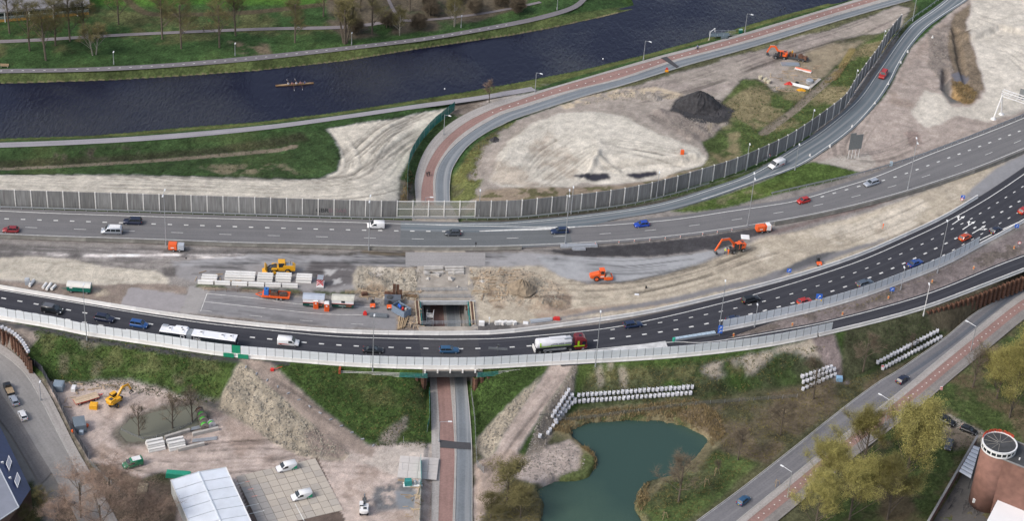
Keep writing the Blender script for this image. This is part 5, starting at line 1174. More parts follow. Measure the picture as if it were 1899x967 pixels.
for k in range(16):
 a_ = R(158 - k * 8.4); gl_ = MB(); w_ = .34
 gl_.box(-w_ / 2, 0, 0, .1, .12, .7)
 if k % 3 != 1: gl_.box(w_ / 2, 0, 0, .1, .12, .7)
 if k % 2: gl_.box(0, 0, .6, w_, .12, .1)
 if k % 4 < 2: gl_.box(0, 0, 0, w_, .12, .1)
 gl_.box(0, 0, .3, w_, .12, .1)
 o_ = gl_.build('rim_letter', LET, tw); o_.location = ((r_ - .05) * math.cos(a_), (r_ - .05) * math.sin(a_), h_ + .1); o_.rotation_euler = (0, 0, a_ - R(90))
so = MB().box(-3.1, -2.0, 1.5, .5, .4, 1.0).build('small_window', WHITEP, tw)
zb = 10.3; q0, q1, q2, q3 = at(1848, 848, zb), at(1960, 893, zb), at(1985, 858, zb), at(1870, 815, zb)
br = thing('brick_hall', 'tall red brick hall with a dark flat roof behind the round tower', 'building', (q0.x, q0.y, ZY)); O = Vector((q0.x, q0.y, ZY))
b = MB(); b.poly([tuple((p - O).xy) for p in (q0, q1, q2, q3)], -.3, zb - ZY); b.build('wall', BRICK, br)
ce = (q0 + q1 + q2 + q3) / 4
b = MB(); b.poly([tuple((ce + (p - ce) * .93 - O).xy) for p in (q0, q1, q2, q3)], zb - ZY + .004, zb - ZY + .05); b.build('flat_roof', ROOFD, br)
b = MB()
for p, q in ((q0, q1), (q1, q2), (q2, q3), (q3, q0)): b.bar(p - O + Vector((0, 0, .08)), q - O + Vector((0, 0, .08)), .3, .25)
b.build('parapet', mat('grey_coping', (.22, .22, .22), .8, var=.15), br)
p = (ce - O); MB().lathe(p.x - 3, p.y - .5, [(.15, zb - ZY + .05), (.15, zb - ZY + .6)], 8).build('roof_vent', WHITEP, br)
za = -.8; a0, a1, a2 = at(1858, 911, za), at(1960, 924, za), at(1825, 975, za); a3 = a1 + (a2 - a0) * 1.5; a2 = a0 + (a2 - a0) * 1.5
an = thing('flat_annex', 'low annex with a bright white flat roof in front of the brick hall', 'building', (a0.x, a0.y, ZY)); O = Vector((a0.x, a0.y, ZY))
b = MB(); b.poly([tuple((p - O).xy) for p in (a0, a1, a3, a2)], -.2, za - ZY); b.build('wall', mat('dark_cladding', (.06, .06, .065), .7, var=.15), an)
ce = (a0 + a1 + a2 + a3) / 4; b = MB(); b.poly([tuple((ce + (p - ce) * .975 - O).xy) for p in (a0, a1, a3, a2)], za - ZY + .004, za - ZY + .12); b.build('roof', mat('white_roofing', (.78, .79, .81), .5, var=.04, vscale=.2, dirt=.05), an)
w0, w1 = at(1813, 809, -2.6), at(1700, 1005, -2.6); yw = thing('yard_wall', 'brick yard wall with grey coping running down from the round tower', 'wall', (w0.x, w0.y, ZY)); O = Vector((w0.x, w0.y, ZY)); v = w1 - w0; v.z = 0
MB().wall([Vector((0, 0, 0)), v], -.2, 2.4, .3).build('brickwork', BRICK, yw); MB().wall([Vector((0, 0, 0)), v], 2.402, 2.55, .5).build('coping', mat('grey_coping', (.22, .22, .22)), yw)
c = [at(1806, 827, -1.9), at(1817, 831, -1.9), at(1800, 889, -2.1), at(1778, 876, -2.1)]; cp = thing('canopy', 'corrugated pale canopy between the yard wall and the round tower', 'canopy', (c[0].x, c[0].y, ZY)); O = Vector((c[0].x, c[0].y, ZY))
CORR = mat('corrugated_sheet', (.56, .59, .64), .5, .2, var=.06)
for k in range(8):
 a_, b_ = c[0].lerp(c[3], k / 8), c[1].lerp(c[2], k / 8); c_, d_ = c[0].lerp(c[3], (k + .9) / 8), c[1].lerp(c[2], (k + .9) / 8); h = Vector((0, 0, .12))
 m1, m2 = (a_ + c_) / 2 + h, (b_ + d_) / 2 + h
 faces('roof_sheet', [[q - O for q in (a_, m1, m2, b_)], [q - O for q in (m1, c_, d_, m2)]], CORR, cp)
for q in c: MB().box(q.x - O.x, q.y - O.y, 0, .12, .12, q.z - ZY).build('post', DSTEEL, cp)
# ---------------------------------------------------------------- road vehicles
def paintm(nm, col, metal=.2): return mat('paint_' + nm, col, .3, metal, var=.03, vscale=1, coat=.6)
TRIM = mat('black_trim', (.022, .022, .024), .6); TYRE = mat('tyre', (.016, .016, .017), .85); RIM = mat('wheel_rim', (.42, .43, .45), .35, .7)
HEADL = mat('headlight', (.75, .77, .8), .15); TAILL = mat('taillight', (.4, .012, .01), .25); PLATE = mat('yellow_plate', (.70, .48, .03), .5)
WGL = mat('car_glass', (.018, .024, .03), .06, 0, spec=.9)
_wh = {}
def wheel_mesh(r, w):
 k = (round(r, 2), round(w, 2))
 if k not in _wh:
  n = 12; c = lambda rr, y: [(rr * math.cos(2 * math.pi * i / n), y, rr * math.sin(2 * math.pi * i / n)) for i in range(n)]
  a = MB(); a.loft([c(r * .72, -w / 2), c(r, -w * .38), c(r, w * .38), c(r * .72, w / 2)])
  b_ = MB(); b_.loft([c(r * .62, -w / 2 - .012), c(r * .62, w / 2 + .012)])
  _wh[k] = (a.mesh('tyre', TYRE, True), b_.mesh('rim', RIM))
 return _wh[k]
def wheels(g, xs, y, r=.32, w=.22, name='wheel', rimcol=None):
 t, rm = wheel_mesh(r, w)
 for x in xs:
  for s in (-1, 1):
   q = link(name, t, g, (x, s * y, r)); k = link('rim', rm, q)
   if rimcol: paint(k, rimcol)
def body_shell(g, L, W, lo, belt, nose, tail, m, hoodz=None):
 """lower body as a loft along x: front at +x, rounded plan and sides"""
 b = MB(); rings = []
 hz_ = hoodz or belt
 for x, k, z0, z1 in ((L / 2, .78, lo + .14, nose), (L / 2 - .12, .90, lo + .03, nose + .10), (L / 2 - .55, .98, lo, (nose + hz_) / 2 + .08), (L * .18, 1, lo, hz_ + .02), (L * .05, 1, lo, belt), (-L * .25, 1, lo, belt), (-L / 2 + .45, .99, lo, belt), (-L / 2 + .1, .94, lo + .05, tail), (-L / 2, .84, lo + .16, tail - .12)):
  h = W / 2 * k
  rings.append([(x, -h * .9, z0), (x, -h, z0 + .16), (x, -h, z0 + (z1 - z0) * .6), (x, -h * .93, z1 - .03), (x, -h * .6, z1 + .02), (x, h * .6, z1 + .02), (x, h * .93, z1 - .03), (x, h, z0 + (z1 - z0) * .6), (x, h, z0 + .16), (x, h * .9, z0)])
 b.loft(rings); return b.build('body', m, g, True)
SPEC = dict(   # length, width, height, belt, nose height, windscreen foot, roof front, roof rear, rear glass foot, tail height
 hatch=(3.95, 1.70, 1.47, .92, .66, .95, .18, -1.35, -1.82, .95), small=(3.6, 1.62, 1.5, .95, .72, .95, .3, -1.3, -1.66, .98),
 wagon=(4.62, 1.78, 1.46, .90, .64, 1.05, .22, -1.85, -2.2, .95), sedan=(4.7, 1.8, 1.43, .90, .64, 1.05, .25, -1.0, -1.65, .98),
 suv=(4.65, 1.88, 1.76, 1.08, .84, 1.1, .4, -1.85, -2.22, 1.1), mpv=(4.2, 1.75, 1.72, 1.05, .78, 1.25, .5, -1.8, -2.02, 1.08))
_cars = {}
def car(kind, m, loc, rz, label, cat='car', group='cars on the roads'):
 L, W, Hh, belt, nose, wf, rf, rb, gb, tail = SPEC[kind]
 if kind not in _cars:
  g = thing('car', label, cat, (0, 0, 0), 0, group)
  body_shell(g, L, W, .20, belt, nose, tail, m)
  b = MB(); y0, y1 = W / 2 * .93, W / 2 * .74
  b.loft([[(wf, -y0 * .92, belt - .05), (gb, -y0 * .92, belt - .05), (gb, y0 * .92, belt - .05), (wf, y0 * .92, belt - .05)], [(rf, -y1, Hh - .04), (rb, -y1, Hh - .04), (rb, y1, Hh - .04), (rf, y1, Hh - .04)]]); b.build('windows', WGL, g)
  r = MB(); r.loft([[(rf + .06, -y1 - .02, Hh - .06), (rb - .06, -y1 - .02, Hh - .06), (rb - .06, y1 + .02, Hh - .06), (rf + .06, y1 + .02, Hh - .06)], [(rf - .12, -y1 * .8, Hh + .01), (rb + .1, -y1 * .8, Hh), (rb + .1, y1 * .8, Hh), (rf - .12, y1 * .8, Hh + .01)]])
  for s in (-1, 1):
   for x0, x1 in ((wf - .02, rf + .03), (gb + .02, rb - .03)): r.bar((x0, s * y0 * .925, belt), (x1, s * (y1 + .005), Hh - .05), .09)
   xm = (rf + rb) / 2 - .1; r.bar((xm, s * (y0 * .93), belt), (xm, s * (y1 + .012), Hh - .05), .07)
  r.build('roof', m, g)
  for s in (-1, 1):
   MB().box(L / 2 - .16, s * W * .33, nose - .10, .26, .34, .17, 0, .85).build('headlight', HEADL, g); MB().box(-L / 2 + .09, s * W * .38, tail - .28, .2, .2, .26).build('taillight', TAILL, g); MB().box(wf - .22, s * (W / 2 + .06), belt - .02, .14, .18, .13).build('mirror', m, g)
  MB().box(L / 2 - .02, 0, .26, .12, W * .72, .2).build('bumper', TRIM, g); MB().box(-L / 2 + .02, 0, .5, .06, .5, .12).build('number_plate', PLATE, g)
  wheels(g, (L / 2 - .78, -L / 2 + .74), W / 2 - .13, .315, .22)
  _cars[kind] = g; g.location = loc; g.rotation_euler = (0, 0, rz); return g
 g = dup(_cars[kind], loc, rz, label, group); g['category'] = cat
 for c_ in g.children:
  if c_.name.split('.')[0] in ('body', 'roof', 'mirror'): paint(c_, m)
 return g
def van(L, W, Hh, m, roofm, loc, rz, label, cat='van', windows=0, stripe=None, low=None):
 g = thing('van', label, cat, loc, rz); hd = 1.02
 b = MB(); rings = []
 for x, k, z1 in ((L / 2, .80, .72), (L / 2 - .15, .92, .86), (L / 2 - .75, .97, hd + .04), (L / 2 - 1.0, .98, hd + .12), (L / 2 - 1.62, .97, Hh - .14), (L / 2 - 1.9, .98, Hh), (-L / 2 + .1, .98, Hh - .02), (-L / 2, .95, Hh - .1)):
  h = W / 2 * k; rings.append([(x, -h * .92, .22), (x, -h, .36), (x, -h, min(z1, .9)), (x, -h * .97, max(z1 - .22, .5)), (x, -h * .86, z1 - .02), (x, h * .86, z1 - .02), (x, h * .97, max(z1 - .22, .5)), (x, h, min(z1, .9)), (x, h, .36), (x, h * .92, .22)])
 b.loft(rings); b.build('body', m, g, True)
 x0, x1 = L / 2 - .98, L / 2 - 1.66
 w_ = MB(); w_.add([(x0, -W * .44, hd + .13), (x0, W * .44, hd + .13), (x1, W * .41, Hh - .13), (x1, -W * .41, Hh - .13)], [(0, 1, 2, 3)]); w_.v = [(p[0] + .04, p[1], p[2] + .03) for p in w_.v]; w_.build('windscreen', WGL, g)
 for s in (-1, 1):
  y = s * (W / 2 * .975 + .012)
  q = MB(); q.add([(x0 - .25, y, 1.0), (x1 - .75, y, 1.0), (x1 - .75, y * .965, Hh - .3), (x1 - .02, y * .965, Hh - .3)], [(0, 1, 2, 3)]); q.build('door_window', WGL, g)
  for k in range(windows): xx = x1 - .9 - k * 1.2; MB().add([(xx, y, 1.0), (xx - 1.1, y, 1.0), (xx - 1.1, y * .965, Hh - .32), (xx, y * .965, Hh - .32)], [(0, 1, 2, 3)]).build('side_window', WGL, g)
  MB().box(L / 2 - .18, s * W * .35, .66, .26, .3, .22, 0, .8).build('headlight', HEADL, g); MB().box(-L / 2 + .03, s * W * .43, .8, .1, .14, .5).build('taillight', TAILL, g); MB().box(x0 - .22, s * (W / 2 + .1), 1.1, .14, .2, .26).build('mirror', TRIM, g)
  if stripe: q = MB(); q.add([(L / 2 - 1.9, y * 1.006, .62), (-L / 2 + .3, y * 1.006, .55), (-L / 2 + .3, y * 1.006, .85), (L / 2 - 2.6, y * 1.006, .74)], [(0, 1, 2, 3)]); q.build('livery_stripe', stripe, g)
  if low: q = MB(); q.add([(-L / 2 + 1.5, y * 1.006, .4), (-L / 2 + .02, y * 1.006, .4), (-L / 2 + .02, y * .99, 1.35)], [(0, 1, 2)]); q.build('livery_panel', low, g)
 if low: MB().add([(-L / 2 - .015, -W * .46, .45), (-L / 2 - .015, W * .46, .45), (-L / 2 - .015, W * .46, 1.25), (-L / 2 - .015, -W * .46, 1.25)], [(0, 1, 2, 3)]).build('livery_panel', low, g)
 if roofm: b = MB(); b.box(-.85, 0, Hh - .015, L - 2.5, W * .8, .05, 0, .97); b.build('roof', roofm, g)
 MB().box(L / 2 - .01, 0, .3, .14, W * .78, .24).build('bumper', low and mat('navy_bumper', (.02, .03, .12), .5) or TRIM, g)
 MB().box(-L / 2 + .01, 0, .5, .06, .5, .12).build('number_plate', PLATE, g)
 wheels(g, (L / 2 - .85, -L / 2 + .85), W / 2 - .13, .33, .23)
 return g
def place(px, py, dx, dy, z=None, up=.7):
 """ground spot under an object seen centred at px, py, heading along image direction dx, dy"""
 if z is None: z = gp(px, py + 4).z
 a_ = at(px, py, z + up); c_ = at(px + dx, py + dy, z + up)
 return Vector((a_.x, a_.y, z + .05)), math.atan2(c_.y - a_.y, c_.x - a_.x)
P_ = {k: paintm(k, c_, m_) for k, c_, m_ in (('red', (.42, .02, .015), .1), ('darkred', (.26, .02, .025), .2), ('navy', (.016, .022, .05), .3), ('black', (.012, .013, .016), .2), ('grey', (.06, .068, .08), .3), ('darkblue', (.016, .032, .085), .3), ('blue', (.012, .06, .40), .2), ('midblue', (.02, .085, .27), .2), ('steelblue', (.03, .10, .20), .3), ('silver', (.42, .45, .50), .4), ('white', (.74, .74, .75), 0), ('orange', (.50, .06, .01), .1), ('green', (.0, .20, .09), .1), ('royal', (.025, .075, .28), .3), ('greyblue', (.10, .13, .17), .4), ('tractor', (.16, .014, .02), .1))}
E_ = (-1, -.02)
for kind, col, px_, py_, d_, lab in (
 ('hatch', 'darkred', 20, 426, (-1, -.03), 'dark red hatchback nearest the left edge of the old motorway'),
 ('suv', 'navy', 246, 411, (-1, -.035), 'dark navy estate car in the upper lane of the motorway, above the silver minibus'),
 ('hatch', 'grey', 840, 432, (-1, -.01), 'dark grey hatchback below the glazed bays of the noise barrier'),
 ('wagon', 'darkblue', 1038, 428, (-1, .06), 'dark blue estate car beside the white gore marking'),
 ('hatch', 'blue', 1190, 416, (-1, .11), 'bright blue hatchback alone on the motorway'),
 ('small', 'red', 1490, 372, (-1, .25), 'small red hatchback on the motorway below the grassy gore'),
 ('wagon', 'silver', 1616, 339, (-1, .32), 'silver estate car on the bend of the motorway'),
 ('suv', 'red', 1638, 138, (-1, 1.55), 'red car coming down the slip road beside the bare earth'),
 ('suv', 'navy', 194, 591, (1, .17), 'dark navy estate car on the new road just behind the blue car'),
 ('mpv', 'midblue', 258, 602, (1, .16), 'blue family car on the new road just behind the long bus'),
 ('sedan', 'black', 692, 649, (1, .03), 'black saloon on the new road right of the white van'),
 ('wagon', 'steelblue', 833, 649, (1, 0), 'mid blue estate car on the new road above the underpass mouth'),
 ('wagon', 'darkblue', 1174, 602, (1, -.13), 'dark blue estate car ahead of the tanker truck'),
 ('suv', 'black', 1392, 556, (1, -.24), 'black car in the upper lane of the new road'),
 ('hatch', 'darkblue', 1361, 592, (1, -.24), 'dark car half hidden behind the start of the shorter screen'),
 ('hatch', 'red', 1492, 559, (1, -.3), 'red car half hidden behind the shorter screen by the blue and yellow sign'),
 ('wagon', 'greyblue', 1604, 525, (1, -.33), 'grey estate car close behind the shorter screen'),
 ('sedan', 'royal', 1697, 488, (1, -.42), 'royal blue saloon in the lowest lane of the new road'),
 ('hatch', 'orange', 1790, 440, (1, -.5), 'orange red hatchback near the painted lane arrows'),
 ('hatch', 'navy', 1847, 427, (1, -.52), 'dark navy hatchback ahead of the orange red one'),
 ('hatch', 'red', 1899, 390, (1, -.6), 'red car cut off by the right edge of the picture'),
 ('hatch', 'navy', 1674, 704, (1, -.72), 'dark navy hatchback on the suburban road beside the red cycle track'),
 ('small', 'steelblue', 1379, 929, (1, -.76), 'blue grey hatchback at the lower end of the suburban road'),
 ('suv', 'black', 1754, 781, (1, .45), 'black estate car parked left of another by the willows'),
 ('hatch', 'black', 1797, 798, (1, .4), 'black car parked nearest the round brick tower'),
 ('hatch', 'grey', 1760, 825, (-.35, 1), 'dark car parked alone on the grass edge'),
 ('hatch', 'silver', 26, 743, (-.5, -1), 'silver blue car parked in the residential street'),
 ('small', 'white', 42, 771, (-.5, -1), 'white hatchback parked behind the silver blue car')):
 z_ = None
 p, rz = place(px_, py_, d_[0] * 10, d_[1] * 10)
 car(kind, P_[col], p, rz, lab)
p, rz = place(207, 428, -10, -.3, 0); van(5.2, 1.95, 2.0, P_['silver'], WHITEP, p, rz, 'silver minibus with white roof on the old motorway', windows=2)
p, rz = place(697, 418, -10, -.1, 0); van(4.4, 1.8, 1.85, P_['white'], None, p, rz, 'small white van on the motorway before the glazed barrier bays')
p, rz = place(1440, 305, -10, 4.2); van(5.0, 1.95, 1.98, P_['white'], None, p, rz, 'white van with red lettering low on the slip road', stripe=mat('livery_red', (.5, .06, .03), .5))
p, rz = place(97, 575, 10, 1.7, 0); van(4.9, 1.95, 1.95, P_['black'], mat('dark_roof', (.10, .105, .12), .3), p, rz, 'black van leading in from the left on the new road', windows=1)
p, rz = place(535, 635, 10, .8, 0); van(5.0, 1.95, 1.98, P_['white'], None, p, rz, 'white van with a red stripe following the long bus', stripe=mat('livery_red', (.5, .06, .03), .5))
LG = mat('livery_green', (.0, .26, .13), .5)
p, rz = place(531, 866, -10, 2.2, ZY, .9); van(4.4, 1.8, 1.85, P_['white'], None, p, rz, 'white van with green tail on the top edge of the slab yard', low=LG)
p, rz = place(559, 919, -10, 2.2, ZY, .9); van(4.4, 1.8, 1.85, P_['white'], None, p, rz, 'white van with green tail halfway down the slab yard', low=LG)
p, rz = place(246, 859, -10, 2.6, ZY, .9); van(4.4, 1.75, 1.85, P_['green'], WHITEP, p, rz, 'green van with a white roof left of the storage shed')
p, rz = place(16, 722, -5, -10, ZY, .6); g = thing('pickup_truck', 'dark pickup with an open brown load bed in the residential street', 'pickup', p, rz)
body_shell(g, 4.6, 1.75, .25, .95, .8, .95, P_['black']); MB().box(-1.15, 0, .9, 2.1, 1.6, .12).build('load_bed', WOOD, g); MB().box(.55, 0, .9, 1.3, 1.55, .75, 0, .82).build('cab', WGL, g); MB().box(.5, 0, 1.65, 1.0, 1.28, .05).build('roof', P_['black'], g); wheels(g, (1.45, -1.45), .76)
# articulated bus
def ang(a_, b_): return math.atan2(b_.y - a_.y, b_.x - a_.x)
p0, p1, p2 = at(310, 628, .05), at(364, 635.5, .05), at(437, 645, .05)
bus = thing('articulated_bus', 'long articulated bus with a white roof and black sides', 'bus', p1, ang(p0, p2)); WB = mat('bus_white', (.74, .75, .78), .35, coat=.3, var=.03, vscale=1, dirt=.05); BB = mat('bus_black', (.014, .014, .022), .25, coat=.4)
def bus_box(x0, x1, y=1.26, lo=.3, hi=2.95):
 q = MB(); q.loft([[(x0, -y, lo), (x0, y, lo), (x1, y, lo), (x1, -y, lo)], [(x0, -y, hi - .25), (x0, y, hi - .25), (x1, y, hi - .25), (x1, -y, hi - .25)]]); q.build('body', BB, bus)
 q = MB(); q.loft([[(x0 - .02, -y - .02, hi - .25), (x0 - .02, y + .02, hi - .25), (x1 + .02, y + .02, hi - .25), (x1 + .02, -y - .02, hi - .25)], [(x0 + .02, -y + .14, hi), (x0 + .02, y - .14, hi), (x1 - .02, y - .14, hi), (x1 - .02, -y + .14, hi)]]); q.build('roof', WB, bus)
 q = MB(); q.box((x0 + x1) / 2, -y - .006, 1.25, (x1 - x0) * .93, .02, 1.15); q.box((x0 + x1) / 2, y + .006, 1.25, (x1 - x0) * .93, .02, 1.15); q.build('side_windows', WGL, bus)
bus_box(-8.3, -2.05); bus_box(-.75, 9.6)
q = MB()
for k in range(7): x = -2.05 + k * .2; q.box(x + .05, 0, .4, .12, 2.3 + .1 * (k % 2), 2.4 + .05 * (k % 2))
q.build('bellows', mat('grey_bellows', (.36, .39, .42), .8, var=.1), bus)
for x in (-6.2, -3.2, 1.2, 6.2, 8.2): q = MB(); q.box(x, .1, 2.95, 1.1, 1.3, .14, 0, .9); h_ = q.build('roof_hatch', WB, bus); MB().box(x + .1, .1, 3.09, .5, .25, .07).build('hatch_vent', DSTEEL, h_)
for x0, x1, hh, m_ in ((-5.2, -1.9, .42, WB), (-8.2, -6.6, .3, STEEL)): MB().box((x0 + x1) / 2, .75, 2.95, x1 - x0, .95, hh, 0, .8).build('roof_unit', m_, bus)
MB().box(-3.4, .5, 3.2, .35, .3, .2).build('roof_unit', GLASS, bus)
for x, body in ((-2.9, 'Q'), (-.1, 'link')): text(body, 1.5 if body == 'Q' else 1.25, WHITEP, Vector((x + (.7 if body != 'Q' else 0), -1.285, 1.95)), Matrix.Rotation(R(90), 4, 'X'), 'lettering', bus)
MB().box(9.61, 0, 1.1, .05, 2.3, 1.5).build('windscreen', WGL, bus)
for s in (-1, 1): MB().box(-8.31, s * 1.05, .9, .05, .2, .6).build('taillight', TAILL, bus); MB().box(9.6, s * .9, .6, .08, .4, .25).build('headlight', HEADL, bus); MB().box(9.7, s * 1.45, 2.2, .2, .15, .4).build('mirror', TRIM, bus)
wheels(bus, (-6.0, 1.8, 7.2), 1.1, .48, .3)
# tanker lorry
p0, p2 = at(990, 653, .05), at(1087, 644, .05); tr = thing('tanker_truck', 'white tanker lorry with a lime stripe and dark red cab', 'tanker truck', (p0 + p2) / 2, ang(p0, p2))
TANK = mat('tank_shell', (.68, .68, .71), .3, .1, var=.05, vscale=.8, dirt=.12); LIME = mat('lime_stripe', (.36, .62, .015), .5)
def tank(x0, x1, r, cz, n=18):
 q = MB(); c_ = lambda x, k: [(x, r * k * math.sin(2 * math.pi * i / n) * 1.0, cz + r * k * math.cos(2 * math.pi * i / n)) for i in range(n)]
 q.loft([c_(x0, .55), c_(x0 + .12, .88), c_(x0 + .35, 1), c_(x1 - .35, 1), c_(x1 - .12, .88), c_(x1, .55)]); return q
tank(-6.1, 2.6, 1.2, 2.35).build('tank', TANK, tr, True)
for x in (-5.4, -3.2, -1.2, .9, 2.1):
 q = MB(); n = 18; c_ = lambda x_, r: [(x_, r * math.sin(2 * math.pi * i / n), 2.35 + r * math.cos(2 * math.pi * i / n)) for i in range(n)]; q.loft([c_(x, 1.205), c_(x, 1.225), c_(x + .09, 1.225), c_(x + .09, 1.205)], False); q.build('tank_band', TANK, tr)
def stripe(x0, x1, a0, a1, m_, nm='lime_stripe'):
 q = MB(); k = 5; V = []
 for i in range(k):
  a_ = a0 + (a1 - a0) * i / (k - 1)
  for x in (x0, x1): V.append((x, -1.232 * math.sin(a_), 2.35 + 1.232 * math.cos(a_)))
 q.add(V, [(2 * i, 2 * i + 1, 2 * i + 3, 2 * i + 2) for i in range(k - 1)]); q.build(nm, m_, tr)
stripe(-5.3, 2.2, R(98), R(112), LIME); stripe(-5.3, -4.95, R(55), R(98), LIME)
def marks(words, h, m, loc, rot, parent, name='lettering'):
 """blurred print too small to read: rows of letter-sized strokes, one count per word"""
 q = MB(); x = 0; r = random.Random(len(words) + words[0])
 for n_ in words:
  for _ in range(n_):
   for dx, w_ in ((0, .16), (h * .42, .16)):
    q.box(x + dx, 0, 0, h * w_, h * r.choice((.7, .75, 1)), .006)
   q.box(x + h * .2, r.uniform(-.3, .3) * h, 0, h * .5, h * .16, .005); x += h * .78
  x += h * .5
 o = q.build(name, m, parent); o.matrix_local = Matrix.Translation(loc) @ rot @ Matrix.Translation((-x / 2, 0, 0)); return o
marks((4, 4, 5), .42, mat('ink', (.05, .05, .06), .6), Vector((.2, -1.232 * math.sin(R(80)) - .01, 2.35 + 1.232 * math.cos(R(80)))), Matrix.Rotation(R(80), 4, 'X'), tr)
q = MB(); q.add([(-2.7, -1.24, 2.5), (-2.3, -1.24, 2.5), (-2.5, -1.24, 2.15)], [(0, 1, 2)]); q.build('emblem', mat('ink', (.05, .05, .06)), tr)
q = MB(); q.add([(-3.2, -1.24, 2.0), (-2.75, -1.24, 2.0), (-2.95, -1.24, 2.25)], [(0, 1, 2)]); q.build('emblem', LIME, tr)
MB().box(-.8, 0, 3.52, 4.2, .9, .12, 0, .95).build('walkway', TANK, tr); MB().box(1.6, -.5, 3.35, 1.9, .5, .18).build('hose_tray', STEEL, tr)
MB().box(-1.2, 0, .95, 10.2, 1.0, .35).build('chassis', DSTEEL, tr); MB().box(-1.6, -1.15, .75, 5.5, .1, .45).build('side_guard', STEEL, tr); MB().box(-6.35, 0, .6, .3, 2.3, .9).build('rear_cabinet', CONCW, tr)
q = MB(); q.loft([[(3.3, -1.22, .5), (6.1, -1.22, .5), (6.1, 1.22, .5), (3.3, 1.22, .5)], [(3.3, -1.25, 1.6), (6.2, -1.25, 1.6), (6.2, 1.25, 1.6), (3.3, 1.25, 1.6)], [(3.35, -1.2, 3.1), (5.95, -1.2, 2.9), (5.95, 1.2, 2.9), (3.35, 1.2, 3.1)], [(3.5, -1.0, 3.75), (5.3, -1.0, 3.55), (5.3, 1.0, 3.55), (3.5, 1.0, 3.75)]]); q.build('cab', P_['tractor'], tr)
q = MB(); q.add([(6.13, -1.12, 1.75), (6.13, 1.12, 1.75), (6.0, 1.1, 2.75), (6.0, -1.1, 2.75)], [(0, 1, 2, 3)]); q.v = [(p[0] + .06, p[1], p[2]) for p in q.v]; q.build('windscreen', WGL, tr)
for s in (-1, 1): q = MB(); q.add([(5.8, s * 1.26, 1.75), (4.9, s * 1.26, 1.75), (4.9, s * 1.235, 2.6), (5.7, s * 1.235, 2.6)], [(0, 1, 2, 3)]); q.build('door_window', WGL, tr); MB().box(6.15, s * .9, .75, .1, .45, .25).build('headlight', HEADL, tr); MB().box(6.0, s * 1.45, 2.0, .2, .2, .6).build('mirror', TRIM, tr)
MB().box(4.6, -.1, 3.64, .6, .6, .07).build('roof_window', GLASS, tr); MB().box(4.2, -1.27, 1.3, 2.6, .03, .3).build('lime_stripe', LIME, tr); MB().box(4.0, -1.255, 1.6, .45, .03, 1.25).build('lime_stripe', LIME, tr)
wheels(tr, (-5.2, -3.9, -2.6, 2.2, 5.2), 1.05, .5, .34)
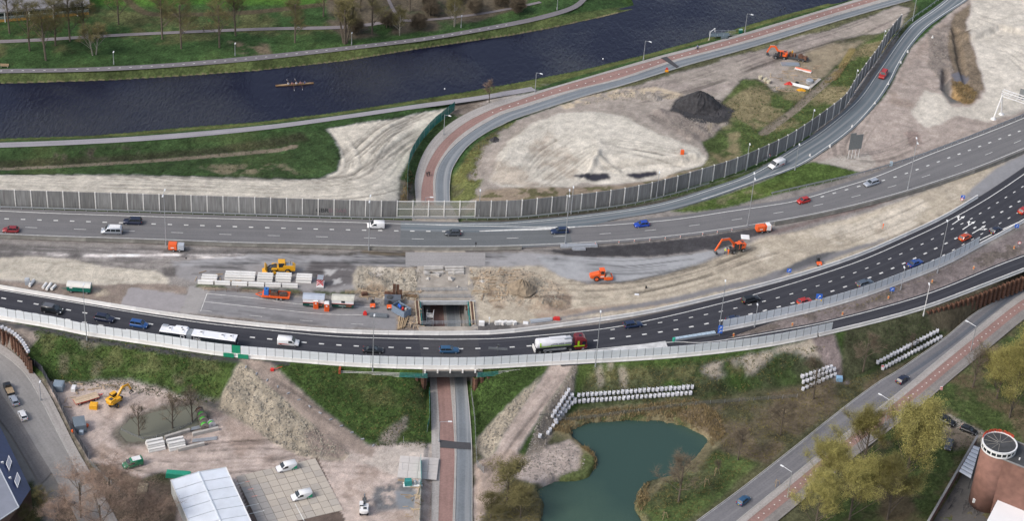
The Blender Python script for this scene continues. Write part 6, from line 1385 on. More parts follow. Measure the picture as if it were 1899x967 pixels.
# ---------------------------------------------------------------- building machines
def tilt(P, a_, o=(0, 0)): return [(o[0] + p[0] * math.cos(a_) - p[1] * math.sin(a_), o[1] + p[0] * math.sin(a_) + p[1] * math.cos(a_)) for p in P]
def excavator(label, loc, rz, m, swing=0.0, boom=((.4, 1.7), (2.6, 4.3), (5.2, 3.6)), stick=(6.6, 1.2), tracks=False, sc=1.0, armm=None, tool='bucket', glassroof=True):
 """front of the undercarriage at +x; the house may be swung"""
 g = thing('excavator', label, 'excavator', loc, rz); am = armm or m
 if tracks:
  for s in (-1, 1):
   q = MB(); q.prism([(-1.7, .15), (-1.3, 0), (1.3, 0), (1.7, .15), (1.75, .5), (1.4, .8), (-1.4, .8), (-1.75, .5)], s * 1.0 - .25, s * 1.0 + .25); q.build('track', BLACK, g)
 else: wheels(g, (1.4, -1.4), .95, .55, .5, rimcol=m if tracks is None else None)
 MB().box(0, 0, .55, 3.9, .95, .5).build('chassis', DSTEEL, g)
 if not tracks: MB().box(2.25, 0, .25, .15, 2.3, .65).build('dozer_blade', DSTEEL, g)
 M = Matrix.Rotation(swing, 4, 'Z')
 def add(nm, q, mm, par=None): q.v = [tuple(M @ Vector(p)) for p in q.v]; return q.build(nm, mm, par or g)
 add('turntable', MB().lathe(0, 0, [(.6, 1.0), (.6, 1.25)], 12), DSTEEL)
 q = MB(); q.poly([(.9, .15), (.9, -1.2), (-1.9, -1.22), (-2.35, -.75), (-2.45, 0), (-2.35, .75), (-1.9, 1.22), (-.9, 1.22), (-.9, .15)], 1.25, 2.1); add('house', q, m)
 q = MB(); q.prism([(-.7, 2.1), (-.8, 2.5), (-2.2, 2.4), (-2.4, 2.1)], -1.0, 1.0); add('engine_cover', q, m)
 add('engine_grille', MB().box(-1.5, -.25, 2.46, .9, .9, .05), DSTEEL)
 q = MB(); q.prism([(1.0, 1.25), (1.1, 1.9), (.75, 2.95), (-.75, 2.95), (-.8, 1.25)], .25, 1.2); cb = add('cab', q, WGL)
 add('cab_roof', MB().box(0, .72, 2.94, 1.55, .98, .1), m, cb); q = MB()
 for x in (-.78, .05): q.box(x, 1.2, 1.25, .1, .06, 1.7)
 add('cab_frame', q, m, cb)
 (x0, z0), (x1, z1), (x2, z2) = boom; y = -.15
 q = MB(); q.bar((x0, y, z0), (x1, y, z1), .42, .6); q.bar((x1, y, z1), (x2, y, z2), .40, .5); add('boom', q, am)
 q = MB(); q.bar((x0 + .6, y - .3, z0 - .1), (x1 - .3, y - .3, z1 - .5), .14, n=6); q.bar((x1 + .2, y, z1 + .45), (x2 + .1, y, z2 + .4), .13, n=6); add('hydraulic_ram', q, STEEL)
 q = MB(); q.bar((x2 - .25, y, z2 + .35), (stick[0], y, stick[1]), .32, .42); add('stick', q, am)
 sx_, sz_ = stick
 if tool == 'bucket': q = MB(); q.prism([(sx_ - .1, sz_ + .15), (sx_ + .25, sz_ - .5), (sx_ - .1, sz_ - 1.0), (sx_ - .8, sz_ - .9), (sx_ - .45, sz_ - .5), (sx_ - .35, sz_ - .1)], y - .55, y + .55); add('bucket', q, DSTEEL)
 else:
  q = MB(); q.bar((sx_, y, sz_), (sx_, y, sz_ - .6), .3)
  for s in (-1, 1): q.bar((sx_, y, sz_ - .5), (sx_ + s * .55, y, sz_ - .9), .3); q.bar((sx_ + s * .55, y, sz_ - .9), (sx_ + s * .2, y, sz_ - 1.5), .25)
  add('grab', q, DSTEEL)
 if glassroof: add('tool_box', MB().box(-1.0, .9, 2.1, .9, .5, .3), DSTEEL)
 g.scale = (sc,) * 3
 return g
p, rz = place(1367, 457, -10, 2.2, 0, 1.5); excavator('orange wheeled excavator with its boom out left beside two workers', p, rz, ORANGE, 0, ((.4, 1.8), (2.7, 4.4), (5.0, 4.6)), (6.6, 1.5), sc=.95)
p, rz = place(1447, 101, -10, -1.2, None, 1.2); EX2 = excavator('orange wheeled excavator parked by the canal road with folded arm', p, rz, ORANGE, 0, ((.4, 1.8), (2.0, 4.0), (3.6, 3.8)), (4.4, 1.5), sc=.9)
p, rz = place(214, 742, -7, 10, ZY, 1.2); excavator('yellow excavator holding a grab beside the timber trailer', p, rz + R(185), YELLOW, R(-28), ((.4, 1.8), (2.4, 3.9), (4.2, 3.7)), (5.0, 1.8), None, .92, None, 'grab')
p, rz = place(675, 942, 0, -10, ZY, 1.2); excavator('small white excavator with a black arm alone on the dirt yard', p, rz, WHITEP, 0, ((.4, 1.7), (1.8, 3.2), (3.4, 2.9)), (4.2, 1.2), False, .8, DSTEEL)
# wheel loader, facing left
p, rz = place(522, 497, -10, 0, 0, 1.3); g = thing('wheel_loader', 'yellow wheel loader on the old asphalt behind the stacked barriers', 'wheel loader', p, rz)
wheels(g, (1.7, -1.5), 1.05, .78, .6, rimcol=YELLOW)
q = MB(); q.prism([(-3.3, .9), (-3.4, 1.9), (-2.9, 2.2), (-.4, 2.4), (-.4, .9)], -.95, .95); q.build('engine_hood', YELLOW, g); MB().box(-1.9, 0, 2.25, 1.5, 1.3, .12).build('radiator_top', STEEL, g); MB().bar((-2.2, .2, 2.3), (-2.2, .2, 3.2), .16, n=6).build('exhaust', DSTEEL, g)
q = MB(); q.prism([(.75, 1.6), (.65, 3.15), (-.75, 3.15), (-.85, 1.6)], -.75, .75); q.build('cab', WGL, g); MB().box(-.05, 0, 3.15, 1.75, 1.75, .16, 0, .9).build('cab_roof', YELLOW, g); q = MB(); q.prism([(1.0, .9), (1.1, 1.7), (-.9, 1.9), (-.9, .9)], -.9, .9); q.build('cab_base', YELLOW, g); q = MB()
for x in (.7, -.8):
 for y in (-.75, .75): q.box(x, y, 1.6, .12, .12, 1.6)
q.build('cab_frame', YELLOW, g); MB().box(1.7, 0, .8, 1.6, .9, .9).build('front_frame', DSTEEL, g)
for s in (-1, 1): q = MB(); q.bar((1.2, s * .5, 2.0), (2.9, s * .5, 1.5), .22, .4); q.bar((2.9, s * .5, 1.5), (3.6, s * .5, .6), .22, .35); q.build('lift_arm', DSTEEL, g); MB().prism([(1.0, 1.5), (2.4, 1.5), (2.3, 1.75), (1.1, 1.75)], s * 1.05 - .3, s * 1.05 + .3).build('mudguard', YELLOW, g)
q = MB(); q.prism([(3.5, .05), (4.7, .05), (4.6, .15), (3.7, .3), (3.6, 1.0), (4.1, 1.8), (3.9, 1.8), (3.4, 1.1)], -1.45, 1.45); q.build('bucket', YELLOW, g)
# soil compactor, drum to the right
p, rz = place(1115, 511, 10, 0, 0, 1.2); g = thing('road_roller', 'orange single drum roller on the pale old asphalt', 'road roller', p, rz + R(4))
wheels(g, (-1.3,), .82, .72, .5, rimcol=ORANGE)
q = MB(); q.prism([(-2.9, 1.0), (-2.8, 1.55), (-.6, 2.1), (-.3, 2.0), (-.3, .8), (-2.5, .7)], -.75, .75); q.build('engine_hood', ORANGE, g); q = MB(); q.prism([(-.3, .8), (-.35, 1.9), (.7, 1.8), (.7, .8)], -.8, .8); q.build('cab_base', ORANGE, g); q = MB(); q.prism([(-.35, 1.75), (-.3, 2.85), (.6, 2.85), (.75, 1.75)], -.7, .7); q.build('cab', WGL, g); MB().box(.15, 0, 2.85, 1.35, 1.6, .14, 0, .92).build('cab_roof', ORANGE, g); q = MB()
for x in (-.33, .68):
 for y in (-.7, .7): q.box(x, y, 1.75, .12, .1, 1.12)
q.build('cab_frame', ORANGE, g)
n = 18; c_ = lambda y, r: [(1.75 + r * math.cos(2 * math.pi * i / n), y, .78 + r * math.sin(2 * math.pi * i / n)) for i in range(n)]
MB().loft([c_(-.95, .78), c_(.95, .78)]).build('drum', mat('dusty_drum', (.36, .32, .27), .8, var=.2, vscale=1.5), g, False)
for s in (-1, 1): q = MB(); q.prism([(.5, .5), (.7, 1.25), (2.4, 1.15), (2.8, .75), (2.6, .4), (1.2, .35)], s * 1.08 - .1, s * 1.08 + .1); q.build('drum_frame', ORANGE, g)
MB().box(2.72, 0, .55, .2, 2.2, .4).build('front_bar', ORANGE, g); MB().box(.75, 0, .7, .5, .9, .5).build('joint', DSTEEL, g); MB().box(.1, -.82, 1.15, .9, .03, .3).build('badge', WHITEP, g)
# small tandem rollers
def small_roller(px_, py_, label, d_=(0, 10), sc=1.0, z=0):
 p, rz = place(px_, py_, *d_, z, .6); g = thing('tandem_roller', label, 'small roller', p, rz)
 for x in (-.85, .85): n = 14; c_ = lambda y, r: [(x + r * math.cos(2 * math.pi * i / n), y, .4 + r * math.sin(2 * math.pi * i / n)) for i in range(n)]; MB().loft([c_(-.55, .4), c_(.55, .4)]).build('drum', DSTEEL, g)
 q = MB(); q.prism([(.1, .55), (.3, 1.05), (1.15, 1.0), (1.3, .6)], -.6, .6); q.build('hood', ORANGE, g); MB().box(-.5, 0, .6, .9, 1.0, .4).build('platform', DSTEEL, g); MB().box(-.45, 0, 1.0, .5, .55, .5).build('seat', BLACK, g)
 q = MB(); q.bar((-.9, -.45, .9), (-.9, -.45, 2.1), .08); q.bar((-.9, .45, .9), (-.9, .45, 2.1), .08); q.bar((-.9, -.45, 2.1), (-.9, .45, 2.1), .08); q.build('roll_bar', DSTEEL, g); MB().box(1.25, 0, .65, .06, .5, .18).build('badge', WHITEP, g); g.scale = (sc,) * 3
small_roller(691, 565, 'left of two small orange rollers before the dark container'); small_roller(722, 567, 'right of two small orange rollers before the dark container'); small_roller(1518, 487, 'small orange roller alone on the dark new asphalt', (4, 10))
# trailers, huts, tanks and heaps of goods
def at0(px_, py_, d=(10, 0), up=0): p = gp(px_, py_); a_, c_ = at(px_, py_, p.z), at(px_ + d[0], py_ + d[1], p.z); return p, ang(a_, c_)
p, rz = at0(512, 553, (10, .7)); g = thing('flatbed_trailer', 'orange flatbed trailer carrying machinery and a blue tank', 'trailer', p, rz)
MB().box(0, 0, .75, 6.6, 2.3, .25).build('bed', ORANGE, g)
for y in (-1.15, 1.15): MB().box(0, y, .98, 6.6, .08, .32).build('side_board', ORANGE, g)
q = MB(); q.bar((-3.3, -.9, .8), (-4.9, 0, .75), .16); q.bar((-3.3, .9, .8), (-4.9, 0, .75), .16); q.build('drawbar', ORANGE, g); wheels(g, (.3, 1.3), .95, .42, .3)
for nm, lab, x, s_, m_ in (('water_tank', 'blue plastic tank on the left end of the orange trailer', -2.3, (1.1, 1.3, 1.5), mat('blue_tank', (.03, .16, .50), .4, var=.1)), ('engine_block', 'dark engine and pump in the middle of the orange trailer', -.4, (1.8, 1.4, .9), RUST), ('tool_crate', 'open rusty crate on the right half of the orange trailer', 1.7, (2.0, 1.5, .5), mat('dark_rust', (.09, .05, .035), .9, var=.3))):
 o_ = thing(nm, lab, nm.replace('_', ' '), p + Vector((x * math.cos(rz), x * math.sin(rz), 1.0)), rz)
 MB().box(0, 0, 0, *s_, 0, .93).build('casing', m_, o_)
 q = MB()
 if nm == 'engine_block':
  for k in range(4): q.box(-.7 + .45 * k, .3 - .2 * (k % 2), s_[2], .3, .4, .3 + .15 * (k % 2))
  q.bar((-.6, -.4, .9), (.7, -.4, 1.2), .15, n=6); q.build('cylinder_head', DSTEEL, o_)
 elif nm == 'water_tank': q.lathe(0, 0, [(.2, 1.5), (.2, 1.62)], 8); q.build('cap', BLACK, o_)
 else: q.bar((-.9, 0, .5), (.9, .1, .62), .16, n=6); q.bar((-.5, -.4, .5), (.6, .5, .6), .12, n=6); q.build('tool', DSTEEL, o_)
def hut(px_, py_, L, label, roofm, win):
 p, rz = at0(px_, py_, (10, .55)); g = thing('site_hut', label, 'site hut', p, rz)
 GR = mat('dark_green_base', (.008, .055, .045), .5, var=.1); MB().box(0, 0, .45, L, 2.4, 1.0).build('lower_wall', GR, g); MB().box(0, 0, 1.452, L, 2.4, 1.1).build('upper_wall', WHITEP, g); MB().box(0, -1.21, 1.40, L + .02, .04, .1).build('red_trim', REDP, g)
 q = MB(); q.prism([(-1.35, 2.5), (1.35, 2.5), (1.2, 2.62), (0, 2.95), (-1.2, 2.62)], -L / 2 - .1, L / 2 + .1); q.v = [(v[1], v[0], v[2]) for v in q.v]; q.build('roof', roofm, g)
 if win: w_ = MB().box(.1, -1.22, 1.7, .9, .05, .6).build('window', GLASS, g); MB().box(.1, -1.23, 1.65, 1.0, .06, .06).build('sill', WHITEP, w_)
 marks((8,), .26, WHITEP, Vector((0, -1.215, .85)), Matrix.Rotation(R(90), 4, 'X'), g); marks((6,), .26, ORANGE, Vector((1.6, -1.215, .85)), Matrix.Rotation(R(90), 4, 'X'), g); wheels(g, (0,), .95, .36, .25)
hut(582, 566, 5.0, 'site hut with pale grey gabled roof behind two orange toilets', mat('pale_roof', (.38, .42, .49), .6, var=.08, vscale=1), 0); hut(636, 568, 5.2, 'site hut with mossy cream roof and one window', mat('cream_roof', (.50, .49, .43), .8, var=.15, vscale=1, dirt=.3), 1)
for px_, py_, lab in ((586, 571, 'orange portable toilet standing before the grey roofed hut'), (606, 576, 'orange portable toilet standing between the two huts')):
 p, rz = at0(px_, py_, (10, .5)); g = thing('portable_toilet', lab, 'portable toilet', p, rz, 'portable toilets')
 MB().box(0, 0, 0, 1.15, 1.15, 2.15).build('cabin', ORANGE, g); MB().box(0, 0, 2.152, 1.25, 1.25, .25, 0, .75).build('roof', WHITEP, g); MB().box(0, -.585, .12, .75, .03, 1.85).build('door', mat('orange_door', (.62, .085, .015), .5), g); MB().box(0, -.61, 1.45, .4, .02, .3).build('notice', WHITEP, g)
p, rz = at0(148, 541, (10, .8)); g = thing('tank_wagon', 'green site wagon with a rounded white roof near the left sand', 'site wagon', p, rz)
DG = mat('dark_green', (.005, .12, .085), .5, var=.1); MB().box(0, 0, .7, 5.6, 2.2, 1.2).build('body', DG, g); n = 8
q = MB(); q.prism([(1.15 * math.cos(math.pi * i / n), 1.9 + .75 * math.sin(math.pi * i / n)) for i in range(n + 1)], -2.85, 2.85); q.v = [(v[1], v[0], v[2]) for v in q.v]; q.build('roof', mat('cream_white', (.62, .61, .57), .5, var=.05, dirt=.15), g); wheels(g, (-1.9, 1.9), .9, .42, .28); q = MB(); q.bar((-2.8, 0, .6), (-4.2, 0, .5), .12); q.build('drawbar', DG, g); MB().box(-1.8, -1.12, 1.5, .7, .03, .3).build('badge', WHITEP, g)
def genset(px_, py_, label, d_, parts):
 p, rz = at0(px_, py_, d_); g = thing('road_sign_trailer', label, 'trailer', p, rz)
 for x, L, m_, hh, nm in parts: MB().box(x, 0, .5, L, 1.6, hh, 0, .96).build(nm, m_, g)
 MB().box(0, 0, .35, 4.4, .8, .16).build('chassis', DSTEEL, g); wheels(g, (-.6, .9), .85, .34, .22); MB().box(parts[0][0], -.82, 1.0, .8, .03, .25).build('badge', WHITEP, g)
genset(327, 464, 'orange and grey compressor trailer parked below the motorway barrier', (10, .4), ((-.85, 2.1, ORANGE, 1.5, 'orange_cover'), (1.15, 1.6, mat('light_grey_box', (.40, .43, .48), .5, var=.08), 1.3, 'grey_cover')))
genset(1415, 429, 'orange compressor trailer with a white topped box near the excavator', (10, -1), ((-.9, 2.3, ORANGE, 1.4, 'orange_cover'), (1.2, 1.3, ORANGE, 1.5, 'box'), (1.2, 1.2, WHITEP, 1.55, 'white_lid')))
p, rz = at0(728, 563, (10, .3)); g = thing('tank_container', 'dark grey tank container with a domed lid behind the two small rollers', 'container', p, rz); GC = mat('slate_container', (.10, .115, .14), .6, var=.12, vscale=1); MB().box(0, 0, .3, 4.0, 2.3, 1.5).build('body', GC, g); MB().lathe(-.7, 0, [(.85, 1.802), (.8, 1.95), (.5, 2.0)], 14).build('lid', DSTEEL, g); MB().box(1.2, 0, 1.802, 1.4, 1.9, .12).build('hatch', GC, g)
p, rz = at0(744, 581, (10, 6)); g = thing('open_skip', 'slate blue open skip full of red and blue cans, turned askew', 'skip', p, rz); q = MB()
for x, y, sx_, sy_ in ((0, -1.15, 4.2, .1), (0, 1.15, 4.2, .1), (-2.05, 0, .1, 2.2), (2.05, 0, .1, 2.2)): q.box(x, y, 0, sx_, sy_, 1.9)
q.build('wall', mat('slate_blue', (.16, .21, .28), .6, var=.15), g); MB().box(0, 0, 0, 4.0, 2.2, 1.3).build('load_bed', DSTEEL, g)
for k, (x, y, m_) in enumerate(((-1.0, .2, BLUE), (-.4, 0, BLUE), (.6, -.1, REDP), (1.2, .3, CONC), (.1, .6, DSTEEL))):
 o_ = tag(MB().lathe(0, 0, [(.26, 0), (.28, .05), (.28, .6), (.2, .66)], 9).build('jerry_can', m_), ('first blue can', 'second blue can', 'red can', 'grey can', 'dark can')[k] + ' lying in the askew slate blue skip', 'can', 'cans in the open skip'); o_.location = p + Matrix.Rotation(rz, 3, 'Z') @ Vector((x, y, 1.3))
p, rz = at0(702, 587, (10, 0)); tag(MB().box(0, 0, .01, 4.2, 1.4, .45).build('flat_rack', mat('rack_grey', (.13, .145, .16), .7, var=.2)), 'flat dark grey steel rack lying before the small rollers', 'steel rack').location = p
p, _ = at0(677, 584); tag(MB().box(0, 0, 0, .9, .7, .6).box(0, .05, .602, .5, .4, .35).build('fuel_box', REDP), 'small red and dark fuel box by the flat rack', 'box').location = p
# stacks of concrete barrier pieces
_st = MB().loft([[(-2.95, y, z) for y, z in ((-.42, 0), (-.42, .3), (-.3, .42), (-.3, .85), (.3, .85), (.3, .42), (.42, .3), (.42, 0))], [(2.95, y, z) for y, z in ((-.42, 0), (-.42, .3), (-.3, .42), (-.3, .85), (.3, .85), (.3, .42), (.42, .3), (.42, 0))]]).mesh('barrier_block', CONCW)
_sh = MB().loft([[(-1.85, y, z) for y, z in ((-.42, 0), (-.42, .3), (-.3, .42), (-.3, .85), (.3, .85), (.3, .42), (.42, .3), (.42, 0))], [(1.85, y, z) for y, z in ((-.42, 0), (-.42, .3), (-.3, .42), (-.3, .85), (.3, .85), (.3, .42), (.42, .3), (.42, 0))]]).mesh('barrier_block', CONCW)
ordn = ('first', 'second', 'third', 'fourth', 'fifth', 'sixth', 'seventh', 'eighth', 'ninth', 'tenth')
row = V3([(366, 525.5), (470, 530), (581, 534)])
for k in range(int(plen(row) / 4.05)):
 a_, t = along(row, 2 + k * 4.05); o_ = link('barrier_block', _sh, None, a_, math.atan2(t.y, t.x)); tag(o_, ordn[k] + ' block from the left in the front row of the stacked barriers', 'barrier block', 'front row of barrier blocks')
for s_, (px_, py_) in enumerate(((388, 520), (431, 519), (458, 520), (491, 522), (525, 522), (563, 524))):
 a_ = at(px_, py_, 0); rz = ang(at(px_, py_), at(px_ + 10, py_ + .4))
 for j in range(2):
  for k in range(2 if s_ else 1):
   o_ = link('barrier_block', _sh, None, a_ + Vector((.1 * k, 1.0 * j, .86 * k)), rz); tag(o_, '%s %s barrier block of the %s stack behind the front row' % (('lower', 'upper')[k], ('near', 'far')[j], ordn[s_]), 'barrier block', 'stacked barrier blocks')
# stacks in the yard
for nm, (px_, py_), lay_ in (('left', (291, 836), 3), ('right', (329, 834), 3)):
 a_ = at(px_, py_, ZY); rz = ang(at(px_, py_, ZY), at(px_ + 10, py_ - 2.1, ZY)); nrm = Vector((-math.sin(rz), math.cos(rz), 0))
 for j in range(3):
  o_ = link('barrier_block', _sh, None, a_ + nrm * (1.25 * j) + Vector((0, 0, 0)), rz); tag(o_, '%s block of the %s yard stack' % (('nearest ground', 'middle ground', 'farthest ground')[j], nm), 'barrier block', 'yard barrier stacks')
  if j < 2: o_ = link('barrier_block', _sh, None, a_ + nrm * (1.25 * j + .6) + Vector((0, 0, .86)), rz); tag(o_, '%s upper block of the %s yard stack' % (('nearest', 'farthest')[j], nm), 'barrier block', 'yard barrier stacks')
for (x0, y0), (x1, y1), lab in (((306, 815), (352, 801), 'long concrete beam behind the two yard stacks'), ((357, 809), (405, 798), 'concrete beam lying right of the yard stacks, below the cable drums'), ((330, 838), (379, 826), 'concrete beam in front of the right yard stack')):
 a_, c_ = at(x0, y0, ZY), at(x1, y1, ZY); tag(MB().bar((0, 0, .4), c_ - a_ + Vector((0, 0, .4)), .6, .8).build('concrete_beam', CONC), lab, 'concrete beam').location = a_
for (x0, y0), (x1, y1), lab in (((356, 822), (402, 817), 'steel tube bundle beside the front beam in the yard'), ((354, 800), (372, 796), 'short pale tube bundle at the foot of the cable drums')):
 a_, c_ = at(x0, y0, ZY), at(x1, y1, ZY); g = thing('tube_bundle', lab, 'tubes', a_)
 for k in range(4): MB().bar((0, .3 * k, .2), c_ - a_ + Vector((0, .3 * k, .2)), .22, n=6).build('tube', STEEL, g)
def drum(px_, py_, r, w, core, side, label):
 a_ = at(px_, py_, ZY); g = thing('cable_drum', label, 'cable drum', a_ + Vector((0, 0, r)), R(28)); n = 18; c_ = lambda y, rr: [(rr * math.cos(2 * math.pi * i / n), y, rr * math.sin(2 * math.pi * i / n)) for i in range(n)]
 for s in (-1, 1): q = MB(); q.loft([c_(s * w / 2 - .05, r), c_(s * w / 2 + .05, r)]); q.build('flange', side, g)
 MB().loft([c_(-w / 2 + .06, r * .72), c_(w / 2 - .06, r * .72)]).build('cable_core', core, g); MB().loft([c_(-w / 2 - .07, .15), c_(w / 2 + .07, .15)]).build('hub', DSTEEL, g)
CG = mat('green_cable', (.08, .42, .05), .6); DW = mat('drum_wood', (.30, .25, .22), .85, var=.15, vscale=2); PW = mat('drum_white', (.55, .54, .56), .7, var=.1, vscale=2)
drum(379, 796, .95, 1.0, CG, DW, 'nearest of four brown cable drums in a leaning row'); drum(377, 786, 1.0, 1.0, CG, DW, 'second cable drum of the leaning row, bright green cable'); drum(374, 777, 1.0, 1.0, CG, DW, 'third cable drum of the leaning row'); drum(371, 769, .95, 1.0, RUST, DW, 'rusty brown cable drum farthest back in the leaning row'); drum(392, 793, .9, .9, CG, PW, 'white cable drum set apart at the right of the row')
# ---------------------------------------------------------------- lamp posts
def lamp(base, h, label, arm=0.0, adir=0.0, double=False, group='lamp posts', pm_=None):
 g = thing('street_lamp', label, 'lamp post', base, adir, group); m_ = pm_ or STEEL
 MB().bar((0, 0, -.3), (0, 0, h), .24, n=6, r1=.13).build('pole', m_, g); MB().lathe(0, 0, [(.2, 0), (.18, .9)], 6).build('pole_foot', m_, g)
 ends = [(arm, 0)] + ([(-arm, 0)] if double else [])
 for x, y in ends:
  if abs(x) > .3: MB().bar((0, 0, h - .05), (x, y, h + .15), .09, n=5).build('arm', m_, g)
  sg = 1 if x >= 0 else -1; MB().box(x + sg * .35, y, h + .08, .95, .36, .14, 0, .75).build('lamp_head', LAMPW, g)
def lamps(lst, h, arm, words, double=False, adir=None, up=0):
 for (px_, py_, what) in lst: lamp(gp(px_, py_), h, words + ' ' + what, arm, R(90) if adir is None else adir, double)
lamps([(308, 455, 'above the orange and grey trailer'), (684, 465, 'left of the glazed barrier bays'), (1048, 453, 'beside the stack of steel tubes'), (1386, 420, 'behind the orange compressor trailer'), (1683, 352, 'right of the silver estate car')], 15.2, 1.0, 'tall grey motorway lamp post', True)
lamps([(161, 632, 'rising before the navy estate car'), (691, 689, 'crossing the black saloon'), (1104, 681, 'just ahead of the tanker lorry'), (1332, 622, 'by the tall blue sign'), (1738, 507, 'near the royal blue saloon')], 15, .7, 'tall thin lamp post at the new road', False, R(90))
lamps([(888, 403, 'right of the glazed bays'), (1059, 397, 'at the yellowish sand edge'), (1217, 369, 'below the dark pools'), (1383, 316, 'below the grassy slope'), (1474, 316, 'at the white van'), (1502, 252, 'by the bare gravel path'), (1582, 177, 'above the red car'), (1633, 103, 'near the upper end of the barrier')], 8.6, .5, 'slim grey lamp post along the noise barrier', False, R(-90))
lamps([(992, 172, 'on the pale paved corner'), (1193, 112, 'near the dark patch in the cycle track'), (1381, 61, 'right of the jetty'), (823, 251, 'behind the green netting fence')], 6.6, 1.2, 'curved lamp post beside the canal road', False, R(-25))
lamps([(1399, 608, 'leftmost on the strip'), (1670, 538, 'right of the blue board'),], 6.2, .4, 'short lamp post on the bare strip behind the shorter screen,')
lamp(gp(1712, 587), 9, 'thick white lamp post at the end of the rusty sheet piling', .5, R(90), pm_=WHITEP)
lamps([(1692, 39, 'at the upper end of the noise barrier')], 9.5, .4, 'thin pale lamp post standing')
lamps([(814, 822, 'before the underpass mouth')], 6, 1.9, 'grey lamp post with long arm over the red cycle track', False, R(5))
lamps([(788, 400, 'seen through the glazed bays')], 5.5, 1.2, 'grey lamp post over the cycle track', False, R(5))
lamps([(1800, 652, 'at the shaded patch'), (1640, 790, 'beyond the willows'), (1460, 925, 'left of the largest willow')], 7.5, 2.3, 'lamp post leaning its arm over the suburban road', False, R(140))
lamps([(436, 103, 'by the left trees'), (211, 119, 'at the left end of the towpath'), (652, 83, 'under the many stemmed tree'), (855, 51, 'by the pale birch'), (1033, 18, 'near the canal corner')], 3.6, .2, 'small path lamp on the far bank')
lamps([(76, 745, 'beside the black fence')], 5, .3, 'thin street lamp in the residential street')
# ---------------------------------------------------------------- trees
BARK = mat('grey_bark', (.105, .085, .066), .9, var=.25, vscale=2); BARKP = mat('pale_bark', (.25, .23, .20), .9, var=.3, vscale=2)
def leafmat(nm, col, v): return mat(nm, col, .8, var=v, vscale=.8, spec=.2)
TWIG = leafmat('bare_twigs', (.13, .105, .075), .3); TWIGR = leafmat('budding_twigs', (.29, .21, .165), .35); TWIGO = leafmat('olive_twigs', (.14, .125, .055), .3); WILL = leafmat('willow_leaves', (.33, .30, .10), .3); WILL2 = leafmat('willow_olive_leaves', (.235, .215, .07), .3)
def grow_tree(seed, h, spread, up=.5, first=.25, levels=4, twn=6, twl=1.3, tw=.045, leaf=0, leafsz=.28, stems=1, droop=0.0, n0=11, br=.36):
 r = random.Random(seed); tb = MB(); cb = MB(); cl = MB()
 def go(p, d_, L, w_, lv):
  e = p + d_ * L; k = .62 if lv else .7
  tb.bar(p, e, w_, n=5 if lv < 2 else 3, r1=w_ * k)
  nb = (n0 if lv == 0 else 4) if lv < levels - 1 else 0
  for i in range(nb):
   t = first + (1 - first) * (i + r.random() * .6) / nb if lv == 0 else r.uniform(.35, 1)
   a_ = r.uniform(0, 6.28); s = Vector((math.cos(a_), math.sin(a_), 0))
   nd = (d_ * up + s * spread * r.uniform(.6, 1.1) + Vector((0, 0, .32 - droop * lv))).normalized()
   go(p + d_ * L * t, nd, L * (r.uniform(.85, 1.15) * br * (1.25 - .75 * t) if lv == 0 else r.uniform(.42, .65)), w_ * k * r.uniform(.42, .6), lv + 1)
  if lv >= levels - 2:
   for i in range(twn):
    q = p.lerp(e, r.uniform(.2, 1.05)); a_ = r.uniform(0, 6.28)
    nd = (d_ * .6 + Vector((math.cos(a_), math.sin(a_), r.uniform(-.5, .6) - droop)) * .8).normalized(); l_ = twl * r.uniform(.5, 1.2)
    sd = nd.cross(Vector((r.random(), r.random(), r.random()))).normalized() * tw * .5
    cb.add([q - sd, q + sd, q + nd * l_], [(0, 1, 2)])
    for j in range(leaf):
     c_ = q + nd * l_ * r.uniform(.1, 1.1) + Vector((r.gauss(0, .22), r.gauss(0, .22), r.gauss(0, .22) - droop * .5)); u = Vector((r.gauss(0, 1), r.gauss(0, 1), r.gauss(0, 1))).normalized() * leafsz * r.uniform(.5, 1.1); v = u.orthogonal().normalized() * leafsz * .35
     cl.add([c_ - u * .5, c_ + v, c_ + u * .5, c_ - v], [(0, 1, 2, 3)])
  return e
 for s in range(stems):
  a_ = 6.28 * s / max(1, stems); off = .45 if stems > 1 else 0
  go(Vector((math.cos(a_) * off, math.sin(a_) * off, -.2)), Vector((math.cos(a_) * .16 * (stems > 1) + r.uniform(-.04, .04), math.sin(a_) * .16 * (stems > 1), 1)).normalized(), h * (.84 if stems == 1 else .7), h * .03 + .06, 0)
 return tb, cb, cl
_tk = {}
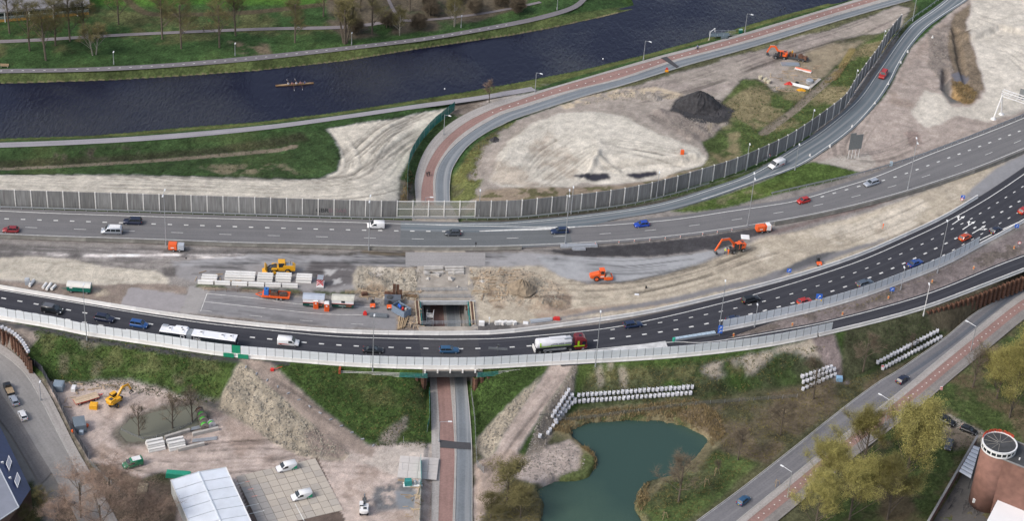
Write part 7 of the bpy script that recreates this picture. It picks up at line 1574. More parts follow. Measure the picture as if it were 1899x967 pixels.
def kind_mesh(kind, v):
 if (kind, v) in _tk: return _tk[(kind, v)]
 sd = v * 31 + len(kind)
 if kind == 'tall': a_ = grow_tree(sd, 17, .85, .55, .2, 4, 12, 2.0, .045); mm = (BARK, TWIGO, None)
 elif kind == 'many': a_ = grow_tree(sd, 17, .55, .8, .2, 4, 7, 2.0, .045, stems=4, n0=8); mm = (BARK, TWIGO, None)
 elif kind == 'birch': a_ = grow_tree(sd, 11, .75, .6, .25, 4, 9, 1.3, .04, stems=2, br=.42); mm = (BARKP, TWIGO, None)
 elif kind == 'round': a_ = grow_tree(sd, 9, .9, .5, .28, 4, 11, 1.1, .03, br=.46); mm = (BARK, TWIG, None)
 elif kind == 'thin': a_ = grow_tree(sd, 7.5, .75, .6, .2, 4, 7, .9, .028, br=.4); mm = (BARK, TWIG, None)
 elif kind == 'sap': a_ = grow_tree(sd, 6, .8, .5, .4, 4, 9, .6, .03); mm = (BARK, TWIGR, None)
 elif kind == 'bud': a_ = grow_tree(sd, 9, .95, .45, .15, 4, 12, 1.3, .032, 2, .13, n0=11, br=.55); mm = (BARK, TWIGR, TWIGR)
 elif kind == 'olive': a_ = grow_tree(sd, 7, .9, .5, .1, 4, 10, 1.0, .03, 3, .15, br=.5); mm = (BARK, TWIGO, TWIGO)
 elif kind == 'shrub': a_ = grow_tree(sd, 4, 1.0, .4, .05, 4, 9, .9, .03, 1, .15, stems=4); mm = (BARK, TWIG, TWIG)
 else: a_ = grow_tree(sd, 14, .8, .75, .08, 4, 13, 1.9, .04, 10, .17, droop=-.2, n0=15, br=.56); mm = (BARK, TWIGO, WILL)
 if len(a_[2].v): a_[1].use(mm[1]);
 out = [a_[0].mesh('trunk', mm[0])]
 cb = a_[1]; cb.mats = [mm[1]]; cb.mi = [0] * len(cb.f)
 if len(a_[2].v):
  n0 = len(cb.f); cb.mats.append(mm[2]); b0 = len(cb.v); cb.v += a_[2].v; cb.f += [tuple(b0 + i for i in f) for f in a_[2].f]
  cb.mi += [1] * len(a_[2].f)
  if kind == 'willow': cb.mats.append(WILL2); cb.mi = cb.mi[:n0] + [1 + (random.random() < .3) for _ in a_[2].f]
 out.append(cb.mesh('crown'))
 _tk[(kind, v)] = out; return out
def tree(kind, px_, py_, h, label, group=None, v=None, name='tree'):
 base = {'tall': 17, 'many': 17, 'birch': 11, 'round': 9, 'thin': 7.5, 'sap': 6, 'bud': 9, 'olive': 7, 'shrub': 4, 'willow': 14}[kind]
 me = kind_mesh(kind, random.randint(0, 2) if v is None else v); p = gp(px_, py_); g = thing(name, label, 'tree' if kind != 'shrub' else 'shrub', p, random.uniform(0, 6.28), group)
 link('trunk', me[0], g); link('crown', me[1], g); g.scale = (h / base,) * 3
for px_, py_, h, lab in ((18, 62, 16, 'tall bare tree before the left end of the pavilion'), (55, 94, 17, 'tall bare tree leaning at the park path, second from the left'), (85, 112, 19, 'tallest bare tree reaching down to the towpath at the left'), (103, 84, 16, 'bare tree on the park path before the ochre panels'), (130, 76, 16, 'bare tree before the middle of the pavilion'), (157, 70, 15, 'bare tree before the right end of the pavilion'), (301, 72, 17, 'straight bare tree left of the small cyclist on the park path'), (336, 90, 17, 'bare tree standing between the park path and the towpath'), (407, 88, 17, 'bare tree left of the brown grass patch'), (437, 66, 17, 'bare tree right of the brown grass patch, above the park path'), (547, 79, 15, 'lone bare tree above the rowing boat'), (668, 20, 15, 'bare tree behind the many stemmed tree'), (690, 64, 17, 'bare tree just right of the many stemmed tree'), (760, 22, 14, 'bare tree in the brown scrub beside the branching path'), (600, 30, 15, 'bare tree left of the many stemmed tree in the far park'), (220, 45, 15, 'bare tree between the pavilion and the green field')):
 tree('tall', px_, py_, h, lab, 'bare trees on the far canal bank')
tree('birch', 175, 102, 12, 'spreading bare tree with forked trunk below the pavilion', None, 1)
tree('many', 640, 80, 18, 'many stemmed bare tree, the thickest on the far bank', None, 0)
tree('birch', 741, 64, 10, 'slender pale stemmed tree left of the birch on the far bank'); tree('birch', 843, 48, 12, 'pale birch beside the towpath on the far bank')
for px_, py_, lab in ((800, 28, 'brown shrub left of the pale birch'), (880, 22, 'brown shrub right of the pale birch'), (720, 50, 'brown shrub under the branching path'), (930, 10, 'brown shrub at the top by the towpath'), (776, 52, 'brown shrub between the two pale stems'), (960, 22, 'low brown shrub near the bend of the far towpath'), (660, 60, 'low brown shrub beside the many stemmed tree'), (850, 5, 'brown shrub at the top edge above the birch')): tree('shrub', px_, py_, 5.5, lab, 'shrubs on the far bank', name='shrub')
tree('shrub', 797, 14, 5, 'dark evergreen shrub in the brown scrub', name='shrub')
tree('sap', 907, 190, 7, 'small bare sapling between the canal path and the cycle track')
for px_, py_, h, k, lab in ((940, 930, 11, 'olive', 'bushy olive tree left of the pond outlet'), (965, 960, 8, 'olive', 'low olive bush at the lower left of the pond'), (910, 962, 7, 'olive', 'olive bush beside the road edge at the bottom'), (1258, 932, 12, 'round', 'wide bare tree on the grassy bank right of the pond'), (1368, 854, 9, 'thin', 'thin bare tree right of the wide pond tree'), (1447, 808, 10, 'round', 'bare tree on the brown ground left of the suburban road'), (1508, 741, 11, 'round', 'bare tree among the white bags in the middle'), (1600, 690, 10, 'round', 'bare tree left of the long row of white bags'), (1804, 719, 12, 'thin', 'bare tree on the grass right of the red cycle track'), (1690, 650, 5, 'thin', 'low bare sapling behind the right row of bags'), (1330, 880, 4, 'thin', 'young staked tree on the right pond bank'), (258, 812, 9, 'thin', 'thin bare tree at the left edge of the muddy pool'), (320, 797, 10, 'thin', 'bare tree standing in the muddy pool'), (357, 785, 10, 'thin', 'bare tree at the right edge of the muddy pool')): tree(k, px_, py_, h, lab)
for px_, py_, h, lab in ((150, 962, 12, 'reddish budding tree at the foot of the street'), (205, 940, 11, 'reddish budding tree left of the woven mat'), (110, 985, 8, 'reddish budding tree beside the house corner'), (255, 985, 12, 'brown budding tree left of the shed'), (298, 980, 9, 'small brown budding tree against the shed wall'), (190, 1010, 13, 'reddish budding tree at the bottom edge left of the shed')): tree('bud', px_, py_, h, lab, 'budding trees by the street')
tree('olive', 78, 950, 6, 'olive bush at the garden corner of the house'); tree('olive', 52, 985, 6, 'olive bush below the house gable')
for px_, py_, h, lab in ((1525, 920, 14, 'willow at the lower left of the willow group'), (1602, 862, 14, 'forked willow in the middle of the willow group'), (1678, 892, 19, 'largest willow, rising above the parked cars'), (1575, 965, 15, 'willow at the bottom of the group'), (1510, 985, 13, 'lowest willow at the bottom edge'), (1645, 965, 15, 'willow behind the largest one, lower right'), (1872, 775, 17, 'willow behind the round brick tower'), (1905, 725, 17, 'willow at the right edge below the sheet piling'), (1848, 740, 13, 'smaller willow between the tower and the bare tree')): tree('willow', px_, py_, h, lab, 'yellow green willows')
# ---------------------------------------------------------------- loose ground cover: tufts, reeds, stones
def scatter(name, polys, n, fn, m, seed=3, kind='stuff', label=None):
 r = random.Random(seed); b = MB(); tot = 0
 for poly, z, k in polys:
  P = pts(poly, z); x0, x1 = min(p.x for p in P), max(p.x for p in P); y0, y1 = min(p.y for p in P), max(p.y for p in P); c_ = 0; tries = 0
  while c_ < k * n and tries < k * n * 6:
   tries += 1; x, y = r.uniform(x0, x1), r.uniform(y0, y1); ins = False
   for a_, e in zip(P, P[1:] + P[:1]):
    if (a_.y > y) != (e.y > y) and x < (e.x - a_.x) * (y - a_.y) / (e.y - a_.y) + a_.x: ins = not ins
   if ins: c_ += 1; fn(b, x, y, hz(x, y), r)
 o = b.build(name, m); tag(o, label, name.replace('_', ' '), kind=kind); return o
def blades(hmin, hmax, w_, k):
 def f(b, x, y, z, r):
  for _ in range(k):
   a_ = r.uniform(0, 6.28); h = r.uniform(hmin, hmax); dx, dy = math.cos(a_) * w_, math.sin(a_) * w_; ox, oy = r.uniform(-.3, .3), r.uniform(-.3, .3)
   b.add([(x + ox - dx, y + oy - dy, z - .05), (x + ox + dx, y + oy + dy, z - .05), (x + ox + r.uniform(-.35, .35), y + oy + r.uniform(-.35, .35), z + h)], [(0, 1, 2)])
 return f
def stone(smin, smax):
 def f(b, x, y, z, r):
  s = r.uniform(smin, smax) * (1 if r.random() < .9 else 1.8); q = [Vector(v) * s * r.uniform(.6, 1.1) for v in ((1, 0, 0), (0, 1, 0), (-1, 0, 0), (0, -1, 0), (.2, .1, .8), (-.2, -.1, -.6))]
  a_ = r.uniform(0, 6.28); M = Matrix.Rotation(a_, 3, 'Z'); b.add([(M @ v) + Vector((x, y, z + s * .15)) for v in q], [(0, 1, 4), (1, 2, 4), (2, 3, 4), (3, 0, 4), (1, 0, 5), (2, 1, 5), (3, 2, 5), (0, 3, 5)])
 return f
SL1 = [(60, 622), (160, 640), (297, 660), (420, 680), (400, 735), (300, 722), (160, 700), (90, 695)]; SL2 = [(515, 690), (640, 698), (790, 712), (792, 815), (700, 812), (600, 750)]; SL3 = [(885, 700), (1015, 690), (940, 745), (885, 790)]; SL4 = [(1085, 700), (1290, 685), (1530, 655), (1400, 715), (1290, 735), (1085, 738)]
G1 = mat('tussock_green', (.044, .068, .024), .85, var=.35, vscale=.5, spec=.2); G2 = mat('tussock_straw', (.17, .145, .055), .85, var=.3, vscale=.5, spec=.2); RD = mat('reed', (.29, .22, .115), .85, var=.3, vscale=.6, spec=.2)
scatter('grass', [(SL1, -2.5, 1), (SL2, -2.5, 1), (SL3, -2.5, .5), (SL4, -3, .3), ([(1560, 625), (1720, 590), (1740, 622), (1620, 670)], -2, .15), ([(0, 282), (480, 250), (600, 245), (622, 300), (590, 325), (300, 320), (0, 322)], -3, .6), ([(1345, 195), (1400, 155), (1500, 170), (1600, 90), (1640, 85), (1540, 225), (1400, 303)], -2.6, .6), ([(1660, 790), (1720, 745), (1850, 645), (1899, 620), (1899, 800), (1700, 930)], ZY, .9)], 2600, blades(.1, .32, .10, 3), G1, 3, label='rough green tussocks on the embankment slopes')
scatter('dry_grass', [(SL1, -2.5, .35), (SL2, -2.5, .35), (SL4, -3, .7), ([(1300, 760), (1400, 735), (1640, 692), (1590, 730), (1420, 860), (1340, 830)], ZY, 1.2), ([(880, 962), (955, 895), (1000, 925), (1005, 967)], ZY, .4), ([(1180, 960), (1185, 922), (1330, 838), (1400, 850), (1280, 967)], ZY, .5), ([(1345, 195), (1500, 170), (1600, 90), (1640, 85), (1540, 225), (1400, 303)], -2.6, .4), ([(1345, 610), (1600, 560), (1860, 455), (1600, 570)], 0, .4), ([(838, 330), (880, 265), (935, 232), (900, 275), (880, 340)], -3.4, .3)], 1500, blades(.1, .3, .10, 3), G2, 4, label='straw coloured dead grass on banks and verges')
scatter('reeds', [([(1015, 800), (1070, 764), (1290, 742), (1335, 770), (1345, 805), (1320, 830), (1315, 805), (1270, 786), (1100, 780), (1055, 805)], ZY, 1), ([(1075, 828), (1090, 830), (1112, 850), (1108, 880), (1098, 884), (1104, 850)], ZY, .12), ([(1765, 152), (1790, 154), (1812, 172), (1804, 190), (1785, 193)], 0, .2), ([(1176, 915), (1200, 895), (1205, 930), (1182, 960)], ZY, .1), ([(1540, 150), (1560, 120), (1575, 118), (1550, 155)], -2.6, .06), ([(740, 375), (757, 305), (768, 310), (752, 375)], -3, .08)], 2300, blades(.3, .9, .07, 3), RD, 5, label='tawny reeds around the pond and ditches')
ST = mat('rubble_stone', (.31, .28, .23), .95, var=.35, vscale=1.5); STG = mat('grey_rubble', (.26, .235, .21), .95, var=.35, vscale=1.5)
scatter('rubble', [([(405, 742), (440, 692), (456, 694), (522, 742), (592, 790), (648, 826), (560, 832), (500, 803), (450, 768)], -2.6, 1), ([(888, 792), (945, 750), (1000, 712), (985, 735), (940, 790), (906, 832), (888, 818)], -2.5, .45), ([(665, 500), (780, 500), (780, 550), (735, 555), (660, 545)], 0, .4), ([(868, 500), (990, 500), (1050, 540), (1040, 570), (890, 560)], 0, .4), ([(1060, 200), (1150, 168), (1270, 176), (1250, 186), (1120, 187)], -2.9, .25)], 1500, stone(.1, .3), ST, 6, label='pale broken stones heaped on ramps and diggings')
scatter('gravel', [([(1070, 692), (1062, 734), (1022, 795), (1000, 836), (965, 855), (1003, 770), (1052, 712)], -3, .6), ([(950, 865), (1010, 830), (1060, 820), (1085, 845), (1085, 870), (1000, 895)], ZY, .5), ([(1205, 215), (1290, 218), (1335, 230), (1325, 252), (1270, 252)], -2.4, .5), ([(1728, 62), (1762, 45), (1757, 100), (1768, 130), (1745, 150), (1720, 122)], 0, .4), ([(738, 575), (780, 565), (780, 608), (740, 608)], 0, .15)], 1300, stone(.08, .24), STG, 7, label='grey brown rubble beside tracks and heaps')
def offcut(b, x, y, z, r): b.box(x, y, z + .02, r.uniform(.6, 2.4), r.uniform(.12, .3), r.uniform(.06, .22), r.choice((0, .2, 1.5, r.uniform(0, 3))))
scatter('debris', [([(665, 535), (780, 540), (780, 558), (665, 552)], 0, 1), ([(738, 575), (780, 568), (780, 608), (740, 606)], 0, .5), ([(868, 500), (960, 500), (940, 560), (880, 556)], 0, .7), ([(105, 705), (240, 712), (235, 730), (120, 760)], ZY, .35), ([(745, 890), (790, 895), (775, 965), (745, 960)], ZY, .4), ([(1400, 140), (1520, 120), (1510, 170), (1450, 172)], -2.6, .6), ([(345, 500), (480, 520), (470, 530), (370, 528)], 0, .2)], 90, offcut, mat('weathered_board', (.30, .23, .16), .9, var=.45, vscale=.4), 9, label='weathered timber offcuts and boards lying about the site')
scatter('planings', [([(1240, 205), (1262, 178), (1300, 165), (1340, 185), (1364, 208), (1350, 230), (1300, 226)], -2.4, 1)], 420, stone(.08, .3), mat('black_planings', (.04, .039, .043), .95, var=.5, vscale=1.2, bump=1), 12, label='loose black planings strewn round the large heap')
# heaps of loose goods
def heap(px_, py_, rx, ry, h, m, label, cat, seed=1, rz=0, z=None):
 p = gp(px_, py_) if z is None else at(px_, py_, z); b = MB(); r = random.Random(seed); rings = []
 ph = [r.uniform(0, 6.28) for _ in range(5)]
 for k in range(9):
  t = k / 8; ring_ = []
  for i in range(28):
   a_ = 6.283 * i / 28; w_ = 1 + .12 * math.sin(2 * a_ + ph[0]) + .07 * math.sin(5 * a_ + ph[1]) + r.uniform(-.03, .03)
   ring_.append((rx * w_ * (1 - t) * math.cos(a_), ry * w_ * (1 - t) * math.sin(a_), -.3 + (h + .3) * (1 - (1 - t) ** 1.25) + (r.uniform(-.22, .22) if k else 0)))
  rings.append(ring_)
 b.loft(rings); o = b.build(label.split(',')[0] and cat.replace(' ', '_'), m); o.location = p; o.rotation_euler = (0, 0, rz); return tag(o, label, cat)
ABLK = mat('black_planings', (.04, .039, .043), .95, var=.5, vscale=1.2, bump=1)
heap(1296, 196, 6.4, 6.2, 4.8, ABLK, 'large black heap of asphalt planings inside the bend', 'asphalt heap', 3)
heap(1330, 207, 4.9, 4.2, .8, ABLK, 'low black tongue of planings spreading right of the large heap', 'asphalt heap', 5)
heap(918, 260, 1.7, 1.6, 1.0, ABLK, 'small black heap beside the inner curve of the road', 'asphalt heap', 6)
heap(967, 535, 3.2, 3.4, 2.6, mat('brown_sand', (.20, .16, .115), .95, var=.2, vscale=1, bump=.5), 'brown sand heap on the dug ground right of the deck', 'sand heap', 7)
heap(1213, 183, 2.6, 2.4, 1.4, mat('grey_sand', (.27, .245, .22), .95, var=.2, vscale=1, bump=.5), 'small grey sand heap left of the black planings', 'sand heap', 9)
# ---------------------------------------------------------------- white bags
BAG = mat('woven_white', (.52, .53, .57), .8, var=.12, vscale=2.5, bump=.3, dirt=.15)
def bag_mesh(sd):
 r = random.Random(sd); b = MB(); rings = []
 for z, k in ((0, .82), (.12, 1), (.5, 1.08), (.85, 1.0), (.98, .9), (.93, .8), (.80, .6)):
  rings.append([(.47 * k * math.copysign(abs(math.cos(a_)) ** .55, math.cos(a_)) + r.uniform(-.03, .03), .47 * k * math.copysign(abs(math.sin(a_)) ** .55, math.sin(a_)) + r.uniform(-.03, .03), z + r.uniform(-.03, .03)) for a_ in [6.283 * (i + .5) / 12 for i in range(12)]])
 b.loft(rings)
 for x, y in ((-.4, -.4), (.4, -.4), (.4, .4), (-.4, .4)): b.bar((x, y, .92), (x * .9, y * .9, 1.22), .1, .03)
 return b.mesh('big_bag', BAG)
BAGS = [bag_mesh(k) for k in range(4)]
def bags(a_, c_, n, label, dz=0.0, group='white bulk bags'):
 for i in range(n):
  t = i / max(1, n - 1); p = gp(a_[0] + (c_[0] - a_[0]) * t, a_[1] + (c_[1] - a_[1]) * t)
  o = link('big_bag', random.choice(BAGS), None, p + Vector((0, 0, dz - .05)), random.uniform(-.3, .3)); k_ = random.uniform(.72, .92); o.scale = (k_, k_, random.uniform(.75, .95)); tag(o, label, 'bulk bag', group)
bags((1066, 748), (1280, 732), 27, 'white bulk bag in the lower tier of the long row above the pond', group='lower tier of bags above the pond'); bags((1073, 739), (1283, 724), 27, 'white bulk bag in the upper tier of the long row above the pond', .5, 'upper tier of bags above the pond')
bags((1054, 731), (1024, 778), 8, 'white bulk bag in the left line of the slanting pile by the dirt track', .6, 'slanting pile, left line'); bags((1060, 738), (1030, 784), 8, 'white bulk bag in the middle line of the slanting pile by the dirt track', .3, 'slanting pile, middle line'); bags((1066, 744), (1020, 800), 9, 'white bulk bag in the right line of the slanting pile by the dirt track', 0, 'slanting pile, right line'); bags((1001, 812), (1016, 806), 2, 'white bulk bag fallen at the lower end of the slanting pile', 0, 'fallen bags')
bags((1637, 686), (1744, 628), 19, 'white bulk bag in the lower tier of the right row by the suburban road', group='lower tier of bags by the suburban road'); bags((1627, 678), (1737, 620), 19, 'white bulk bag in the upper tier of the right row by the suburban road', .5, 'upper tier of bags by the suburban road')
bags((1489, 724), (1548, 697), 9, 'white bulk bag in the bottom tier of the pile behind the bare tree', group='bottom tier behind the bare tree'); bags((1489, 714), (1546, 690), 9, 'white bulk bag in the middle tier of the pile behind the bare tree', .4, 'middle tier behind the bare tree'); bags((1487, 706), (1540, 688), 8, 'white bulk bag in the top tier of the pile behind the bare tree', .8, 'top tier behind the bare tree')
b_ = flat(pts([(-30, 604, -1.2), (2, 613, -1.2), (22, 624, -1.2), (38, 640, -1.2), (48, 657, -1.2)]), -1.2); b_ = smooth(b_, 1.05)
for p in b_: o = link('big_bag', random.choice(BAGS), None, p + Vector((.4, .5, .1)), random.uniform(0, 1)); o.scale = (.8, .8, .7); tag(o, 'crumpled white bag on top of the rusty wall at the far left', 'bulk bag', 'bags on the left sheet piling')
# ---------------------------------------------------------------- fences
def panel_fence(P, L, h, m, label, name='fence', bay='netting', foot=True, thick=.03, pm_=STEEL, gapf=.96):
 g = thing(name, label, 'fence', P[0]); o = Vector(P[0]); T = plen(P); me = MB().box(0, 0, .1, L * gapf, thick, h - .1).mesh(bay, m); pw_ = MB().box(0, 0, 0, .07, .07, h).mesh('post', pm_)
 for i in range(int(T / L) + 1):
  p, t = along(P, min(i * L, T)); link('post', pw_, g, p - o)
  if (i + 1) * L > T: break
  q, _ = along(P, (i + 1) * L); link(bay, me, g, (p + q) / 2 - o, math.atan2(q.y - p.y, q.x - p.x))
def gpts(lst, step=1.5): P = resample([gp(*p) for p in lst], step); return [Vector((p.x, p.y, hz(p.x, p.y))) for p in P]
panel_fence(gpts([(843, 205), (822, 222), (801, 239), (786, 256), (774, 273), (764, 290), (758, 307), (756, 330), (755, 372)]), 3.5, 2.9, GNET, 'tall fence of dark green netting along the sand, curving to the barrier')
panel_fence(gpts([(797, 706), (797, 760), (796, 790), (788, 815)]), 3.5, 2.0, GNET, 'green netting fence on the left of the underpass road')
panel_fence(gpts([(780, 856), (781, 900), (778, 967), (777, 1000)]), 3.5, 2.0, TEAL, 'teal netting fence along the pavement at the bottom')
panel_fence(gpts([(748, 823), (781, 825)], 1), 4.0, 1.9, GNET, 'single dark green board panel left of the underpass fence'); panel_fence(gpts([(746, 872), (780, 866)], 1), 4.2, 2.0, GNET, 'single green board panel beside the pale yard entrance')
panel_fence(gpts([(875, 708), (880, 780), (884, 868)]), 3.5, 1.9, mat('mesh_grey', (.35, .36, .37), .5, .4, alpha=.35), 'grey mesh site fence on the right of the underpass road', bay='mesh_panel')
panel_fence(gpts([(884, 868), (905, 888)]), 3.0, 1.9, MATS['mesh_grey'], 'short grey mesh fence closing the dirt track', bay='mesh_panel')
panel_fence(gpts([(52, 674), (80, 694), (98, 727), (115, 762), (132, 799), (148, 824), (166, 856)]), 3.0, 2.0, mat('black_sheeting', (.022, .025, .035), .7, var=.2), 'black sheeted fence between the street and the yard', bay='sheet')
panel_fence(gpts([(225, 800), (262, 818), (300, 812), (360, 788), (372, 772)]), 3.0, .9, MATS['mesh_grey'], 'low grey mesh fence round the muddy pool', bay='mesh_panel')
panel_fence(gpts([(1000, 772), (1290, 752), (1385, 745), (1480, 738)]), 3.5, 1.1, mat('mesh_dim', (.2, .2, .19), .7, alpha=.25), 'dull wire mesh fence at the foot of the southern slope', bay='mesh_panel')
panel_fence(gpts([(166, 860), (185, 880), (212, 905), (225, 918)]), 3.0, 1.2, MATS['mesh_grey'], 'grey mesh fence left of the green van', bay='mesh_panel')
ftm = MB().box(0, 0, 0, .75, .3, .22).mesh('concrete_weight', mat('foot_grey', (.28, .29, .31), .8, var=.2))
for i in range(13):
 t = i / 12; p = gp(456 + (692 - 456) * t, 682 + (828 - 682) * t); tag(link('concrete_weight', ftm, None, p + Vector((0, 0, .0)), random.uniform(0, 3)), 'grey concrete weight along the left edge of the haul ramp', 'concrete weight', 'weights along the haul ramp')
# slab yard: every visible slab its own piece
sy = thing('slab_yard', 'yard of square concrete slabs between the shed and the white vans', 'slab yard', at(437, 885, ZY)); O = at(437, 885, ZY); U = (at(587, 851, ZY) - O); U.z = 0; U = U.normalized() * 2.02; V_ = Vector((U.y, -U.x, 0)).normalized() * 2.02
sm_ = [MB().box(0, 0, 0, 1.93, 1.93, .16).mesh('slab', mat('slab_%d' % k, c_, .85, var=.10, vscale=.8, bump=.1, dirt=.25)) for k, c_ in enumerate(((.43, .385, .33), (.38, .345, .305), (.31, .295, .28)))]
for i in range(9):
 for j in range(9):
  if i == 8 and j < 0: continue
  k = 2 if (i < 2 and j > 1) else random.choice((0, 0, 1)); o_ = link('slab', sm_[k], sy, U * (i + .5) + V_ * (j + .5) + Vector((0, 0, random.uniform(-.06, -.03))), math.atan2(U.y, U.x) + random.uniform(-.008, .008))
for nm, m_, L_ in (('slab_marking', WHITE, [[(437, 899.5), (453, 896)], [(453, 941), (480, 935)], [(459, 955), (490, 948)], [(547, 935), (564, 967)]]), ('slab_marking', mat('pink_spray', (.75, .3, .25), .7), [[(455, 895), (463, 893.3)], [(460, 909), (470, 907)], [(467, 922), (477, 920)]])): o_ = strips(nm, [pts(q, ZY + .15) for q in L_], .16, m_, None)
en = thing('entry_slabs', 'pale concrete slabs paving the yard entrance by the underpass road', 'slab yard', at(742, 850, ZY)); O = at(742, 850, ZY); me = MB().box(0, 0, 0, 2.1, 2.4, .15).mesh('slab', mat('entry_slab', (.50, .47, .45), .85, var=.12, vscale=.6, dirt=.25))
for i in range(4):
 for j in range(3): link('slab', me, en, Vector((i * 2.16 + 1.0, -j * 2.46 - .6, random.uniform(-.05, .02))))
# ---------------------------------------------------------------- people, bicycles, boat
SKIN = mat('skin', (.50, .30, .22), .6); HAIR = mat('dark_hair', (.03, .022, .018), .8); DARKC = mat('dark_cloth', (.03, .032, .04), .9); HIVIS = mat('hivis_yellow', (.55, .72, .04), .7); HIORA = mat('hivis_orange', (.85, .16, .02), .7); WHC = mat('white_cloth', (.65, .66, .7), .9); PINKC = mat('pink_cloth', (.5, .25, .22), .9); BLUC = mat('blue_cloth', (.05, .09, .25), .9)
_pp = {}
POSES = dict(   # hip, chest, neck, head, then elbow, hand, knee, foot for each side
 stand=((0, 0, .95), (0, 0, 1.35), (0, 0, 1.5), (.02, 0, 1.68), ((.05, .27, 1.15), (.16, .28, .92)), ((.0, .27, 1.15), (.1, .28, .9)), ((.03, .1, .5), (.05, .11, .06)), ((.0, .1, .5), (-.04, .11, .06))),
 walk=((0, 0, .93), (.03, 0, 1.34), (.04, 0, 1.49), (.07, 0, 1.66), ((-.12, .26, 1.14), (-.02, .27, .92)), ((.16, .26, 1.14), (.32, .25, 1.0)), ((.2, .1, .52), (.22, .1, .06)), ((-.06, .1, .5), (-.32, .1, .12))),
 ride=((-.15, 0, .98), (.08, 0, 1.38), (.14, 0, 1.5), (.2, 0, 1.68), ((.28, .24, 1.2), (.5, .24, 1.05)), ((.28, .24, 1.2), (.5, .24, 1.05)), ((.22, .1, .75), (.1, .1, .32)), ((.18, .1, .62), (.02, .1, .22))),
 row=((0, 0, .22), (-.08, 0, .62), (-.08, 0, .76), (-.05, 0, .94), ((.2, .25, .52), (.45, .14, .5)), ((.2, .25, .52), (.45, .14, .5)), ((.42, .12, .42), (.75, .12, .16)), ((.42, .12, .42), (.75, .12, .16))))
def person_mesh(pose, top, leg):
 key = (pose, top.name, leg.name)
 if key in _pp: return _pp[key]
 hip, ch, nk, hd, aL, aR, lL, lR = POSES[pose]; V = [hip, ch, nk, hd, (hd[0] + .01, 0, hd[2] + .11)]; RR = [.15, .17, .06, .095, .08]; E = [(0, 1), (1, 2), (2, 3), (3, 4)]
 def ch_(par, ps, rs):
  for p, r_ in zip(ps, rs): V.append(p); RR.append(r_); E.append((par, len(V) - 1)); par = len(V) - 1
  return par
 for s, arm, lg in ((1, aL, lL), (-1, aR, lR)):
  f = lambda p: (p[0], s * p[1], p[2]); h = ch_(1, [(ch[0], s * .19, ch[2] + .06), f(arm[0]), f(arm[1])], [.075, .052, .036]); hx = Vector(f(arm[1])); d_ = (hx - Vector(f(arm[0]))).normalized()
  pm_ = hx + d_ * .07; k = ch_(h, [tuple(pm_)], [.036])
  for j, l_ in enumerate((.07, .085, .08, .06)): ch_(k, [tuple(pm_ + d_ * l_ + Vector((0, (j - 1.5) * .02, -.02)))], [.009])
  ch_(h, [tuple(hx + d_ * .05 + Vector((.04, -s * .03, 0)))], [.011])
  ch_(0, [(hip[0], s * .1, hip[2] - .06), f(lg[0]), f(lg[1]), (lg[1][0] + .17, s * lg[1][1], max(lg[1][2] - .03, .02))], [.105, .07, .05, .04])
 me = bpy.data.meshes.new('person'); me.from_pydata(V, E, []); o = bpy.data.objects.new('tmp', me); C.objects.link(o); md = o.modifiers.new('skin', 'SKIN');
 for i, sv in enumerate(me.skin_vertices[0].data): sv.radius = (RR[i], RR[i]); sv.use_root = i == 0
 o.modifiers.new('sub', 'SUBSURF').levels = 1
 out = bpy.data.meshes.new_from_object(o.evaluated_get(bpy.context.evaluated_depsgraph_get())); bpy.data.objects.remove(o)
 out.materials.clear()
 for m_ in (top, leg, SKIN, HAIR): out.materials.append(m_)
 kn, ft = Vector((lL[0][0], 0, lL[0][2])), None
 for p in out.polygons:
  c_ = p.center; p.use_smooth = True
  if c_.z > hd[2] + .05 or (c_.z > nk[2] + .06 and c_.x < hd[0] - .05): p.material_index = 3
  elif c_.z > nk[2]: p.material_index = 2
  elif c_.z < hip[2] + .02 and pose != 'row' or (pose == 'row' and (c_.x > .2 and abs(c_.y) < .2 or c_.z < .3)): p.material_index = 1
  if (Vector(aL[1]) - Vector((c_.x, abs(c_.y), c_.z))).length < .12: p.material_index = 2
 out.name = 'person'; _pp[key] = out; return out
def person(loc, rz, pose, top, leg, label, hat=None):
 g = thing('person', label, 'person', loc, rz); link('body', person_mesh(pose, top, leg), g); hd = POSES[pose][3]
 if hat: MB().lathe(hd[0], 0, [(.14, hd[2] + .06), (.13, hd[2] + .15), (.05, hd[2] + .2)], 8).build('helmet', hat, g)
 q = MB(); q.box(hd[0] + .10, 0, hd[2] - .01, .03, .03, .05)
 for s in (-1, 1): q.box(hd[0] + .088, s * .035, hd[2] + .03, .02, .02, .015); q.box(hd[0], s * .1, hd[2] - .02, .04, .02, .06)
 q.box(hd[0] + .09, 0, hd[2] - .05, .02, .05, .012); q.build('face', SKIN, g); return g
person(gp(1344, 471), R(200), 'stand', HIVIS, DARKC, 'worker in a yellow vest and white helmet by the excavator', WHITEP); person(gp(1350, 472), R(60), 'walk', HIORA, HIORA, 'worker in orange overalls beside the one in yellow', WHITEP)
person(gp(1637, 424), R(180), 'stand', HIORA, HIORA, 'worker in orange alone on the sandy strip', WHITEP); person(gp(792, 328), R(-100), 'walk', DARKC, DARKC, 'pedestrian in dark clothes, left of the pair on the cycle track'); person(gp(796, 327), R(-100), 'walk', DARKC, DARKC, 'pedestrian in dark clothes, right of the pair on the cycle track')
person(gp(378, 60), R(180), 'walk', DARKC, DARKC, 'walker in dark clothes on the park path between the trees')
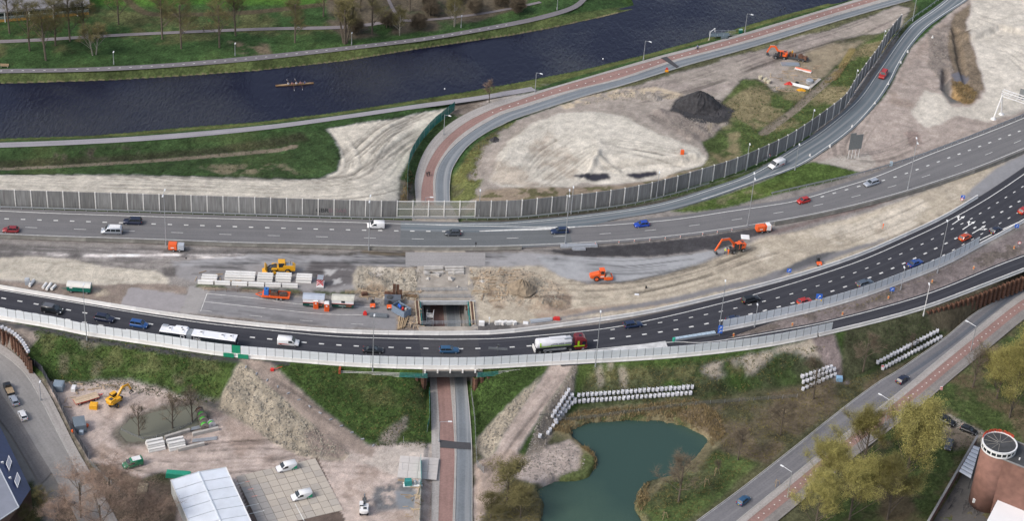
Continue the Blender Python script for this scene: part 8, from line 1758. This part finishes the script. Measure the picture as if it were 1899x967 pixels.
def bicycle_mesh():
 b = MB(); n = 12
 for x in (-.52, .52):
  c_ = lambda r, y: [(x + r * math.cos(6.283 * i / n), y, .34 + r * math.sin(6.283 * i / n)) for i in range(n)]; b.loft([c_(.34, -.02), c_(.34, .02), c_(.29, .02), c_(.29, -.02), c_(.34, -.02)], caps=False)
 for p, q in (((-.52, 0, .34), (-.15, 0, .85)), ((-.52, 0, .34), (-.05, 0, .3)), ((-.05, 0, .3), (-.17, 0, .95)), ((-.05, 0, .3), (.38, 0, .8)), ((-.15, 0, .82), (.38, 0, .85)), ((.52, 0, .34), (.35, 0, 1.0)), ((.32, -.28, 1.03), (.32, .28, 1.03))): b.bar(p, q, .04, n=4)
 b.box(-.2, 0, .95, .26, .15, .07); return b.mesh('bicycle', mat('bicycle_black', (.025, .025, .03), .4, .3))
BIKE = bicycle_mesh()
p, rz = place(1294, 88, -10, 3.2, None, .8); tag(link('bicycle', BIKE, None, p, rz), 'bicycle ridden on the red track beside the canal', 'bicycle'); person(p, rz, 'ride', BLUC, DARKC, 'cyclist in blue on the red track beside the canal')
p, rz = place(338, 61, 10, -1, None, .5); tag(link('bicycle', BIKE, None, p, rz), 'bicycle ridden on the far park path', 'bicycle'); person(p, rz, 'ride', DARKC, DARKC, 'cyclist in dark clothes on the far park path')
for k, (px_, py_) in enumerate(((1770, 915), (1776, 912), (1783, 917), (1768, 932), (1762, 944), (1789, 938), (1794, 942), (1800, 946), (1806, 950), (1812, 955), (1786, 951), (1760, 930))):
 p = at(px_, py_, ZY); tag(link('bicycle', BIKE, None, p, R(60) + random.uniform(-.3, .3)), 'dark bicycle parked in the paved court below the round tower', 'bicycle', 'bicycles parked in the court')
ribbon('court_paving', flat(pts([(1822, 818, ZY), (1764, 915, ZY), (1720, 985, ZY)]), ZY + .05), flat(pts([(1850, 880, ZY), (1838, 960, ZY), (1830, 1000, ZY)]), ZY + .05), asphalt('court_bricks', (.10, .095, .09)), None)
# rowing boat
a_, c_ = at(511, 160, ZW), at(582, 155, ZW); rz = ang(c_, a_); g = thing('rowing_boat', 'slim varnished rowing boat with a crew of five on the canal', 'rowing boat', (a_ + c_) / 2 + Vector((0, 0, .0)), rz); HUL = mat('varnished_wood', (.36, .22, .10), .35, var=.15, coat=.3); q = MB(); rings = []; L_ = (c_ - a_).length
for t in (-1, -.9, -.6, -.3, 0, .3, .6, .9, 1):
 x = t * L_ / 2; w_ = .42 * max(.06, (1 - abs(t) ** 2.4)); zt_ = .32 + .12 * abs(t) ** 3; rings.append([(x, -w_, zt_), (x, -w_ * .7, 0), (x, 0, -.1), (x, w_ * .7, 0), (x, w_, zt_), (x, w_ * .8, zt_ - .02), (x, 0, .1 + .2 * abs(t) ** 3), (x, -w_ * .8, zt_ - .02)])
q.loft(rings); q.build('hull', HUL, g); q = MB()
for x in (-3.4, 3.6): q.box(x, 0, .3, 2.6, .45, .04)
q.build('deck', mat('deck_wood', (.42, .30, .17), .5), g)
M = Matrix.Translation(g.location) @ Matrix.Rotation(rz, 4, 'Z')
for k, (x, top, s) in enumerate(((1.9, WHC, -1), (.75, PINKC, 1), (-.4, WHC, -1), (-1.6, PINKC, 1))):
 person(M @ Vector((x, 0, .08)), rz + math.pi, 'row', top, DARKC, ('rower in white nearest the bow', 'rower in pink behind the bow rower', 'rower in white in the middle of the boat', 'rower in pink nearest the coxswain')[k])
 o_ = thing('oar', ('bow', 'second', 'third', 'stroke')[k] + ' oar with a white blade dipped in the canal', 'oar', M @ Vector((x - .4, 0, .55)), rz); MB().bar((0, -s * .2, 0), (.25, s * 2.9, -.45), .05, n=5).build('shaft', HUL, o_); MB().box(.27, s * 3.05, -.62, .06, .5, .28).build('blade', WHITEP, o_)
person(M @ Vector((-2.9, 0, .1)), rz, 'row', BLUC, DARKC, 'coxswain in blue at the stern of the rowing boat')
# jetty on the canal bank
a_ = gp(1318, 74); g = thing('jetty', 'dark steel jetty with railings and a white pole frame on the canal bank', 'jetty', a_, R(14)); JS = mat('jetty_steel', (.14, .18, .20), .5, .4, var=.2)
MB().box(3, 1.2, .9, 6.2, 2.0, .15).build('deck', JS, g); MB().box(4.2, -.1, -.3, 2.0, .8, 1.3).build('housing', JS, g); q = MB()
for x in (0, 2, 4, 6): q.box(x, 2.2, 1.05, .07, .07, 1.0); q.box(x, .3, 1.05, .07, .07, .9); q.box(x, 1.2, -1.4, .16, .16, 2.3)
for z in (1.5, 2.0): q.bar((0, 2.2, z), (8.5, 2.2, z - .3), .07);
q.bar((5.5, .3, 1.9), (9, .3, 1.2), .07); q.bar((5.5, .3, 1.4), (9, .3, .8), .07); q.build('railing', STEEL, g); q = MB(); q.bar((-.4, .2, -.6), (-.4, .2, 2.6), .16); q.bar((-.4, .2, 2.6), (1.6, 1.8, 3.0), .16); q.bar((1.6, 1.8, 3.0), (1.6, 1.8, 1.8), .16); q.build('pole_frame', WHITEP, g); MB().bar((-.6, 0, .6), (-1.3, -.6, -1.0), .1).build('ladder', mat('cream_timber', (.5, .42, .3)), g)
p = gp(1373, 61); g = thing('utility_box', 'dark green utility box between the jetty and the lamp post', 'box', p, R(14)); MB().box(0, 0, 0, 1.0, .7, 1.15).build('casing', DG, g); MB().box(0, 0, 1.152, 1.1, .8, .08).build('lid', mat('pale_green', (.25, .4, .36), .5), g)
# ---------------------------------------------------------------- signs, gantry
def board(px_, py_, w_, h, z, m, label, rz=R(-90), posts=1, extra=None, cat='road sign', pm_=STEEL):
 p = gp(px_, py_); g = thing('road_sign', label, cat, p, rz + R(90)); q = MB()
 for k in range(posts): x = 0 if posts == 1 else (k / (posts - 1) - .5) * w_ * .8; q.box(x, .09, 0, .09, .09, z + h * .9)
 q.build('post', pm_, g); MB().box(0, 0, z, w_, .06, h).build('panel', m, g); return g
def arrow_sign(g, z, h, w_):
 q = MB(); q.add([(-w_ * .3, -.036, z + h * .15), (-w_ * .15, -.036, z + h * .15), (w_ * .12, -.036, z + h * .6), (w_ * .3, -.036, z + h * .5), (w_ * .3, -.036, z + h * .85), (-w_ * .15, -.036, z + h * .8), (0, -.036, z + h * .68)], [(0, 1, 2, 6), (3, 4, 5)]); q.build('arrow', WHITEP, g)
g = board(1334, 625, 1.1, 2.3, 1.0, BLUE, 'tall blue sign with white arrows at the tip of the shorter screen'); arrow_sign(g, 1.1, 1.0, 1.0); arrow_sign(g, 2.1, 1.0, 1.0)
g = board(1515, 575, 1.5, 1.5, 3.2, BLUE, 'blue and yellow sign standing above the shorter screen'); arrow_sign(g, 3.3, 1.2, 1.2); MB().box(0, -.002, 2.6, 1.5, .06, .6).build('yellow_panel', mat('sign_yellow', (.8, .5, .02), .5), g)
for px_, py_, lab in ((1653, 546, 'blue board with white marks lying low on the bare strip'), (1462, 511, 'small blue sign at the edge of the building site'), (1784, 374, 'blue sign with a red ringed disc near the lane arrows'), (1884, 428, 'blue sign at the end of the shorter screen')): g = board(px_, py_, 1.1, 1.1, .9, BLUE, lab); arrow_sign(g, 1.0, .9, .9)
def disc(px_, py_, z, label, r_=.45):
 p = gp(px_, py_); g = thing('road_sign', label, 'road sign', p); n = 16; c_ = lambda r, y: [(r * math.cos(6.283 * i / n), y, z + r * math.sin(6.283 * i / n)) for i in range(n)]
 MB().loft([c_(r_, -.02), c_(r_, .02)]).build('red_ring', REDP, g); MB().loft([c_(r_ * .72, -.04), c_(r_ * .72, -.021)]).build('white_face', WHITEP, g); MB().box(0, .06, 0, .07, .07, z).build('post', STEEL, g)
disc(1783, 375, .9, 'red ringed round sign under the small blue sign at the site edge'); disc(1889, 458, 1.2, 'red ringed round sign on the bare strip at the right'); disc(1425, 296, 1.3, 'red ringed round sign before the noise barrier near the white van');
g = board(1236, 135, 1.0, .7, .3, mat('sign_orange', (.85, .35, .01), .5), 'orange temporary board with a warning triangle beside the canal road', cat='warning sign'); q = MB(); q.add([(-.5, 0, 1.1), (.5, 0, 1.1), (0, 0, 1.95), (-.5, .03, 1.1), (.5, .03, 1.1), (0, .03, 1.95)], [(0, 1, 2), (5, 4, 3), (0, 3, 4, 1), (1, 4, 5, 2), (2, 5, 3, 0)]); q.build('triangle', REDP, g)
g = board(1582, 294, 3.9, 4.6, 2.9, mat('sign_back', (.2, .215, .22), .6, .3, var=.1), 'tall grey sign back on four white posts on the bare earth', R(-70), 4, cat='direction sign', pm_=WHITEP); MB().box(-1.1, 0, 7.5, 1.7, .06, .7).build('upper_panel', mat('sign_back', (.16, .17, .18)), g)
a_, c_ = gp(1842, 221), gp(1857, 212); g = thing('sign_gantry', 'white lattice sign gantry spanning the motorway at the right edge', 'gantry', a_); top = (a_ + c_) / 2 - a_ + Vector((0, 0, 7.4)); MB().bar((0, 0, 0), top + Vector((0, -.4, 0)), .42, n=8).build('leg', WHITEP, g); MB().bar(c_ - a_, top + Vector((0, .4, 0)), .42, n=8).build('leg', WHITEP, g)
t = (at(1990, 260) - at(1850, 212)).normalized(); nn = Vector((-t.y, t.x, 0)); q = MB(); Lg = 26
for s in (-.7, .7):
 for z in (0, 1.4): q.bar(top + nn * s + Vector((0, 0, z - .2)), top + nn * s + t * Lg + Vector((0, 0, z - .2)), .2)
 for k in range(13): q.bar(top + nn * s + t * (k * 2) + Vector((0, 0, -.2)), top + nn * s + t * (k * 2 + (1 if k % 2 else 2)) + Vector((0, 0, 1.2)), .1)
for k in range(14): q.bar(top - nn * .7 + t * (k * 1.9) + Vector((0, 0, 1.2)), top + nn * .7 + t * (k * 1.9 + (1.9 if k % 2 else 0)) + Vector((0, 0, 1.2)), .09)
q.build('lattice', WHITEP, g); p = top + t * 6.2 + nn * .9; MB().box(p.x, p.y, p.z - .1, 3.4, .15, 3.2, math.atan2(t.y, t.x)).build('sign_panel', mat('sign_back', (.16, .17, .18)), g)
for px_, py_ in ((1842, 221), (1857, 212)): tag(MB().lathe(0, 0, [(.9, -.1), (.6, .35), (.5, .4)], 8).build('footing', WHITEP), 'white concrete footing under the %s gantry leg' % ('near' if py_ > 215 else 'far'), 'footing').location = gp(px_, py_)
# crash cushion at the gore
a_, c_ = at(1247, 634, 0), at(1330, 621, 0); g = thing('crash_cushion', 'pale blue crash cushion with a green nose at the gore', 'crash cushion', a_, ang(a_, c_)); L_ = (c_ - a_).length; CBL = mat('cushion_blue', (.42, .52, .60), .4, .2, var=.1)
for k in range(9): MB().box(1 + k * (L_ - 1) / 9, 0, .15, (L_ - 1) / 9 - .08, .75 + .03 * k, .75).build('bay', CBL, g)
MB().lathe(.35, 0, [(.38, .1), (.38, .95), (.3, 1.0)], 10).build('nose', mat('cushion_green', (.02, .3, .2), .5), g); MB().wall([Vector((.8, -.5, 0)), Vector((L_, -.62, 0))], .35, .75, .05).build('rail', STEEL, g); MB().wall([Vector((.8, .5, 0)), Vector((L_, .62, 0))], .35, .75, .05).build('rail', STEEL, g)
# ---------------------------------------------------------------- small goods about the site
def bars(px0, py0, px1, py1, n, w_, m, label, cat, dz=0, part='tube', sp=None, lay_=1, nn_=6, name=None):
 a_, c_ = gp(px0, py0), gp(px1, py1); c_.z = a_.z = max(a_.z, c_.z); g = thing(name or cat.replace(' ', '_'), label, cat, a_); t = (c_ - a_).normalized(); s = Vector((-t.y, t.x, 0)) * (sp or w_ * 1.05)
 for l in range(lay_):
  for k in range(n - l): MB().bar(s * (k + l * .5) + Vector((0, 0, w_ * .5 + l * w_ * .9 + dz)) + t * random.uniform(-.2, .2), c_ - a_ + s * (k + l * .5) + Vector((0, 0, w_ * .5 + l * w_ * .9 + dz)), w_, n=nn_).build(part, m, g)
 return g
bars(1040, 461, 1108, 459, 5, .3, STEEL, 'long bundle of galvanised tubes beside the black strip', 'tube bundle', lay_=2); bars(1062, 466, 1086, 465, 4, .3, STEEL, 'short bundle of galvanised tubes below the long one', 'tube bundle', lay_=2); bars(985, 600, 1024, 596, 4, .3, mat('grey_pipe', (.36, .39, .43), .5), 'bundle of grey pipes beside the white barrier', 'pipe bundle', lay_=2)
p, rz = at0(1032, 593, (10, -1)); tag(MB().box(0, 0, 0, 1.7, .9, .35).box(.1, 0, .352, 1.3, .8, .3).build('barrier_stack', REDP), 'small stack of red barrier boards beside the grey pipes', 'barrier boards').location = p
for k in range(7): tag(link('cement_block', MB().box(0, 0, 0, .9, .8, .8, .2).mesh('cement_block', CONCW), None, gp(921 + k * 5.5, 602 - (k % 2)), random.uniform(0, 1)), 'small pale cement block in the row right of the open underpass', 'block', 'row of cement blocks')
for px_, py_, s_, m_, lab, cat in ((893, 603, (1.4, .9, 1.0), WHITEP, 'white storage box at the right lip of the open underpass', 'box'), (1382, 440, (2.2, 2.0, .12), WHITEP, 'white square plate lying on the black strip', 'plate'), (975, 600, (1.3, 1.1, .2), WHITEP, 'white pallet left of the grey pipes', 'pallet'), (1198, 535, (.4, .4, .6), BLACK, 'small black drum on the sandy strip', 'drum'), (1181, 547, (1.1, .6, .15), WHC, 'scrap of white sheet on the sandy strip', 'sheet'), (174, 757, (1.8, 1.6, 1.1), YELLOW, 'yellow tank box beside the timber trailer', 'tank'), (109, 722, (2.4, 2.6, 1.6), mat('blue_grey_tin', (.20, .25, .30), .5, var=.1), 'blue grey tin container by the black fence', 'container'), (137, 724, (1.0, 1.7, .9), WHITEP, 'white box right of the tin container', 'box'), (151, 806, (1.0, .9, .9), mat('pale_blue_box', (.35, .42, .5), .5), 'pale blue box below the slate cabin', 'box'), (264, 908, (2.2, 3.6, .25), mat('straw_mat', (.34, .28, .19), .9, var=.4, vscale=3), 'pale woven mat on the ground left of the shed', 'mat'), (331, 885, (5.4, 1.5, 1.2), mat('green_container', (.02, .28, .18), .5, var=.12), 'green container behind the storage shed', 'container'), (345, 480, (.3, .3, .2), BLACK, 'small black scrap on the old asphalt', 'scrap'), (1265, 286, (1.0, .6, 1.3), ORANGE, 'orange box on the sand hill', 'box'), (132, 938, (1.6, 1.1, .8), DSTEEL, 'dark handcart at the end of the street', 'cart'), (1652, 308, (.8, .3, 1.4), CBL, 'pale blue electrical box before the guard rail', 'box'), (695, 391, (.9, .35, 1.9), STEEL, 'grey electrical cabinet at the foot of the noise barrier', 'cabinet'), (1556, 706, (1.5, 1.3, 1.0), mat('light_blue_box', (.25, .42, .6), .5), 'light blue box right of the bags behind the tree', 'box')):
 p = gp(px_, py_); tag(MB().box(0, 0, 0, *s_, 0, .95).box(0, 0, s_[2] + .002, s_[0] * .85, s_[1] * .85, .06, 0, .9).build(cat.replace(' ', '_'), m_), lab, cat).location = p
p, rz = at0(762, 900, (10, -.5)); g = thing('pump_set', 'teal pump set on a white skid by the teal fence', 'pump', p, rz); MB().box(.4, 0, 0, 4.2, 1.5, .15).build('skid', WHITEP, g); MB().box(-.6, 0, .152, 1.6, 1.3, 1.3, 0, .9).build('hood', TEAL, g)
for k in range(2): MB().lathe(.9 + k * 1.0, 0, [(.35, .152), (.4, .4), (.4, .9), (.25, 1.2)], 8).build('tank', STEEL, g)
p, rz = at0(148, 795, (10, 6)); g = thing('site_cabin', 'slate grey corrugated cabin with orange ends by the black fence', 'cabin', p + Vector((0, 0, 0)), R(20)); MB().box(0, 0, 0, 2.6, 3.6, 2.0).build('body', mat('slate_cabin', (.14, .17, .20), .6, var=.1), g); rb_ = MB().box(0, 0, 2.002, 2.6, .12, .08).mesh('roof_rib', mat('slate_rib', (.2, .24, .28), .5))
for k in range(9): link('roof_rib', rb_, g, (0, -1.6 + k * .4, 0))
for s in (-1, 1): MB().ball(s * 1.6, -.6 + .6 * s, .5, .45, .35, .5).build('orange_cap', ORANGE, g)
p, rz = at0(160, 744, (10, -3)); g = thing('timber_trailer', 'low trailer with a pale plank deck and red frame in the yard', 'trailer', p, rz)
for k in range(8): MB().box(0, -.95 + k * .27, .8, 5.6, .255, .08).build('plank', mat('pale_plank', (.48, .37, .26), .8, var=.2, vscale=2), g)
MB().box(0, 0, .55, 5.6, 2.1, .22).build('frame', REDP, g); wheels(g, (-1.9, 1.9), .9, .38, .26); q = MB(); q.bar((2.8, .4, .6), (4.0, 0, .5), .1); q.bar((2.8, -.4, .6), (4.0, 0, .5), .1); q.build('drawbar', REDP, g)
p, rz = at0(594, 530, (10, .5)); g = thing('lift_platform', 'red and white lifting platform at the end of the barrier row', 'lift', p, rz); MB().box(0, 0, .2, 1.8, 2.6, .35).build('base', WHITEP, g); q = MB()
for z in (.6, 1.2, 1.8): q.bar((-.8, -.9, z), (.8, .9, z + .5), .14); q.bar((.8, -.9, z), (-.8, .9, z + .5), .14)
q.build('scissor', REDP, g); MB().box(0, 0, 2.35, 1.5, 2.0, .1).build('platform', STEEL, g)
for k in range(5): bars(742 + k * 4, 585 + k % 2 * 2, 738 + k * 3, 613 - k, 1, .28, WOOD, ('first', 'second', 'third', 'fourth', 'fifth')[k] + ' rough timber baulk from the left, lying below the open skip', 'timber baulk', dz=.02 * k, part='baulk', nn_=4)
for k, (x0, y0, x1, y1) in enumerate(((786, 498, 822, 498), (786, 502, 822, 501), (824, 499, 860, 499), (824, 504, 860, 504), (786, 507, 815, 513), (786, 511, 822, 508), (830, 509, 860, 508))): bars(x0, y0, x1, y1, 1, .62, CONC, ('first', 'second', 'third', 'fourth', 'fifth', 'sixth', 'seventh')[k] + ' broken concrete beam on the bare northern deck, counted from the back', 'concrete beam', part='beam', nn_=4)
for k, (px_, py_, s_) in enumerate(((843, 508, 1.1), (793, 518, .8), (836, 520, .7), (895, 523, .9), (849, 533, .6))):
 b = MB(); stone(s_, s_ * 1.01)(b, 0, 0, 0, random.Random(k)); tag(b.build('concrete_lump', CONC), ('large', 'brown', 'low', 'far right', 'pale front')[k] + ' lump of broken concrete on the dug deck', 'rubble lump').location = gp(px_, py_)
# parked attachments and scrap by the far excavator
bars(1450, 122, 1483, 123, 6, .32, mat('zinc_sheet', (.36, .40, .44), .4, .5), 'fan of grey steel sheets below the parked excavator', 'steel sheets', part='sheet', nn_=4); bars(1474, 128, 1504, 136, 3, .35, WHITEP, 'stack of red and white barrier boards below the steel sheets', 'barrier boards', part='board', nn_=4); bars(1475, 127.5, 1504, 135, 1, .3, mat('salmon', (.75, .2, .12), .5), 'salmon red board on top of the white barrier boards', 'barrier board', dz=.35, part='board', nn_=4)
p, rz = at0(1478, 110, (10, 1.8)); g = thing('low_loader', 'dark low trailer piled with rusty grabs behind the parked excavator', 'trailer', p, rz); MB().box(0, 0, .5, 6.6, 2.2, .25).build('bed', DSTEEL, g); wheels(g, (.6, 1.9), .9, .4, .26); q = MB()
for k in range(12): x = random.uniform(-3, 3); q.box(x, random.uniform(-.8, .8), .75, random.uniform(.4, 1.3), .5, random.uniform(.4, 1.1), random.uniform(0, 3))
tag(q.build('scrap_load', RUST), 'rusty grabs and scrap on the dark low trailer', 'scrap').matrix_world = Matrix.Translation(p) @ Matrix.Rotation(rz, 4, 'Z'); g2 = tag(MB().box(0, 0, 0, .5, .5, 1.7, .3, .6).build('grab_arm', YELLOW), 'yellow grab arm standing on the dark low trailer', 'grab arm'); g2.location = p + Vector((-1.6, .6, .8))
for k, (px_, py_) in enumerate(((1410, 146), (1419, 150), (1425, 154))): p = gp(px_, py_); tag(MB().lathe(0, 0, [(.55, 0), (.62, .9), (.5, 1.0), (.45, .6)], 8).build('concrete_ring', mat('cream_concrete', (.5, .46, .36), .8, var=.1)), ('left', 'middle', 'right')[k] + ' of three cream concrete rings by the gravel', 'concrete ring').location = p
bars(1464, 157, 1500, 166, 4, .35, WHITEP, 'long white tubes in the scrap corner', 'tubes'); bars(1502, 165, 1522, 148, 3, .3, CONC, 'grey planks along the scrap corner fence', 'planks', part='plank', nn_=4); heap(1463, 157, 1.6, 1.0, .9, REDP, 'red scrap machine at the left end of the scrap corner', 'scrap machine', 4); heap(1486, 168, 1.8, .7, .7, YELLOW, 'lime yellow sheeting in the scrap corner', 'sheeting', 8); p = gp(1501, 154); tag(MB().lathe(0, 0, [(1.1, 0), (1.1, 1.0), (.9, 1.15)], 12).build('silo_drum', STEEL), 'round grey drum in the scrap corner', 'drum').location = p; p = gp(1478, 154); tag(MB().lathe(0, 0, [(.5, 0), (.55, .3), (.3, .32), (.28, .1)], 10).build('spare_tyre', BLACK), 'spare tyre lying in the scrap corner', 'tyre').location = p
# pipes at the far left, cones along the slip road, flexible posts on the black strip
for k, (x0, y0, x1, y1, lab) in enumerate(((79, 538, 86, 528, 'left of the three pale pipes near the green wagon'), (87, 540, 95, 528, 'middle of the three pale pipes near the green wagon'), (95, 541, 103, 532, 'right of the three pale pipes near the green wagon'), (55, 533, 63, 522, 'single pale pipe at the far left sand edge'))): bars(x0, y0, x1, y1, 1, .75, CONCW, lab, 'pipe', part='shell', nn_=10)
tag(MB().box(0, 0, 0, 1.2, 1.2, 1.3, .3).box(0, 0, 1.302, .9, .8, .3).build('pallet_load', mat('grey_wrap', (.42, .44, .47), .5)), 'grey wrapped pallet load beside the single pale pipe', 'pallet').location = gp(51, 527)
bl = MB(); bl.lathe(0, 0, [(.34, 0), (.34, .25), (.2, .28), (.16, .75), (.05, .8)], 8); BLM = bl.mesh('bollard', CONCW)
for k, (px_, py_) in enumerate(((1500, 290), (1537, 273), (1578, 236), (1620, 193), (1645, 157), (1668, 117), (1681, 97), (1727, 70))): p = gp(px_ + 2, py_); tag(link('bollard', BLM, None, p), ('lowest', 'second lowest', 'third lowest', 'fourth lowest', 'fourth highest', 'third highest', 'second highest', 'highest')[k] + ' pale concrete foot along the slip road edge', 'marker post', 'marker feet along the slip road')
fx = MB(); fx.use(WHITEP).lathe(0, 0, [(.07, 0), (.07, .9)], 6); fx.use(ORANGE).lathe(0, 0, [(.09, .45), (.09, .7)], 6); FXM = fx.mesh('flexible_post')
for k, px_ in enumerate((1110, 1143, 1176, 1207, 1238, 1268, 1300, 1330, 1358)):
 p = min(MW, key=lambda q: abs(px_of(q) - px_)); tag(link('flexible_post', FXM, None, p), ordn[k] + ' white and orange flexible post from the left along the black strip', 'marker post', 'flexible posts')
for k, (px_, py_) in enumerate(((1360, 625), (1469, 605), (1562, 585), (1647, 555), (1728, 525), (1805, 500), (1880, 462))):
 q = MB(); q.use(mat('cone_cream', (.6, .4, .2), .6)).box(0, 0, 0, .35, .12, 1.0); q.use(ORANGE).box(0, -.065, .4, .36, .02, .3); o = q.build('beacon_board'); tag(o, ordn[k] + ' upright orange and cream beacon board from the left on the bare strip', 'beacon', 'beacon boards on the bare strip').location = gp(px_, py_)
for k, (px_, py_) in enumerate(((1636, 684), (1745, 724))):
 g = thing('warning_marker', ('red and white marker at the foot of the right bag row', 'red and white marker lying beyond the red cycle track')[k], 'marker', gp(px_, py_)); MB().box(0, 0, 0, .6, .2, 1.0).build('white_board', WHITEP, g)
 for z in (.1, .5, .8): MB().box(0, -.105, z, .62, .02, .2).build('red_band', REDP, g)
for k, (px_, py_) in enumerate(((1328, 880), (1309, 900), (1232, 962), (1440, 902))):
 g = thing('tree_stake', ('upper', 'lower', 'bottom', 'roadside')[k] + ' tripod of timber tree stakes on the right pond bank', 'tree stakes', gp(px_, py_)); q = [(.8, 0), (-.4, .7), (-.4, -.7)]
 for x, y in q: MB().bar((x, y, 0), (x * .4, y * .4, 1.7), .09).build('stake', WOOD, g)
 MB().bar((.4, 0, 1.4), (-.2, .33, 1.4), .07).build('brace', WOOD, g)
p, rz = at0(505, 688, (10, -4)); tag(MB().box(0, 0, 0, .8, .6, .6).bar((.4, 0, .4), (2.2, .6, .9), .1).build('red_winch', REDP), 'red winch with a boom at the top of the haul ramp', 'winch').location = p
p = gp(882, 463); g = thing('camera_post', 'short dark camera post on the motorway barrier right of centre', 'camera post', p); MB().box(0, 0, 0, .14, .14, 2.0).build('post', DSTEEL, g); MB().box(0, -.1, 1.7, .5, .4, .5).build('camera_box', DSTEEL, g)
p = at(922, 668, 0); g = thing('camera_post', 'dark camera on a board above the screen near the underpass', 'camera post', p); MB().box(0, 0, 3.0, 4.4, .2, .5).build('board', mat('board_grey', (.12, .13, .14), .6), g); MB().box(0, 0, 0, .14, .14, 4.4).build('post', DSTEEL, g); MB().box(0, -.1, 4.0, .5, .4, .5).build('camera_box', DSTEEL, g)
for px_, py_, lab in ((907, 602, 'dark lantern post by the white storage box'), (1446, 27, 'thin black mooring post at the canal corner'), (1454, 24, 'second thin black mooring post at the canal corner'), (824, 175, 'white kilometre post on the near canal bank'), (1117, 119, 'white navigation post on the near canal bank')): p = gp(px_, py_); g = thing('post', lab, 'post', p); MB().box(0, 0, 0, .16, .16, 1.7).build('shaft', WHITEP if 'white' in lab else DSTEEL, g); MB().box(0, 0, 1.702, .34, .34, .3).build('cap', WHITEP if 'white' in lab else DSTEEL, g)
a_, c_ = at(7, 127, ZN), at(14, 126, ZN); g = thing('park_bench', 'pale timber bench beside the towpath at the far left', 'bench', a_ + Vector((0, .8, 0)), .06); MB().box(0, 0, .42, 2.4, .5, .08).build('seat', WOOD, g); MB().box(0, .28, .55, 2.4, .08, .45).build('backrest', WOOD, g); [MB().box(x, 0, 0, .1, .45, .42).build('leg', CONC, g) for x in (-.9, .9)]
